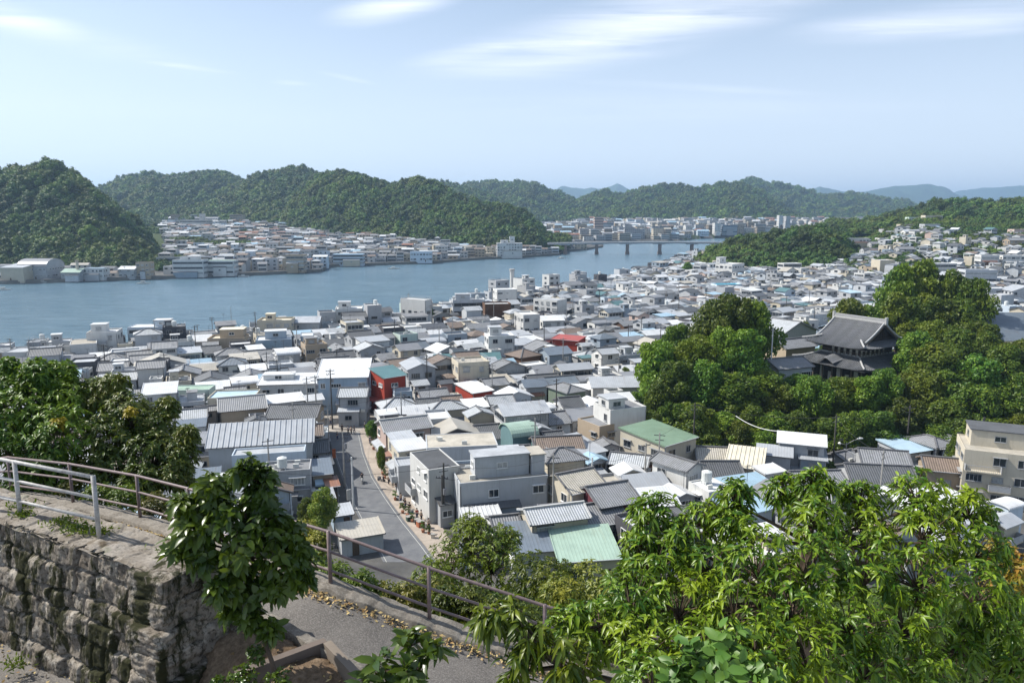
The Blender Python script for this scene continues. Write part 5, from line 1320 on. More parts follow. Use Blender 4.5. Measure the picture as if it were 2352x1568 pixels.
pl = [(729, 990, 12, 'tall utility pole at the left of the street head', 2, True), (764, 985, 13, 'dark utility pole in the middle of the street head', 2, True), (757, 1045, 9, 'thin pole on the left kerb, farthest of the kerb poles', 1, False),
      (792, 1116, 9.5, 'pole with a transformer halfway along the left kerb', 2, True), (812, 1170, 8.5, 'pale slim pole on the left kerb by the low sheds', 1, False), (1017, 1212, 8, 'dark pole beside the large white flat-roofed building', 1, True),
      (1127, 1190, 9, 'grey pole standing against the front wall of the large white building', 1, False), (1358, 1190, 9.5, 'white pole rising from the heavy tiled roofs', 0, False), (1768, 880, 12, 'pale concrete pole left of the temple', 1, False),
      (640, 905, 9, 'dark pole with a transformer on the left among white roofs', 2, True), (535, 790, 13, 'tallest thin mast by the left waterfront', 0, False), (490, 785, 9, 'utility pole on the left waterfront with a crossarm', 2, False),
      (456, 790, 7, 'short pole on the left waterfront beside a taller one', 1, False), (30, 845, 9, 'utility pole near the left edge by the water', 2, False), (72, 860, 9, 'second utility pole from the left edge by the water', 1, False), (300, 775, 8, 'pole behind the blue waterfront terrace', 1, False),
      (421, 790, 7, 'dark pole right of the blue waterfront terrace', 1, False), (1225, 690, 9, 'mast near the white chimney', 0, False), (1063, 740, 12, 'utility pole among the central waterfront blocks', 2, False), (1410, 680, 10, 'mast on the waterfront right of the centre', 1, False),
      (975, 900, 9, 'utility pole behind the red corner building', 2, True), (1420, 900, 9, 'utility pole left of the wooded mound', 2, True), (1120, 900, 9, 'utility pole in front of the dark brown cube-shaped house', 2, False), (1600, 780, 10, 'utility pole behind the wooded mound', 2, False), (1480, 1140, 9, 'utility pole between white-roofed houses on the right', 1, False),
      (2245, 1100, 11, 'dark pole in front of the big cream apartment house', 1, True), (1880, 760, 9, 'utility pole behind the temple', 1, False), (860, 760, 9, 'utility pole near the central waterfront', 2, False)]
for a in pl: pole(a[0], a[1], a[2], a[3], a[4], a[5], colm=m_plain('pole_white', (.62, .62, .6), .6) if 'white' in a[3][:6] or 'pale' in a[3][:5] else (m_plain('pole_dark', (.07, .065, .06), .7) if 'dark' in a[3] else None), r=.1 if ('mast' in a[3] or 'thin' in a[3]) else .16)
labs = []; spots = []
for k in range(4000):
    Y = rg.uniform(95, 400); px = rg.uniform(20, 2300); x = (px - 1176) / 1725 * Y
    A = foot(x - .6, Y - .6, 1.2, 1.2, 0)
    if hits(A) or street_hit(A) or Y > float(YN(px)) - 6 or gz(x, Y) > 2.4 or any(math.hypot(x - a, Y - b) < 15 for a, b in spots): continue
    p_ = proj((x, Y, 11))
    if p_[1] > 1120 or (p_[0] < 450 and p_[1] > 830): continue
    spots.append((x, Y)); h_ = rg.uniform(9.5, 12)
    root = empty('utility_pole', (x, Y, 2), rg.uniform(-.3, .9)); tag(root, None, 'utility pole', 'utility poles among the houses'); THINGS.append(root)
    m = MB(); m.tube([(0, 0, -1), (0, 0, h_)], [.18, .11], 6); dk_ = rg.random() < .5; m.obj('post', m_plain('pole_dark', (.07, .065, .06), .7) if dk_ else CONC, root)
    b = MB(); b.box(-.9, -.05, h_ - .5, .9, .05, h_ - .4); b.box(-.7, -.05, h_ - 1.3, .7, .05, h_ - 1.2); b.obj('crossarm', DARKM, root)
    labs.append((root, f"{'dark' if dk_ else 'concrete'} utility pole {relation(p_)}", p_[0], p_[1])); POLES.append((Vector((x, Y, 2 + h_ - .45)), root))
    if len(spots) > 80: break
uniq(labs); print('poles', len(spots))
def wire(a, b, label, r=.02, sag=1.0, mat=WIREM, n=10):
    m = MB(); P_ = []
    for i in range(n + 1):
        t = i / n; p = Vector(a).lerp(Vector(b), t); p.z -= sag * 4 * t * (1 - t); P_.append(p)
    m.tube(P_, r, 4); o = m.obj('power_line', mat); tag(o, label, 'power line', 'overhead lines'); THINGS.append(o)
for i, j, lb in ((0, 1, 'power line across the head of the street'), (1, 2, 'power line running down the left kerb, upper stretch'), (2, 3, 'power line running down the left kerb, middle stretch'), (3, 4, 'power line running down the left kerb, lower stretch'), (5, 6, 'line along the large white flat-roofed building'), (6, 7, 'line from the large white building to the white pole'),
                 (20, 22, 'line over the roofs behind the red corner building'), (22, 21, 'line over the roofs towards the wooded mound'), (0, 9, 'line from the street head to the left roofs'), (7, 24, 'line over the tiled roofs on the right')):
    wire(POLES[i][0], POLES[j][0], lb, .025, 1.2)
wl = []
for i in range(28, len(POLES)):
    a = POLES[i][0]
    if a.y > 260: continue
    nb = sorted((( a - POLES[j][0]).length, j) for j in range(28, len(POLES)) if j > i)
    if nb and nb[0][0] < 34:
        b = POLES[nb[0][1]][0]
        for t_ in (0,): wire(a, b, 'thin overhead line', .022, .9, WIREM, 6); wl.append((THINGS[-1], f'thin overhead line {relation(proj((a + b) / 2))}', proj((a + b) / 2)[0], 0))
uniq(wl)
wire(atY(1690, 955, 134), atY(1800, 990, 124), 'pale cable bundle crossing in front of the wooded mound', .07, .8, m_plain('cable_pale', (.55, .56, .56), .5))
wire(atY(1938, 1030, 118), atY(2120, 1070, 112), 'cable from the street lamp towards the cream apartment house', .03, 1.0, m_plain('cable_pale', (.55, .56, .56), .5))
def lamp(px, pyb, h):
    x, y, g = march(px, pyb, .1, 85); root = empty('street_lamp', (x, y, g)); tag(root, 'two-armed street lamp below the temple wood', 'street lamp'); THINGS.append(root)
    m = MB(); m.tube([(0, 0, -1), (0, 0, h)], [.12, .08], 8); m.obj('post', CONC, root)
    a = MB(); a.tube([(0, 0, h - .3), (1.1, 0, h + .4), (2.0, 0, h + .7)], .05, 6); a.tube([(0, 0, h - .4), (-1.0, 0, h - .1)], .05, 6); a.obj('arm', CONC, root)
    b = MB(); b.tube([(1.7, 0, h + .68), (2.2, 0, h + .78), (2.7, 0, h + .78)], [.08, .2, .1], 8); b.obj('lamp_head', ACM, root)
    b = MB(); b.tube([(-1.2, 0, h - .35), (-1.2, 0, h - .1), (-1.2, 0, h + .15)], [.1, .3, .1], 8); b.obj('lamp_head', ACM, root)
lamp(1938, 1100, 6.5)
for px, py, L_, lb in ((330, 652, 9, 'pale boat tied up below the brown three-storey house'), (560, 636, 8, 'small boat moored off the terraced waterfront buildings'), (905, 618, 10, 'boat lying at the far quay near the middle'), (1290, 594, 9, 'boat off the far bank point right of the hotel block'), (660, 628, 8, 'boat moored below the tan four-storey house'), (8, 667, 9, 'small white boat moored off the far left bank'), (100, 650, 7, 'low white boat beside the far sea wall on the left')):
    p = at(px, py, 0.0); root = empty('boat', p, .2); tag(root, lb, 'boat'); THINGS.append(root)
    m = MB(); n = 8
    for i in range(n):
        f = lambda t: (L_ * (t - .5), 1.25 * math.sin(math.pi * min(1, .25 + t * .75)) ** .7)
        (xa, wa), (xb, wb) = f(i / n), f((i + 1) / n)
        for s in (-1, 1):
            q4 = [(xa, s * wa * .7, -.2), (xb, s * wb * .7, -.2), (xb, s * wb, .9), (xa, s * wa, .9)]; m.poly(q4 if s < 0 else q4[::-1])
        m.poly([(xa, -wa, .75), (xb, -wb, .75), (xb, wb, .75), (xa, wa, .75)])
    m.obj('hull', ACM, root); c = MB(); c.box(-L_ * .2, -.8, .75, L_ * .1, .8, 1.9); c.obj('cabin', ACM, root); c = MB(); c.box(-L_ * .19, -.82, 1.35, L_ * .105, .82, 1.7); c.obj('window', GL, root)

# ---------------------------------------------------------------- the street
def strip(pxs, z, mat, name):
    m = MB()
    for (a, b), (c, d) in zip(pxs, pxs[1:]): m.poly([at(*a, z), at(*b, z), at(*d, z), at(*c, z)][::-1] if False else [at(*c, z), at(*d, z), at(*b, z), at(*a, z)])
    o = m.obj(name, mat); return tag(o, kind='structure')
q = NM('asphalt'); n1 = q.noise(q.coord('Object'), .5, 6, .6); n2 = q.noise(q.coord('Object'), 9, 4, .7)
c = q.mix(q.rng(n1, .35, .65), (.12, .125, .135), (.17, .175, .18)); c = q.mix(q.rng(n2, .4, .7, 0, .35), c, (.06, .06, .065)); q.bump(n2, .3, .02); M_ASPH = q.fin(c, .85, .25)
LE = [(748, 968), (752, 985), (763, 1030), (779, 1080), (800, 1140), (830, 1200), (862, 1255), (880, 1290)]
RE = [(846, 972), (826, 990), (838, 1040), (860, 1095), (893, 1145), (932, 1198), (975, 1250), (1005, 1290)]
strip(list(zip(LE, RE)), 2.02, M_ASPH, 'road')
WL = m_plain('road_paint', (.42, .42, .39), .7, .2, 0, .25)
def off(e, dx): return [(x + dx * (1 + (y - 980) / 180), y) for x, y in e]
strip(list(zip(off(RE, -4.6)[1:], off(RE, -3.9)[1:])), 2.026, WL, 'road_line')
strip(list(zip(off(LE, 2.6)[2:], off(LE, 3.2)[2:])), 2.026, WL, 'road_line')
SW = m_flat((.36, .31, .26), 'pavement')
m = MB()
RO = [(905, 960), (880, 985), (900, 1040), (930, 1095), (968, 1150), (1010, 1200), (1040, 1250), (1070, 1290)]
for (a, b), (c, d) in zip(zip(RE, RO), list(zip(RE, RO))[1:]):
    A, B, Cc, Dd = at(*a, 2.14), at(*b, 2.14), at(*c, 2.14), at(*d, 2.14); m.poly([Cc, Dd, B, A]); m.poly([A, A - Vector((0, 0, .13)), Cc - Vector((0, 0, .13)), Cc])
tag(m.obj('pavement', SW), kind='structure')
strip(list(zip([(660, 950), (690, 975), (725, 990)], [(900, 950), (890, 970), (826, 992)])), 2.03, m_flat((.34, .31, .27), 'square_paving'), 'pavement')

SKIN = m_plain('skin', (.52, .33, .24), .6); HAIR = m_plain('hair', (.02, .016, .014), .6)
CL = [m_plain('cloth_%d' % i, c_, .9, .1) for i, c_ in enumerate([(.02, .02, .025), (.55, .55, .54), (.03, .05, .12), (.35, .04, .03), (.28, .25, .20), (.10, .16, .22), (.45, .38, .30)])]
def skinned(name, vs, es, rad, mat, parent):
    me = bpy.data.meshes.new(name); me.from_pydata(vs, es, []); me.materials.append(mat); o = new_obj(name, me, parent)
    md = o.modifiers.new('skin', 'SKIN'); md.use_smooth_shade = True
    if not me.skin_vertices: me.skin_vertices.new() if hasattr(me.skin_vertices, 'new') else None
    sv = me.skin_vertices[0].data
    for i, r_ in enumerate(rad): sv[i].radius = (r_, r_)
    sv[0].use_root = True
    s2 = o.modifiers.new('sub', 'SUBSURF'); s2.levels = 1; s2.render_levels = 1; return o
def person(x, y, z, rz, label, shirt, pants, pose='stand', group='people in the street'):
    root = empty('person', (x, y, z), rz); tag(root, label, 'person', group); THINGS.append(root)
    if pose == 'sit': J = dict(pel=(0, 0, .0), kn=lambda s: (s * .12, -.42, .02), an=lambda s: (s * .12, -.40, -.42), ft=lambda s: (s * .12, -.54, -.46), hip=lambda s: (s * .09, -.02, -.02), hand=lambda s: (s * .24, -.46, .38), elb=lambda s: (s * .26, -.20, .32), top=0.0)
    else:
        st = .16 if pose == 'walk' else .02
        J = dict(pel=(0, 0, .92), kn=lambda s: (s * .09, -s * st, .50), an=lambda s: (s * .09, s * st * .3 - s * st * .6, .09), ft=lambda s: (s * .1, -s * st * .3 - .14, .04), hip=lambda s: (s * .09, 0, .86), hand=lambda s: (s * .25, s * st - .06, .82), elb=lambda s: (s * .26, s * st * .4 + .02, 1.12), top=.92)
    t = J['top']; sh = t + .50; nk = t + .58; hd = t + .70
    vs = [J['pel'], (0, 0, t + .25), (0, 0, sh - .04), (0, -.005, nk), (0, -.01, hd), (0, -.01, hd + .12)]; es = [(0, 1), (1, 2), (2, 3), (3, 4), (4, 5)]; rd = [.13, .12, .13, .055, .095, .075]
    for s in (-1, 1):
        b = len(vs); vs += [J['hip'](s), J['kn'](s), J['an'](s), J['ft'](s), (s * .17, 0, sh - .03), J['elb'](s), J['hand'](s)]; rd += [.09, .065, .045, .04, .06, .045, .035]
        es += [(0, b), (b, b + 1), (b + 1, b + 2), (b + 2, b + 3), (2, b + 4), (b + 4, b + 5), (b + 5, b + 6)]
    body = skinned('body', vs, es, rd, SKIN, root)
    vs2 = [vs[0], vs[1], vs[2], (0, 0, nk - .05)]; es2 = [(0, 1), (1, 2), (2, 3)]; rd2 = [.145, .135, .145, .07]
    for s in (-1, 1): b = len(vs2); a = J['elb'](s); vs2 += [(s * .17, 0, sh - .03), a]; es2 += [(2, b), (b, b + 1)]; rd2 += [.075, .062]
    skinned('shirt', vs2, es2, rd2, CL[shirt], body)
    vs3 = [vs[0]]; es3 = []; rd3 = [.15]
    for s in (-1, 1): b = len(vs3); vs3 += [J['hip'](s), J['kn'](s), J['an'](s)]; es3 += [(0, b), (b, b + 1), (b + 1, b + 2)]; rd3 += [.105, .08, .062]
    skinned('trousers', vs3, es3, rd3, CL[pants], body)
    hm = MB(); hm.tube([(0, .02, hd + .0), (0, .015, hd + .09), (0, .0, hd + .17), (0, 0, hd + .21)], [.10, .115, .09, .02], 10); hm.obj('hair', HAIR, body, smooth=True)
    return root
def sp(px, py): p = at(px, py, 2.14 if px > 840 else 2.03); return p.x, p.y, p.z
PPL = [(786, 992, 0, 'person in dark clothes standing alone at the head of the street, left of the others', 0, 0, 'stand'), (800, 996, .5, 'person in a white shirt, leftmost of the group at the street head', 1, 0, 'stand'), (807, 997, -.5, 'person in a pale shirt in the middle of the group at the street head', 6, 0, 'stand'),
       (814, 996, 1.5, 'person in dark clothes, rightmost of the group at the street head', 0, 2, 'walk'), (850, 1020, .3, 'person in blue walking on the pavement near the street tree', 5, 2, 'walk'), (866, 1062, 2.8, 'person in a pale top bending past the market awnings', 1, 4, 'walk'),
       (902, 1118, .2, 'person in a white top standing by the large grey awning', 1, 4, 'stand'), (911, 1128, 2.6, 'person in black standing just below the one in the white top', 0, 0, 'stand'), (931, 1168, 1.2, 'person in dark clothes crouched over goods on the lower pavement', 0, 2, 'stand'),
       (958, 1192, .4, 'person in red by the wall at the bottom of the shop row', 3, 2, 'stand'), (968, 1196, 2.2, 'person in grey beside the one in red', 4, 0, 'walk'), (873, 1032, 1.2, 'person in dark clothes by the first market awning', 2, 0, 'walk')]
for px, py, rz, lb, a, b, ps in PPL: person(*sp(px, py), rz, lb, a, b, ps)
for i, (px, py, rz, lb, a, b, ps) in enumerate([(880, 1080, .4, 'person in navy looking at the plants by the shop row', 2, 4, 'stand'), (893, 1112, 2.2, 'person in grey walking up the middle of the pavement', 4, 0, 'walk'), (921, 1156, 1.0, 'person in a pale shirt bent over goods next to the white scooter', 6, 2, 'stand'), (941, 1178, 2.9, 'person in black with their back to the shop wall', 0, 4, 'stand'), (760, 975, .2, 'person in white crossing at the far end of the square', 1, 2, 'walk'), (838, 985, 1.9, 'person in blue stepping off the kerb by the head of the street', 5, 0, 'walk'), (985, 1216, .6, 'person in tan at the bend of the pavement', 6, 0, 'walk'), (775, 1010, 1.2, 'person in dark clothes at the upper left kerb', 0, 2, 'stand')]):
    person(*sp(px, py), rz, lb, a, b, ps)
for i, (px, py, hh, c_, lb) in enumerate([(884, 1008, 3.2, (.35, .05, .04), 'red upright shop sign at the top of the shop row'), (898, 1044, 2.8, (.5, .48, .42), 'cream upright shop sign in the upper shop row'), (921, 1080, 3.0, (.06, .12, .2), 'dark blue upright shop sign in the middle of the shop row'), (948, 1130, 3.0, (.45, .45, .44), 'white upright shop sign by the three-storey shop building'), (768, 1062, 2.6, (.4, .12, .05), 'orange upright sign at the upper left kerb'), (802, 1160, 2.6, (.42, .42, .4), 'pale sign board at the lower left kerb')]):
    p = at(px, py, 2.1); root = empty('shop_sign', p, R(24)); tag(root, lb, 'shop sign', 'upright signs along the street'); THINGS.append(root)
    m = MB(); m.tube([(0, 0, 0), (0, 0, hh)], .05, 6); m.obj('post', DARKM, root); m = MB(); m.box(-.3, -.09, hh - 1.7, .3, .09, hh); m.obj('board', m_plain('sign_board_%d' % i, c_, .6), root)
def scooter(px, py, rz, label, rider=None, body=(.5, .5, .5), z=2.03):
    p = at(px, py, z); root = empty('scooter', p, rz); tag(root, label, 'scooter', 'scooters and motorcycles in the street'); THINGS.append(root)
    bm_ = m_plain('scooter_paint', body, .35, .5, 0, .05)
    for yv in (-.62, .62):
        w_ = MB(); w_.tube([(-.05, yv, .25), (.05, yv, .25)], .25, 14); w_.obj('wheel', DARKM, root)
    m = MB(); m.tube([(0, -.55, .45), (0, -.35, .42), (0, 0, .3), (0, .35, .5), (0, .75, .62)], [.1, .16, .14, .2, .12], 8); m.tube([(0, -.5, .35), (0, -.38, .95)], [.16, .12], 8); m.obj('body', bm_, root, smooth=True)
    s = MB(); s.tube([(0, .05, .72), (0, .4, .76), (0, .75, .74)], [.1, .13, .08], 8); s.obj('seat', DARKM, root)
    h = MB(); h.tube([(-.32, -.32, 1.0), (0, -.4, .98), (.32, -.32, 1.0)], .025, 6); h.tube([(-.3, -.38, 1.0), (-.32, -.4, 1.2)], .02, 5); h.obj('handlebar', DARKM, root)
    if rider:
        q_ = Matrix.Rotation(rz, 4, 'Z') @ Vector((0, .25, .88)); person(p.x + q_.x, p.y + q_.y, p.z + q_.z, rz, rider, 0, 0, 'sit')
scooter(832, 1108, R(12), 'scooter being ridden down the middle of the street', 'person in dark clothes riding a scooter down the street', (.6, .6, .58))
scooter(876, 1105, R(60), 'parked dark scooter beside the kerb halfway down the pavement', body=(.04, .04, .05), z=2.14); scooter(921, 1150, R(70), 'parked white scooter among goods on the pavement', body=(.6, .6, .6), z=2.14); scooter(848, 1228, R(20), 'motorcycle parked at the lower left kerb', body=(.25, .05, .04)); scooter(858, 1010, R(50), 'parked pale scooter under the street tree', body=(.5, .5, .48), z=2.14)
# goods along the pavement
POT = m_plain('terracotta', (.32, .14, .08), .8)
leaf_small = m_leaf('shrub_leaves', (.03, .09, .012), (.11, .19, .03), .3, .5, True, .6)
def potted(px, py, s, label, z=2.14):
    p = at(px, py, z); root = empty('potted_plant', p); tag(root, label, 'potted plant', 'potted plants along the pavement'); THINGS.append(root)
    m = MB(); m.tube([(0, 0, 0), (0, 0, .35 * s)], [.16 * s, .23 * s], 10); m.obj('pot', POT, root)
    me, _, _ = crown_mesh('leaves', int(px + py), .45 * s, 1.1 * s, 5, 260, .16, leaf_small, .5); o = new_obj('leaves', me, root); o.location = (0, 0, .3 * s)
for i, (px, py, s) in enumerate([(858, 1032, 1.3), (872, 1072, 1.4), (880, 1090, 1.5), (884, 1098, 1.1), (908, 1148, 1.2), (925, 1178, 1.2), (936, 1186, 1.3), (947, 1198, 1.1), (972, 1222, 1.3), (985, 1226, 1.0)]):
    potted(px, py, s, ['tall potted plant nearest the street tree', 'leafy potted plant beside the upper awning', 'big bushy plant in a pot before the shop row', 'small plant in a pot next to the big bushy one', 'potted plant by the parked white scooter', 'potted plant beside the crouching person', 'round potted shrub against the shop wall', 'low potted plant near the person in red', 'potted plant at the lower corner of the pavement', 'last small potted plant where the pavement bends'][i])
def awning_tent(px, py, w_, d_, c_, label, rz=R(24)):
    p = at(px, py, 2.14); root = empty('market_awning', p, rz); tag(root, label, 'awning', 'market awnings on the pavement'); THINGS.append(root)
    m = MB(); slab_pts([(0, 0, 2.1), (w_, 0, 2.5), (w_, d_, 2.5), (0, d_, 2.1)], .05, m); m.obj('canopy', m_metal(c_, 2.0, 'awning_canvas'), root)
    for a in ((.05, .05), (w_ - .05, .05), (.05, d_ - .05), (w_ - .05, d_ - .05)): q_ = MB(); q_.box(a[0] - .03, a[1] - .03, 0, a[0] + .03, a[1] + .03, 2.15); q_.obj('leg', RAILM, root)
    t = MB(); t.box(.3, .3, .0, w_ - .3, d_ - .3, .72); t.obj('table', m_plain('table_cloth', (.42, .34, .28), .9), root)
awning_tent(850, 1012, 2.0, 2.6, (.62, .62, .60), 'white market awning nearest the street head'); awning_tent(884, 1066, 1.8, 2.6, (.60, .62, .64), 'small white awning on the upper pavement'); awning_tent(912, 1126, 1.8, 5.0, (.34, .40, .42), 'large grey-blue awning along the middle of the pavement')
for i, (px, py, c_) in enumerate([(862, 1024, (.35, .1, .05)), (869, 1040, (.2, .2, .22)), (893, 1105, (.5, .48, .45)), (899, 1108, (.1, .12, .16)), (918, 1165, (.45, .35, .25)), (936, 1198, (.05, .08, .06)), (944, 1180, (.07, .12, .16)), (953, 1204, (.06, .08, .07)), (962, 1212, (.35, .12, .06)), (968, 1206, (.30, .16, .08)), (978, 1214, (.5, .5, .47)), (990, 1236, (.55, .5, .42))]):
    p = at(px, py, 2.14); root = empty('crate', p, rg.random()); tag(root, ['rust-coloured crate by the upper kerb', 'dark grey crate under the white awning', 'pale box beside the small white awning', 'navy crate next to the pale box', 'tan crate by the potted plants', 'dark green bin on the lower pavement', 'slate-blue bin against the shop wall', 'black-green bin near the bottom of the row', 'orange-brown box below the person in red', 'brown box leaning by the wall corner', 'white crate at the end of the shop row', 'cream box at the bend of the pavement'][i], 'crate', 'crates and bins on the pavement'); THINGS.append(root)
    m = MB(); s = rg.uniform(.5, .8); hh = s * rg.uniform(.7, 1.3); m.box(0, 0, 0, s, s, hh); o = m.obj('box', m_plain('crate_%d' % i, c_, .8), root); k = MB(); k.box(-.03, -.03, hh - .02, s + .03, s + .03, hh + .06); k.obj('lid', m_plain('crate_lid', (.3, .29, .27), .7), root)
# sheds and clutter on the left kerb
for i, (px, py, w_, d_, h_, c_, rc_) in enumerate([(736, 1150, 34, 3.2, 2.6, 'tan', 'lightgrey'), (766, 1188, 44, 3.0, 2.4, 'blue', 'lightgrey'), (752, 1120, 28, 3, 3.0, 'dark', 'rust'), (742, 1068, 26, 3, 3.6, 'grey', 'darkgrey'), (784, 1238, 92, 4.2, 2.6, 'palegrey', 'beige')]):
    x, y, g = march(px, py, h_, 85); rngl = random.Random(i)
    A_ = foot(x, y, w_ / 17, d_, R(22))
    place_house(house(w_ / 16.5, d_, h_, 'shed', 'metal', rc_, c_, 1, rng=rngl, rise=.5, win='few'), x, y, g, R(22), ['pale-roofed stall on the left kerb above the bush', 'blue stall with a pale roof beside the yellow-green bush', 'dark stall with a rust-red roof on the left kerb', 'grey kiosk at the upper left kerb', 'low flat shed at the bottom left of the street'][i], 'stall', 'stalls along the left kerb')
# ---------------------------------------------------------------- trees of the temple mound and the town
BARK = m_plain('bark', (.10, .075, .055), .9, .1, 0, .35)
PROTO = []
for i in range(7):
    crown, CC, RR = crown_mesh('crown', 300 + i, 4.0, 7.2, (14, 26, 20, 30, 17, 24, 28)[i], 8000, .48, leaf_mid, (.6, .5, .6, .45, .6, .55, .5)[i], .7, shape=(1.0, 1.12, .9, 1.15, 1.05, .95, 1.1)[i])
    tm = MB(); rs2 = random.Random(i); tm.tube([(0, 0, -3), (.1, .05, .6), (.15, .2, 2.6), (0, .1, 4.6), (.1, 0, 7.4)], [.38, .33, .26, .18, .05], 8)
    for c, r_ in zip(CC, RR):
        z0 = rs2.uniform(1.8, 4.5); tm.tube([(.1, .1, z0), (c[0] * .5, c[1] * .5, (z0 + c[2] + 2.4) / 2), (c[0], c[1], c[2] + 2.2)], [.13, .08, .03], 5)
    PROTO.append((crown, tm.mesh('trunk', BARK, True)))
def tree_at(px, topy, Y, Rr, kind=None, label=None, group='trees on the temple mound', cat='tree', crown=None, name='tree', frac=1.0):
    p = atY(px, topy, Y); g = float(top_z(np.array(float(pxof(p.x, p.y))), np.array(p.y))); Hh = max(3.0, p.z - g)
    k = kind if kind is not None else rg.randrange(len(PROTO)); cm, tmesh = PROTO[k]
    root = empty(name, (p.x, p.y, g), 0); tag(root, label, cat, group); THINGS.append(root)
    sz = Hh / 8.9; sx = Rr / 4.6
    a = new_obj('crown', crown or cm, root); a.location = (0, 0, 2.2 * sz); a.scale = (sx, sx, sz * 1.02); a.rotation_euler = (0, 0, rg.uniform(0, 6.28))
    b = new_obj('trunk', tmesh, root); b.scale = (sx * .8, sx * .8, sz)
    return root
T1 = [(1520, 800, 150, 4.5), (1555, 765, 156, 5), (1600, 775, 150, 5), (1640, 712, 158, 5.5), (1690, 700, 160, 6), (1738, 712, 160, 5), (1660, 760, 150, 5), (1720, 775, 150, 5.5), (1560, 840, 143, 4.5), (1620, 850, 142, 5), (1690, 860, 142, 5), (1745, 850, 146, 5),
      (1505, 880, 139, 4), (1540, 930, 136, 4), (1600, 940, 134, 4.5), (1660, 950, 134, 4.5), (1720, 940, 136, 4.5), (1500, 950, 134, 3.5), (1755, 905, 141, 3.6),
      (1800, 895, 142, 3.6), (1832, 866, 147, 2.8), (1872, 878, 140, 4), (1920, 872, 142, 4), (1955, 868, 143, 3.2), (1990, 872, 141, 4), (2040, 856, 142, 3.8), (2085, 862, 145, 4.5),
      (1780, 950, 133, 4), (1840, 955, 132, 4), (1900, 960, 131, 4), (1960, 960, 130, 4), (2020, 950, 131, 4), (2080, 930, 134, 4.5), (1700, 985, 131, 3.5), (1560, 990, 132, 3.5), (1630, 1000, 130, 3.5), (1760, 1000, 129, 3), (1990, 1000, 129, 3.5), (2060, 1000, 129, 3.5), (2120, 1000, 128, 4),
      (2118, 770, 152, 5), (2160, 800, 148, 5.5), (2130, 860, 142, 5), (2190, 840, 143, 6), (2250, 830, 143, 5), (2310, 810, 146, 5), (2356, 800, 148, 5), (2405, 810, 146, 5), (2180, 920, 136, 5), (2240, 900, 137, 5), (2300, 890, 138, 5), (2350, 880, 138, 5), (2400, 890, 137, 5),
      (2160, 990, 130, 4), (2230, 980, 130, 4.5), (2290, 960, 132, 4.5), (2350, 960, 131, 4.5), (2200, 1030, 126, 3.5),
      (1950, 695, 182, 5), (1995, 705, 181, 4), (2075, 690, 184, 6), (2078, 625, 195, 6.5), (2130, 620, 197, 6.5), (2120, 690, 186, 6), (2170, 700, 184, 6), (2200, 643, 193, 5.5), (2245, 660, 190, 5), (2215, 700, 184, 6), (2250, 745, 172, 5), (2200, 760, 164, 5.5), (2150, 745, 172, 5), (2085, 745, 178, 4.5), (2270, 770, 160, 4), (2130, 780, 160, 4)]
labs = []
WD = {0: 'broad-crowned', 1: 'slim', 2: 'rounded'}
for i, (px, ty, Y, Rr) in enumerate(T1):
    o = tree_at(px + rg.uniform(-8, 8), ty + rg.uniform(-9, 9), Y, Rr * rg.uniform(1.0, 1.35))
    if px < 1775: zone = 'in the tall clump left of the temple' if ty < 800 else ('halfway down the clump left of the temple' if ty < 920 else 'at the foot of the clump left of the temple')
    elif Y > 158: zone = 'behind the temple' if px < 2140 else 'on the rise behind the temple, right side'
    elif px < 2100: zone = 'just in front of the temple' if ty < 920 else 'low on the bank below the temple'
    else: zone = 'right of the temple, upper row' if ty < 880 else 'right of the temple, lower rows'
    sz_ = 'large' if Rr > 4.8 else ('small' if Rr < 3.7 else 'mid-sized')
    p = proj(atY(px, ty, Y)); labs.append((o, f'{sz_} green tree {zone}', px, ty))
uniq(labs)
leaf_yel = m_leaf('yellow_green_leaves', (.08, .16, .015), (.26, .30, .03), .35, .5, True, .5)
cy_, _, _ = crown_mesh('crown', 901, 4.0, 7.2, 16, 6000, .42, leaf_yel, .6, .5)
TG = 'trees standing among the houses'
tree_at(742, 1128, 97, 2.9, 2, 'yellow-green bushy tree beside the lower left kerb of the street', TG, crown=cy_)
for px, ty, Y, Rr, lb in [(706, 1150, 99, 1.8, 'darker bush just left of the yellow-green tree by the street'), (852, 970, 142, 1.5, 'street tree at the top of the pavement'), (875, 1030, 124, 1.1, 'small street tree in front of the shop row'), (1436, 848, 186, 2.6, 'small round tree left of the wooded mound by a pink wall'), (1462, 905, 160, 2.2, 'dark bush at the left foot of the wooded mound'),
                          (988, 712, 290, 2.4, 'bright small tree at the foot of the tall blank white block'), (1850, 745, 225, 2.6, 'dark tree among roofs behind the temple, left side'), (1890, 800, 170, 2.2, 'garden tree directly left of the temple'), (1845, 820, 165, 2, 'low garden tree near the pale concrete pole'), (1580, 605, 520, 5, 'round tree on the point where the near shore ends'),
                          (1786, 655, 400, 4, 'small tree among the white blocks below the low wooded hill'), (1960, 690, 300, 4, 'tree among the roofs right of the turquoise buildings'), (2200, 1010, 120, 2, 'light bush above the brown-grey tiled house'), (1900, 1060, 121, 2.2, 'bush right beside the street lamp'), (1950, 1075, 119, 2, 'low bush behind the dark tiled gable house'), (1700, 1030, 123, 2, 'bush at the foot of the mound above the cream corrugated roof')]:
    tree_at(px, ty, Y, Rr, None, lb, TG)
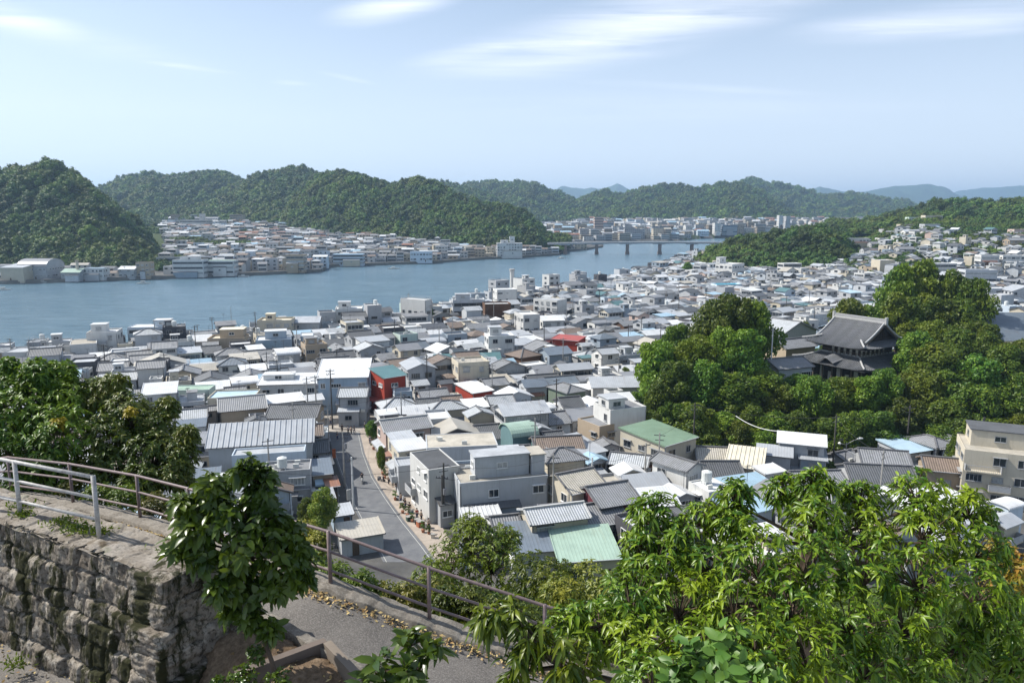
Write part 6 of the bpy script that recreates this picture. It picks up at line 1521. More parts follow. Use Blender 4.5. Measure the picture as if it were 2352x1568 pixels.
# ---------------------------------------------------------------- the hillside path in front
POSTS = [(-110, 1150, 18.0), (28, 1140, 16.8), (169, 1162, 15.6), (323, 1197, 14.4), (440, 1234, 13.3), (590, 1288, 12.4), (760, 1348, 11.5), (987, 1432, 11.2), (1250, 1520, 10.9), (1560, 1610, 10.6), (1900, 1690, 10.3), (2300, 1790, 10.0)]
PO = [atY(a, b, c) for a, b, c in POSTS]
def catmull(P_, n=10):
    out = []
    for i in range(len(P_) - 1):
        p0, p1, p2, p3 = P_[max(i - 1, 0)], P_[i], P_[i + 1], P_[min(i + 2, len(P_) - 1)]
        for k in range(n):
            t = k / n; out.append(.5 * ((2 * p1) + (p2 - p0) * t + (2 * p0 - 5 * p1 + 4 * p2 - p3) * t * t + (3 * p1 - p0 - 3 * p2 + p3) * t ** 3))
    return out + [P_[-1]]
OC = catmull(PO, 12)
def wfun(x): return 1.0 + .62 * float(S((x + 4.0) / 2.6)) + 1.15 * float(S((-5.0 - x) / 1.2))
def offs(C_, d0, wide=False):
    r_ = []
    for i, p in enumerate(C_):
        d = d0 if not wide else d0 + wfun(p.x); t = (C_[min(i + 1, len(C_) - 1)] - C_[max(i - 1, 0)]); n = Vector((t.y, -t.x, 0)).normalized(); r_.append(p + n * d)     # towards the camera side
    return r_
def ribbon(A, B, dzA=0., dzB=0., name='path', mat=None, sub=6, rough=.0, seed=0, thick=None):
    V = []; m = len(A)
    for a, b in zip(A, B):
        for k in range(sub + 1):
            t = k / sub; p = a.lerp(b, t); V.append((p.x, p.y, p.z + dzA * (1 - t) + dzB * t))
    V = np.array(V)
    if rough: V[:, 2] += rough * fbm(V[:, 0] * 3 + seed, V[:, 1] * 3, 0, 4)
    idx = np.arange(len(V)).reshape(m, sub + 1)
    return V, np.stack([idx[:-1, :-1], idx[:-1, 1:], idx[1:, 1:], idx[1:, :-1]], -1).reshape(-1, 4)
q = NM('path_asphalt'); n1 = q.noise(q.coord('Object'), 1.2, 6, .6); n2 = q.noise(q.coord('Object'), 42, 4, .75); vo = q.n('TexVoronoi', {'Vector': q.coord('Object'), 'Scale': 70.0}).outputs[0]
c = q.mix(q.rng(n1, .3, .7), (.085, .078, .072), (.165, .150, .135)); c = q.mix(q.rng(n2, .45, .7, 0, .8), c, (.30, .28, .25)); c = q.mix(q.rng(vo, .0, .35, .5, 0), c, (.05, .05, .048)); q.bump(n2, .7, .012); M_PATH = q.fin(c, .92, .2)
V, Fq = ribbon(offs(OC, .22), offs(OC, .03, True), 0, -.02, sub=10, rough=.015)
tag(new_obj('path', raw_mesh('path', V, Fq, M_PATH, True)), kind='structure')
q = NM('rough_stone'); n1 = q.noise(q.coord('Object'), 2.0, 6, .65); n2 = q.noise(q.coord('Object'), 14, 6, .7); n3 = q.noise(q.coord('Object', (1, 1, .35)), 2.6, 6, .7, .5); n4 = q.noise(q.coord('Object'), 5.0, 4, .6)
c = q.mix(q.rng(n1, .3, .7), (.12, .10, .078), (.29, .255, .21)); c = q.mix(q.rng(n4, .5, .66, 0, .75), c, (.42, .385, .33)); c = q.mix(q.rng(n2, .38, .50, .85, 0), c, (.045, .038, .030)); c = q.mix(q.rng(n3, .475, .55, 0, .95), c, (.022, .024, .008)); q.bump(q.math('ADD', n2, q.math('MULTIPLY', n4, .8)), .9, .04); M_STONE = q.fin(c, .95, .15)
q = NM('kerb_stone'); n1 = q.noise(q.coord('Object'), 2.5, 6, .65); n2 = q.noise(q.coord('Object'), 22, 5, .75)
c = q.mix(q.rng(n1, .3, .7), (.13, .115, .095), (.27, .245, .21)); c = q.mix(q.rng(n2, .5, .75, 0, .7), c, (.40, .37, .33)); c = q.mix(q.rng(n2, .25, .42, .7, 0), c, (.04, .035, .03)); q.bump(n2, .9, .02); M_KERB = q.fin(c, .95, .15)
def kerb(C_, d0, d1, h, label, mat, joint=.55, i0=0, i1=None, z0=-.4, wide=False):
    C_ = C_[i0:i1]; a, b = offs(C_, d0, wide), offs(C_, d1, wide); L = 0; V = []; prof = [(0, z0), (0, h * .9), (.05, h), (.35, h * 1.03), (.65, h * 1.0), (.95, h), (1, h * .9), (1, z0)]
    fine = []
    for i in range(len(C_) - 1):
        for k in range(4): t = k / 4; fine.append((a[i].lerp(a[i + 1], t), b[i].lerp(b[i + 1], t)))
    for i, (p, q_) in enumerate(fine):
        if i: L += (p - fine[i - 1][0]).length
        for u, zz in prof:
            pt = p.lerp(q_, u); ns = fbm(pt.x * 4, pt.y * 4, zz * 3, 3); gap = -.022 * math.exp(-(((L + .25 * float(vnoise(L * .7, 1, 0))) % joint - joint / 2) / .022) ** 2) if zz > 0 else 0
            V.append((pt.x + .03 * float(ns), pt.y + .03 * float(vnoise(pt.x * 5, pt.y * 5, 3)), pt.z + zz + .035 * float(ns) * (zz > 0) + gap))
    n = len(prof); idx = np.arange(len(V)).reshape(-1, n); Fq = np.stack([idx[:-1, :-1], idx[1:, :-1], idx[1:, 1:], idx[:-1, 1:]], -1).reshape(-1, 4)
    o = new_obj('kerb', raw_mesh('kerb', V, Fq, mat, True)); tag(o, label, 'kerb'); THINGS.append(o)
kerb(OC, -.16, .24, .10, 'rough stone kerb carrying the brown railing', M_KERB)
kerb(OC, .0, .17, .05, 'pale concrete edging strip on the near side of the path', M_KERB, 1.4, 50, None, -.4, True)

# railings
q = NM('rusty_brown_paint'); n1 = q.noise(q.coord('Object', (1, 1, 1)), 9, 5, .7)
c = q.mix(q.rng(n1, .4, .7), (.145, .105, .10), (.22, .165, .16)); M_BR = q.fin(c, .38, .5); q.bump(n1, .2, .004)
q = NM('worn_white_paint'); n1 = q.noise(q.coord('Object'), 7, 6, .75); n2 = q.noise(q.coord('Object'), 30, 3, .6)
c = q.mix(q.rng(n1, .3, .55), (.20, .18, .165), (.42, .41, .385)); c = q.mix(q.rng(n2, .55, .75, 0, .6), c, (.14, .11, .09)); M_WH = q.fin(c, .5, .4); q.bump(n1, .2, .004)
def railing(C_, posts, heights, mat, label, rr, rp, name='railing', square=False):
    root = empty(name, posts[0]); tag(root, label, 'railing'); THINGS.append(root); o = posts[0]
    for hgt in heights:
        m = MB(); m.tube([p - o + Vector((0, 0, hgt + .003 * math.sin(i * 1.7 + hgt * 9))) for i, p in enumerate(C_)], rr if hgt == heights[0] else rr * .85, 10); r_ = m.obj('rail', mat, root, smooth=True, uv=False)
    for p in posts:
        m = MB(); m.tube([p - o + Vector((0, 0, -.1)), p - o + Vector((0, 0, heights[0] + (.02 if not square else .03)))], rp, 10); m.obj('post', mat, root, smooth=True, uv=False)
    return root
railing(PO, PO, (.985, .64, .30), M_BR, 'long brown pipe railing with three rails along the outer edge of the path', .027, .034)
WP = [at(-150, 1150, 42.05), atY(48, 1190, 11.8), atY(228, 1235, 10.9)]
railing([WP[0], WP[1], WP[2]], WP, (1.0, .66, .31), M_WH, 'worn whitish pipe railing with three rails on top of the stone wall', .031, .036)

# ---- dry stone wall
CX = at(374, 1322, 42.0); LX = at(-260, 1108, 42.0)
def masonry(O, U, Ln, Hh, Nn, batter, seed, rowh=.34, res=.021):
    nu_, nv_ = int(Ln / res), int(Hh / res); u = np.linspace(0, Ln, nu_); v = np.linspace(0, Hh, nv_); UU, VV = np.meshgrid(u, v)
    uw = UU + .07 * fbm(UU * 2.3 + seed, VV * 2.3, 0, 3); vw = VV + .085 * fbm(UU * 1.7 + seed * 3, VV * 1.7 + 9, 0, 3)
    rs_ = np.random.RandomState(seed); hs_ = []; z = 0
    while z < Hh + 1: hs_.append(z); z += rowh * rs_.uniform(.7, 1.35)
    hs_ = np.array(hs_) - .0; r_ = np.clip(np.searchsorted(hs_, vw) - 1, 0, len(hs_) - 2); dv = np.minimum(vw - hs_[r_], hs_[r_ + 1] - vw); dv = np.where(vw < 0, .1, dv)
    du = np.full(UU.shape, 9.); tone = np.zeros(UU.shape)
    for k in range(len(hs_) - 1):
        bs = [-1 - rs_.uniform(0, .5)]
        while bs[-1] < Ln + 1: bs.append(bs[-1] + rs_.uniform(.28, .78))
        bs = np.array(bs); mk = r_ == k; j = np.clip(np.searchsorted(bs, uw[mk]) - 1, 0, len(bs) - 2)
        du[mk] = np.minimum(uw[mk] - bs[j], bs[j + 1] - uw[mk]); tone[mk] = rs_.uniform(-1, 1, len(bs))[j]
    e = np.minimum(du, dv); hgt = .13 * np.clip(e / .045, 0, 1) ** .55 + .045 * tone * np.clip(e / .02, 0, 1) + .065 * fbm(UU * 4.5 + seed, VV * 3.0, 1, 5) * np.clip(e / .04, .2, 1) + .022 * fbm(UU * 19, VV * 9, 2, 3) + .008 * np.abs(fbm(UU * 40, VV * 30, 5, 2))
    hgt = hgt - .13
    P_ = np.array(O)[None, None] + UU[..., None] * np.array(U) + np.array([0, 0, -1.]) * VV[..., None] + (hgt + batter * VV)[..., None] * np.array(Nn)
    idx = np.arange(P_.shape[0] * P_.shape[1]).reshape(P_.shape[:2]); Fq = np.stack([idx[:-1, :-1], idx[1:, :-1], idx[1:, 1:], idx[:-1, 1:]], -1).reshape(-1, 4)
    return P_.reshape(-1, 3), Fq
wroot = empty('stone_wall', (CX.x, CX.y, 39.8)); tag(wroot, 'mossy dry stone retaining wall of rough grey blocks at the lower left', 'stone wall'); THINGS.append(wroot)
def toloc(V): return V - np.array(wroot.location)
fd = (CX - LX); Lf = fd.length; fu = fd.normalized(); fn = Vector((fu.y, -fu.x, 0)).normalized()
if fn.y > 0: fn = -fn
V, Fq = masonry(LX, fu, Lf, 2.45, fn, .10, 3); new_obj('wall_face', raw_mesh('wall_face', toloc(V), Fq, M_STONE, True), wroot)
BX = at(560, 1262, 42.0); ed = BX - CX; Le = ed.length; eu = ed.normalized(); en = Vector((eu.y, -eu.x, 0)).normalized()
V, Fq = masonry(CX + en * .0, eu, Le, 2.6, en, .13, 8, .36); new_obj('end_face', raw_mesh('end_face', toloc(V), Fq, M_STONE, True), wroot)
# big corner stones
cm = []
for k in range(7):
    rs_ = np.random.RandomState(40 + k); n = 21; s = np.array([rs_.uniform(.34, .46), rs_.uniform(.30, .40), .18])
    g = np.linspace(-1, 1, n); vs = []; fs = []
    for ax in range(3):
        for sg in (-1, 1):
            A, B = np.meshgrid(g, g); Cc = np.full(A.shape, float(sg)); P_ = np.stack([A, B, Cc], -1) if ax == 2 else (np.stack([Cc, A, B], -1) if ax == 0 else np.stack([A, Cc, B], -1))
            ln_ = (np.abs(P_) ** 14).sum(-1, keepdims=True) ** (1 / 14); P_ = P_ / ln_
            P_ = P_ * s * (1 + .15 * fbm(P_[..., 0] * 3 + k * 3, P_[..., 1] * 3, P_[..., 2] * 3, 5)[..., None]); b = len(vs) * n * n
            vs.append(P_.reshape(-1, 3)); idx = np.arange(n * n).reshape(n, n) + b; f4 = np.stack([idx[:-1, :-1], idx[:-1, 1:], idx[1:, 1:], idx[1:, :-1]], -1).reshape(-1, 4); fs.append(f4 if (sg > 0) ^ (ax == 1) else f4[:, ::-1])
    vs = np.concatenate(vs); fs = np.concatenate(fs); a = math.atan2(fu.y, fu.x) + rs_.uniform(-.06, .06)
    Rm = np.array([[math.cos(a), -math.sin(a), 0], [math.sin(a), math.cos(a), 0], [0, 0, 1]]); vv = vs @ Rm.T
    dpt = .18 + k * .355; c0 = np.array(CX) - np.array(fu) * .26 - np.array(fn) * .20 + np.array(fn) * .10 * dpt + np.array(en) * (.03 + .12 * dpt) - np.array([0, 0, dpt])
    new_obj('corner_stone', raw_mesh('corner_stone', toloc(vv + c0), fs, M_STONE, True), wroot)
# flagstone top
tv = []; nx_, ny_ = 330, 62; uu = np.linspace(0, 1, nx_); tt = np.linspace(-.03, 1, ny_); UU, TT = np.meshgrid(uu, tt); bk = (-fn)
Ltot = Lf; WD_ = .86
A_ = UU * Ltot; B_ = TT * WD_; aw = A_ + .09 * fbm(A_ * 2, B_ * 2, 0, 3); bw = B_ + .07 * fbm(A_ * 2 + 5, B_ * 2, 0, 3)
row = np.floor(bw / .38); cell = (aw + row * .31) % .62; e = np.minimum(np.minimum(cell, .62 - cell), np.minimum(bw - row * .38, (row + 1) * .38 - bw)); zt_ = .035 * np.clip(e / .035, 0, 1) + .045 * fbm(A_ * 3, B_ * 3, 2, 4) - .045
Pt = np.array(LX)[None, None] + A_[..., None] * np.array(fu) + B_[..., None] * np.array(bk) + zt_[..., None] * np.array([0, 0, 1.]); Pt[..., 0] += (.25 * (UU > .9) * TT * 0)
idx = np.arange(nx_ * ny_).reshape(ny_, nx_); Fq = np.stack([idx[:-1, :-1], idx[:-1, 1:], idx[1:, 1:], idx[1:, :-1]], -1).reshape(-1, 4)
q = NM('flagstone'); n1 = q.noise(q.coord('Object'), 1.8, 6, .65); n2 = q.noise(q.coord('Object'), 16, 6, .7); n3 = q.noise(q.coord('Object'), 3.2, 5, .6)
c = q.mix(q.rng(n1, .3, .7), (.17, .145, .115), (.34, .31, .27)); c = q.mix(q.rng(n3, .55, .68, 0, .85), c, (.10, .075, .045)); c = q.mix(q.rng(n2, .3, .5, .7, 0), c, (.06, .05, .04)); c = q.mix(q.rng(n1, .60, .70, 0, .7), c, (.06, .075, .02)); q.bump(n2, .8, .03); M_FLAG = q.fin(c, .95, .15)
new_obj('top_stones', raw_mesh('top_stones', toloc(Pt.reshape(-1, 3)), Fq, M_FLAG, True), wroot)
# back face down to the path
bm_ = MB(); a = LX + bk * WD_; b = CX + bk * WD_ + en * .0; bm_.poly([b, a, a - Vector((0, 0, 2.4)), b - Vector((0, 0, 2.4))]); V = toloc(np.array(bm_.v)); new_obj('back_face', raw_mesh('back_face', V, np.array([[0, 1, 2, 3]]), M_STONE), wroot)

# ---- near ground below the wall and beside the path
gx, gy_ = np.meshgrid(np.linspace(-13, 9, 260), np.linspace(4.0, 15.2, 150))
ocx = np.array([p.x for p in OC]); ocy = np.array([p.y for p in OC]); ocz = np.array([p.z for p in OC])
inn = offs(OC, .2, True); ix_ = np.array([p.x for p in inn]); iy_ = np.array([p.y for p in inn]); iz_ = np.array([p.z for p in inn]); o_ = np.argsort(ix_)
yi = np.interp(gx, ix_[o_], iy_[o_]); zi = np.interp(gx, ix_[o_], iz_[o_]); dist = yi - gy_
zz = 39.84 + 0 * gx; side_r = S((gx + 5.5) / 1.0)
zz = zz + side_r * np.clip((zi - .03 - 39.84), -2, 2) * (1 - S((dist - .35) / 2.0)) - side_r * S((dist - 1.5) / 3.5) * .7
oyy = np.interp(gx, ocx[np.argsort(ocx)], ocy[np.argsort(ocx)])
zz = np.where(dist < 0, np.minimum(zz, zi - .25) - np.clip(gy_ - oyy, 0, 9) * 1.1, zz) + .05 * fbm(gx * 1.3, gy_ * 1.3, 0, 5) + side_r * .07 * fbm(gx * 3, gy_ * 3, 0, 4)
idx = np.arange(gx.size).reshape(gx.shape); Fq = np.stack([idx[:-1, :-1], idx[:-1, 1:], idx[1:, 1:], idx[1:, :-1]], -1).reshape(-1, 4); fcx = gx[:-1, :-1].ravel()
q = NM('dirt'); n1 = q.noise(q.coord('Object'), 1.1, 6, .65); n2 = q.noise(q.coord('Object'), 15, 6, .75)
c = q.mix(q.rng(n1, .35, .65), (.17, .115, .072), (.32, .24, .165)); c = q.mix(q.rng(n2, .35, .6, .65, 0), c, (.05, .038, .026)); c = q.mix(q.rng(n2, .62, .8, 0, .7), c, (.42, .36, .28)); q.bump(n2, .9, .03); M_DIRT = q.fin(c, .95, .1)
tag(new_obj('terrace_ground', raw_mesh('terrace_ground', np.stack([gx, gy_, zz], -1).reshape(-1, 3), Fq, [M_PATH, M_DIRT, mg_soil], True, np.where((gy_ > oyy + .2)[:-1, :-1].ravel(), 2, (fcx > -5.4).astype(int)))), kind='structure')

# ---- leafy plants close to the camera: every leaf is a folded, drooping blade
TV = np.array([0, .30, .30, .30, .68, .68, .68, 1.0]); TS = np.array([0, -1, 0, 1, -1, 0, 1, 0]); TW = np.array([0, .92, 0, .92, .80, 0, .80, 0])
TF = np.array([[0, 2, 1], [0, 3, 2], [1, 2, 5], [1, 5, 4], [2, 3, 6], [2, 6, 5], [4, 5, 7], [5, 6, 7]])
def blades(Pp, D, Nn, L_, wr, fold, droop):
    n = len(Pp); D = unit(D); Sd = unit(np.cross(D, Nn)); N2 = np.cross(Sd, D); L_ = L_[:, None, None]
    V = Pp[:, None] + D[:, None] * (TV[None, :, None] * L_) + Sd[:, None] * ((TS * TW)[None, :, None] * wr * .5 * L_) + N2[:, None] * (np.abs(TS)[None, :, None] * fold * wr * L_)
    V[..., 2] -= (droop[:, None] if hasattr(droop, 'shape') else droop) * (TV ** 2)[None] * L_[..., 0]
    return V.reshape(-1, 3), (TF[None] + (np.arange(n) * 8)[:, None, None]).reshape(-1, 3)
def plant(label, blobs, tips, per, L_, wr, droop, mat, trunk=None, name='shrub', cat='shrub', group=None, seed=1, up=.5, fold=.18, spread=.95, stem=M_BR, radial=.55, lo=.35, twig=True):
    rs_ = np.random.RandomState(seed); C_ = [atY(b[0], b[1], b[2]) for b in blobs]
    base = Vector(trunk[0]) if trunk else Vector((sum(c.x for c in C_) / len(C_), sum(c.y for c in C_) / len(C_), float(ground_z(np.array(1176.), np.array(max(9., C_[0].y))))))
    root = empty(name, base); tag(root, label, cat, group); THINGS.append(root); b0 = np.array(base)
    PP = []; DD = []; NN = []; LL = []; tw = MB()
    if trunk:
        tw.tube([Vector(p) - base for p in trunk], [.06 * (1 - .5 * i / len(trunk)) * (2.0 if name == 'tree' else .6) for i in range(len(trunk))], 8)
    for bi, (c, b) in enumerate(zip(C_, blobs)):
        r = b[3]; n = int(tips * (b[4] if len(b) > 4 else 1))
        d = unit(rs_.normal(size=(n, 3)) + np.array([0, -.25, up])); rad = r * rs_.uniform(lo, 1.0, n) ** .6
        tp = np.array(c) + d * rad[:, None]; hub = np.array(c) - np.array([0, 0, r * .35])
        if twig:
            st = Vector(trunk[-1]) if trunk else Vector(np.array(c) - np.array([0, -.1, r * 1.6]))
            if trunk: st = min((Vector(p) for p in trunk[1:]), key=lambda p: (p - Vector(hub)).length)
            tw.tube([st - base, (st.lerp(Vector(hub), .55) + Vector(rs_.normal(size=3) * .05 * r)) - base, Vector(hub) - base], [.022, .016, .01], 5)
            for k in range(0, n, 2): tw.tube([Vector(hub) - base, (Vector(hub).lerp(Vector(tp[k]), .55) + Vector((0, 0, .06 * r))) - base, Vector(tp[k]) - base], [.008, .005, .003], 4, cap=False)
        for k in range(n):
            ax = unit(d[k] + np.array([0, 0, .35]) + rs_.normal(size=3) * .25); e1 = unit(np.cross(ax, rs_.normal(size=3))); e2 = np.cross(ax, e1); m = max(3, int(per * rs_.uniform(.6, 1.3)))
            for j in range(m):
                a = j * 2.4 + rs_.uniform(-.3, .3); rad_ = e1 * math.cos(a) + e2 * math.sin(a); back = rs_.uniform(0, .5) * L_ * 1.2
                PP.append(tp[k] - ax * back); DD.append(ax * (1 - radial) + rad_ * spread * radial * 1.6); NN.append(ax + rs_.normal(size=3) * .3); LL.append(L_ * rs_.uniform(.6, 1.25))
    PP = np.array(PP) - b0; V, T = blades(PP, np.array(DD), np.array(NN), np.array(LL), wr, fold, droop * rs_.uniform(.5, 1.5, len(PP)))
    new_obj('leaves', raw_mesh('leaves', V, T, mat, True), root)
    if tw.v: tw.obj('branches' if not trunk else 'trunk', BARK, root, uv=False)
    return root
L_GOLD = m_leaf('drooping_leaves', (.028, .080, .006), (.185, .25, .015), .28, .36, True, 1.4)
L_GLOSS = m_leaf('glossy_leaves', (.025, .070, .010), (.085, .155, .018), .25, .30, True, 1.5)
L_OLIVE = m_leaf('olive_leaves', (.07, .10, .014), (.20, .19, .03), .3, .42, True, .8)
L_MIX = m_leaf('hedge_leaves', (.030, .085, .008), (.15, .215, .018), .32, .42, True, .7)
L_UND = m_leaf('undergrowth_leaves', (.03, .075, .010), (.09, .14, .02), .2, .6, True, .6)
L_ORG = m_leaf('turning_leaves', (.30, .14, .02), (.16, .18, .02), .35, .5, True, 2.0)
L_PALE = m_leaf('broad_pale_leaves', (.05, .11, .015), (.12, .19, .03), .3, .42, True, 1.2)
RT = [(1500, 1185, 6.6, .26), (1560, 1250, 6.4, .28), (1470, 1250, 6.4, .2, .6), (1610, 1190, 6.8, .2, .7), (1690, 1140, 6.8, .2), (1690, 1205, 6.6, .24), (1800, 1125, 7, .18, .8), (1872, 1115, 6.8, .2), (1870, 1190, 6.5, .28), (1975, 1150, 6.9, .24), (1990, 1220, 6.6, .28), (2110, 1140, 6.8, .28), (2120, 1220, 6.5, .32), (2225, 1170, 6.8, .24), (2240, 1260, 6.5, .32),
      (1500, 1300, 6.2, .32), (1620, 1300, 6.2, .32), (1740, 1290, 6.0, .36), (1860, 1300, 6, .36), (1990, 1310, 6, .36), (2110, 1320, 6, .36), (2240, 1360, 6, .36), (1450, 1380, 5.8, .32), (1560, 1390, 5.8, .36), (1690, 1400, 5.6, .36), (1820, 1400, 5.6, .36), (1950, 1420, 5.6, .36), (2080, 1430, 5.8, .34), (1380, 1450, 5.6, .28),
      (1480, 1490, 5.4, .34), (1600, 1500, 5.3, .34), (1740, 1500, 5.2, .34), (1860, 1510, 5.3, .34), (1990, 1530, 5.4, .32), (2310, 1430, 6, .3), (2200, 1480, 6, .25), (1310, 1430, 5.6, .2), (2330, 1520, 5.9, .25), (2120, 1540, 5.5, .26), (1780, 1580, 5, .3), (1500, 1570, 5, .3)]
t0 = atY(1900, 1568, 6.6); t0.z = 39.2
plant('large tree with long drooping yellow-green leaves filling the lower right', RT, 66, 9, .10, .28, .62, L_GOLD, [t0, atY(1880, 1560, 6.5), atY(1850, 1480, 6.3), atY(1800, 1380, 6.2), atY(1860, 1250, 6.5)], 'tree', 'tree', None, 11, .35, .2, .95, radial=.5)
plant('sprays of long hanging leaves reaching over the path at the lower centre', [(1130, 1415, 5.3, .13), (1180, 1400, 5.3, .12, .7), (1220, 1460, 5.2, .18), (1290, 1500, 5.1, .2), (1180, 1530, 5.1, .15, .6), (1330, 1560, 5, .22)], 26, 8, .13, .27, .85, L_GOLD, [Vector((.9, 5.6, 39.3)), atY(1400, 1560, 5.4), atY(1290, 1530, 5.3)], 'shrub', 'shrub', None, 12, .2, radial=.45)
plant('broad pale-leaved shrub at the bottom edge in front of the drooping tree', [(1600, 1530, 4.6, .2), (1680, 1500, 4.6, .2), (1740, 1560, 4.5, .2), (1560, 1580, 4.5, .2), (1650, 1580, 4.4, .2)], 16, 6, .12, .52, .15, L_PALE, [Vector((1.3, 4.9, 39.5)), atY(1650, 1600, 4.6)], 'shrub', 'shrub', None, 13, .8, .12, radial=.6)
LTB = [(25, 905, 19, .8), (85, 868, 19, .55), (140, 862, 19.5, .45), (60, 960, 18.5, 1.0), (150, 935, 19, .8), (140, 1010, 18, 1.0), (40, 1040, 17.8, .9), (-20, 980, 18, 1.0), (20, 840, 19, .25, .6), (120, 1085, 17.5, .7), (60, 1110, 17.2, .5), (130, 890, 19, .3, .8)]
g0 = Vector((atY(80, 1000, 18.6).x, 18.8, 36.5))
plant('bright leafy tree at the left edge beyond the brown railing', LTB, 230, 8, .16, .36, .45, L_MIX, [g0, g0 + Vector((.1, 0, 2.2)), atY(90, 1020, 18.5), atY(90, 930, 18.8)], 'tree', 'tree', None, 21, .45, radial=.55)
LTC = [(230, 925, 19.5, .75), (262, 892, 19.5, .45), (210, 900, 19.8, .4), (300, 960, 19, .8), (360, 985, 19, .65), (385, 935, 19.3, .3, .8), (250, 1020, 18.5, .9), (350, 1050, 18.3, .8), (415, 1045, 18.3, .45), (240, 1085, 17.8, .7), (325, 1110, 17.5, .55), (405, 1090, 17.8, .45), (430, 1000, 18.5, .3, .8)]
g1 = Vector((atY(300, 1000, 18.9).x, 19.2, 36.3))
plant('olive-brown leafed tree with yellow tufts right of the bright leafy tree', LTC, 240, 8, .145, .38, .45, m_leaf('mixed_olive', (.035, .09, .012), (.14, .16, .025), .3, .4, True, .7), [g1, g1 + Vector((0, 0, 2.4)), atY(300, 1040, 18.6), atY(300, 960, 19)], 'tree', 'tree', None, 22, .45, radial=.55)
plant('tuft of yellow leaves in the middle of the left trees', [(135, 970, 17.6, .16), (300, 945, 17.9, .12)], 22, 7, .13, .4, .4, m_leaf('yellow_leaves', (.42, .38, .01), (.50, .46, .03), .3, .5, True, 2), None, 'shrub', 'shrub', None, 23, twig=False)
CS = [(565, 1078, 9.7, .2, .7), (600, 1095, 9.7, .18, .7), (490, 1125, 9.7, .26), (600, 1140, 9.7, .26), (425, 1165, 9.6, .22), (520, 1185, 9.6, .34), (620, 1205, 9.6, .34), (455, 1225, 9.5, .32), (560, 1260, 9.5, .4), (650, 1285, 9.5, .32), (690, 1325, 9.5, .18), (415, 1255, 9.4, .2, .7), (540, 1330, 9.5, .32), (600, 1365, 9.5, .30), (575, 1420, 9.3, .16, .6), (470, 1285, 9.35, .18, .7), (505, 1345, 9.2, .16, .6), (620, 1440, 9.2, .14, .5), (690, 1270, 9.6, .2, .7), (660, 1235, 9.6, .26), (530, 1400, 9.4, .12, .5), (640, 1345, 9.4, .2)]
plant('glossy broad-leaved shrub growing at the end of the stone wall', CS, 42, 7, .165, .52, .32, L_GLOSS, [atY(640, 1575, 9.0), atY(625, 1520, 9.1), atY(600, 1450, 9.3), atY(575, 1370, 9.5), atY(560, 1280, 9.6)], 'shrub', 'shrub', None, 31, .35, .12, radial=.6)
plant('dark ivy and weeds at the foot of the wall end', [(560, 1560, 9.0, .22), (640, 1570, 8.8, .2), (590, 1500, 9.2, .13, .6), (500, 1580, 8.8, .15)], 60, 6, .07, .55, .3, L_GLOSS, None, 'shrub', 'shrub', None, 33, .5, twig=False)
plant('small shrub with long glossy leaves at the bottom centre over the path', [(940, 1475, 5.5, .11), (985, 1500, 5.4, .08, .6), (870, 1530, 5.4, .15), (940, 1550, 5.3, .14), (1005, 1480, 5.4, .04, .4), (840, 1575, 5.3, .14), (905, 1590, 5.2, .15)], 9, 6, .165, .36, .3, L_GLOSS, [Vector((-.75, 5.7, 39.3)), atY(930, 1600, 5.5), atY(950, 1540, 5.5)], 'shrub', 'shrub', None, 32, .6, .12, radial=.5)
HG = 'bushes on the slope below the railing'
BU = [('round light green bush rising above the railing at the centre', [(1080, 1250, 17, .8), (1030, 1300, 16.5, .7), (1130, 1290, 16.5, .8), (1085, 1215, 17.3, .45, .7), (1160, 1240, 17.5, .45), (1000, 1340, 15.5, .6)], L_MIX),
      ('low yellow-green bush behind the railing left of the round bush', [(880, 1375, 13.4, .4), (940, 1375, 13.4, .4), (990, 1370, 13.8, .5)], L_OLIVE), ('bush below the railing between the shrub and the first right-hand post', [(720, 1310, 14.2, .4), (770, 1330, 13.8, .4), (830, 1350, 13.4, .4)], L_MIX),
      ('sparse bush with pale twigs below the lower rail at the centre', [(1080, 1390, 12.9, .45), (1140, 1410, 12.6, .4), (1030, 1380, 13, .35)], L_MIX), ('dark green bush right of the round bush', [(1210, 1320, 15, .6), (1270, 1335, 14.6, .6)], L_MIX), ('olive bush below the mint green shed roof', [(1340, 1345, 14.5, .6), (1400, 1370, 14, .6), (1290, 1370, 13.6, .5)], L_OLIVE),
      ('bush hidden behind the left edge of the drooping tree', [(1450, 1390, 13.6, .7), (1520, 1420, 13.2, .7), (1400, 1420, 13, .5)], L_MIX), ('low bush under the last visible stretch of railing', [(1200, 1430, 12.2, .4), (1270, 1455, 12, .4), (1340, 1470, 11.9, .45)], L_MIX), ('hedge bush behind the railing at far left', [(100, 1135, 17.3, .4), (160, 1140, 17, .4), (40, 1130, 17.6, .4)], L_OLIVE),
      ('hedge bush behind the railing between the two left posts', [(230, 1145, 16.6, .42), (290, 1150, 16.2, .42)], L_MIX), ('hedge bush behind the railing just left of the glossy shrub', [(360, 1170, 15.8, .42), (430, 1185, 15.2, .45), (480, 1200, 14.8, .4)], L_OLIVE), ('small bush seen right of the glossy shrub above the rails', [(700, 1230, 16.5, .4), (730, 1250, 16, .35)], L_OLIVE),
      ('turning orange and green bush at the right edge', [(2290, 1275, 9, .25), (2330, 1310, 8.8, .3), (2300, 1350, 8.8, .3)], L_ORG), ('dark bush at the bottom right corner', [(2200, 1540, 7.2, .4), (2300, 1560, 7.2, .4), (2100, 1570, 7.4, .4)], L_GLOSS)]
for i, (lb, bl, mt) in enumerate(BU): plant(lb, bl, 170 if i < 12 else 110, 7, .105 if i < 12 else .08, .36, .4, mt, None, 'bush', 'bush', HG if i < 12 else None, 60 + i, .5, twig=(i in (0, 3, 13)))
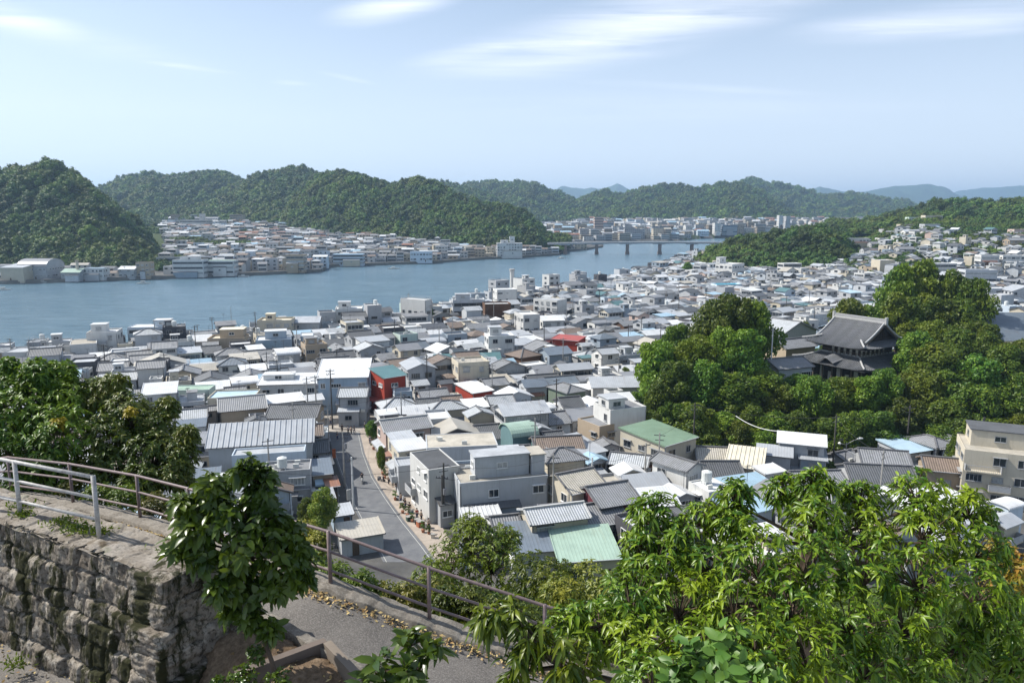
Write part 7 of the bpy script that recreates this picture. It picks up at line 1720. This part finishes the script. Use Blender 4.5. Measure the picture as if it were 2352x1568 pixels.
# undergrowth on the slope
rs = np.random.RandomState(9); n = 130000; X = rs.uniform(-22, 24, n); Y = 12.6 + 52 * rs.uniform(0, 1, n) ** 1.8; oy = np.interp(X, ocx[np.argsort(ocx)], ocy[np.argsort(ocx)]); ok = Y > oy + .35
X, Y = X[ok], Y[ok]; Z = ground_z(pxof(X, Y), Y); Z = Z + rs.uniform(-.1, .4, len(X)) + .5 * np.clip(fbm(X * .6, Y * .6, 0, 3), 0, 1)
Nn = unit(rs.normal(size=(len(X), 3)) + np.array([0, -.2, .8])); V, Fq = cards(np.stack([X, Y, Z], 1), Nn, .09 + .007 * (Y[:, None] - 12), rs, .5)
tag(new_obj('undergrowth', raw_mesh('undergrowth', V, Fq, L_UND)), 'tangled green undergrowth covering the slope below the path', 'undergrowth', kind='stuff')
# fallen leaves, weeds and moss tufts
rs = np.random.RandomState(19); CC_ = []
for i in range(2600):
    k = rs.randint(30, len(OC) - 30); d = .27 + abs(rs.normal()) * .10 if rs.rand() < .6 else rs.uniform(1.8, 3.6); p = offs(OC[k:k + 2], d if d < 1 else d - 1.75 + .25, d > 1)[0]; p = p + Vector((rs.normal() * .1, 0, 0))
    if d > 1:
        j = int(np.clip((p.x + 13) / 22 * 259, 0, 259)); i2 = int(np.clip((p.y - 4) / 11.2 * 149, 0, 149)); CC_.append((p.x, p.y, zz[i2, j] + .03))
    else: CC_.append((p.x, p.y, p.z + .02))
V, Fq = cards(np.array(CC_), unit(rs.normal(size=(len(CC_), 3)) * .45 + np.array([0, 0, 1.])), .07, rs, .5)
q = NM('dry_leaf'); c = q.mix(q.n('NewGeometry').outputs['Random Per Island'], (.22, .13, .05), (.45, .36, .17)); tag(new_obj('leaf_litter', raw_mesh('leaf_litter', V, Fq, q.fin(c, .8, .2))), 'dry fallen leaves gathered along the kerbs', 'fallen leaves', kind='stuff')
rs = np.random.RandomState(29); GC = []
for (u, t, n, r) in [(.50, .35, 120, .10), (.62, .5, 160, .16), (.68, .42, 200, .15), (.73, .55, 120, .13), (.93, .75, 160, .14), (.45, .6, 140, .12), (.97, .9, 120, .1)]:
    c = np.array(LX) + np.array(fu) * Lf * u + np.array(bk) * WD_ * t
    for _ in range(n): GC.append(c + np.array([rs.normal() * r, rs.normal() * r * .6, rs.uniform(0, .05)]))
for (px, py, n, r) in [(40, 1530, 120, .09), (205, 1600, 120, .09), (300, 1590, 60, .08), (935, 1360 + 80, 90, .06), (700, 1460, 70, .1), (830, 1530, 90, .14), (760, 1560, 150, .16), (640, 1565, 260, .22), (560, 1560, 260, .2)]:
    p = at(px, py, 40.0 if px < 600 else 40.3)
    for _ in range(n): GC.append(np.array(p) + np.array([rs.normal() * r, rs.normal() * r, rs.uniform(0, .1)]))
GC = np.array(GC); D = unit(rs.normal(size=(len(GC), 3)) * .6 + np.array([0, 0, .9])); V, T = blades(GC, D, unit(rs.normal(size=(len(GC), 3))), rs.uniform(.05, .12, len(GC)), .3, .1, .3)
tag(new_obj('weeds', raw_mesh('weeds', V, T, L_MIX)), 'small weeds and grass tufts on the wall top and verge', 'weeds', kind='stuff')
# rocks and the sunken concrete box beside the path
def rock(px, py, z, s, label, seed):
    p = at(px, py, z + .1); rs_ = np.random.RandomState(seed); n = 18; th, ph = np.meshgrid(np.linspace(0, math.pi, n), np.linspace(0, 2 * math.pi, 2 * n)); D = np.stack([np.sin(th) * np.cos(ph), np.sin(th) * np.sin(ph), np.cos(th)], -1)
    f = 1 + .35 * fbm(D[..., 0] * 1.6 + seed, D[..., 1] * 1.6, D[..., 2] * 1.6, 4); P_ = D * f[..., None] * np.array(s); P_[-1] = P_[0]
    idx = np.arange(P_.shape[0] * P_.shape[1]).reshape(P_.shape[:2]); Fq = np.stack([idx[:-1, :-1], idx[:-1, 1:], idx[1:, 1:], idx[1:, :-1]], -1).reshape(-1, 4)
    o = new_obj('rock', raw_mesh('rock', P_.reshape(-1, 3), Fq, M_KERB, True)); o.location = p; tag(o, label, 'rock', 'rocks beside the path'); THINGS.append(o)
rock(718, 1466, 40.45, (.26, .18, .14), 'pale boulder on the corner of the concrete box beside the path', 1); rock(650, 1440, 40.4, (.12, .1, .07), 'small rock in the dirt below the edging strip', 2); rock(690, 1500, 40.25, (.10, .08, .06), 'small broken stone left of the concrete box', 3); rock(868, 1522, 40.2, (.14, .1, .07), 'flat stone half under the small glossy shrub', 4)
bx = empty('concrete_box', at(748, 1482, 40.74), R(38)); tag(bx, 'low weathered concrete box with sharp corner set into the dirt bank', 'concrete box'); THINGS.append(bx)
m = MB(); m.box(-1.3, -.06, -.9, 0, .06, .10); m.obj('side', m_flat((.16, .13, .11), 'dark_concrete'), bx); m = MB(); m.box(-.062, -1.2, -.9, .06, -.062, .098); m.obj('side', m_flat((.24, .20, .16), 'dark_concrete'), bx)
# ---------------------------------------------------------------- haze
mb = MB(); mb.box(-7000, -60, -8, 7000, 13500, 420)
q = NM('haze_air'); q.t.nodes.remove(q.b)
pv = q.n('VolumePrincipled', {'Color': (.50, .73, 1.0), 'Density': HAZE, 'Anisotropy': .25}); q.t.links.new(pv.outputs[0], q.out.inputs['Volume'])
tag(mb.obj('haze', q.m, uv=False), 'thin bluish air haze over the strait and hills', 'haze', kind='stuff')
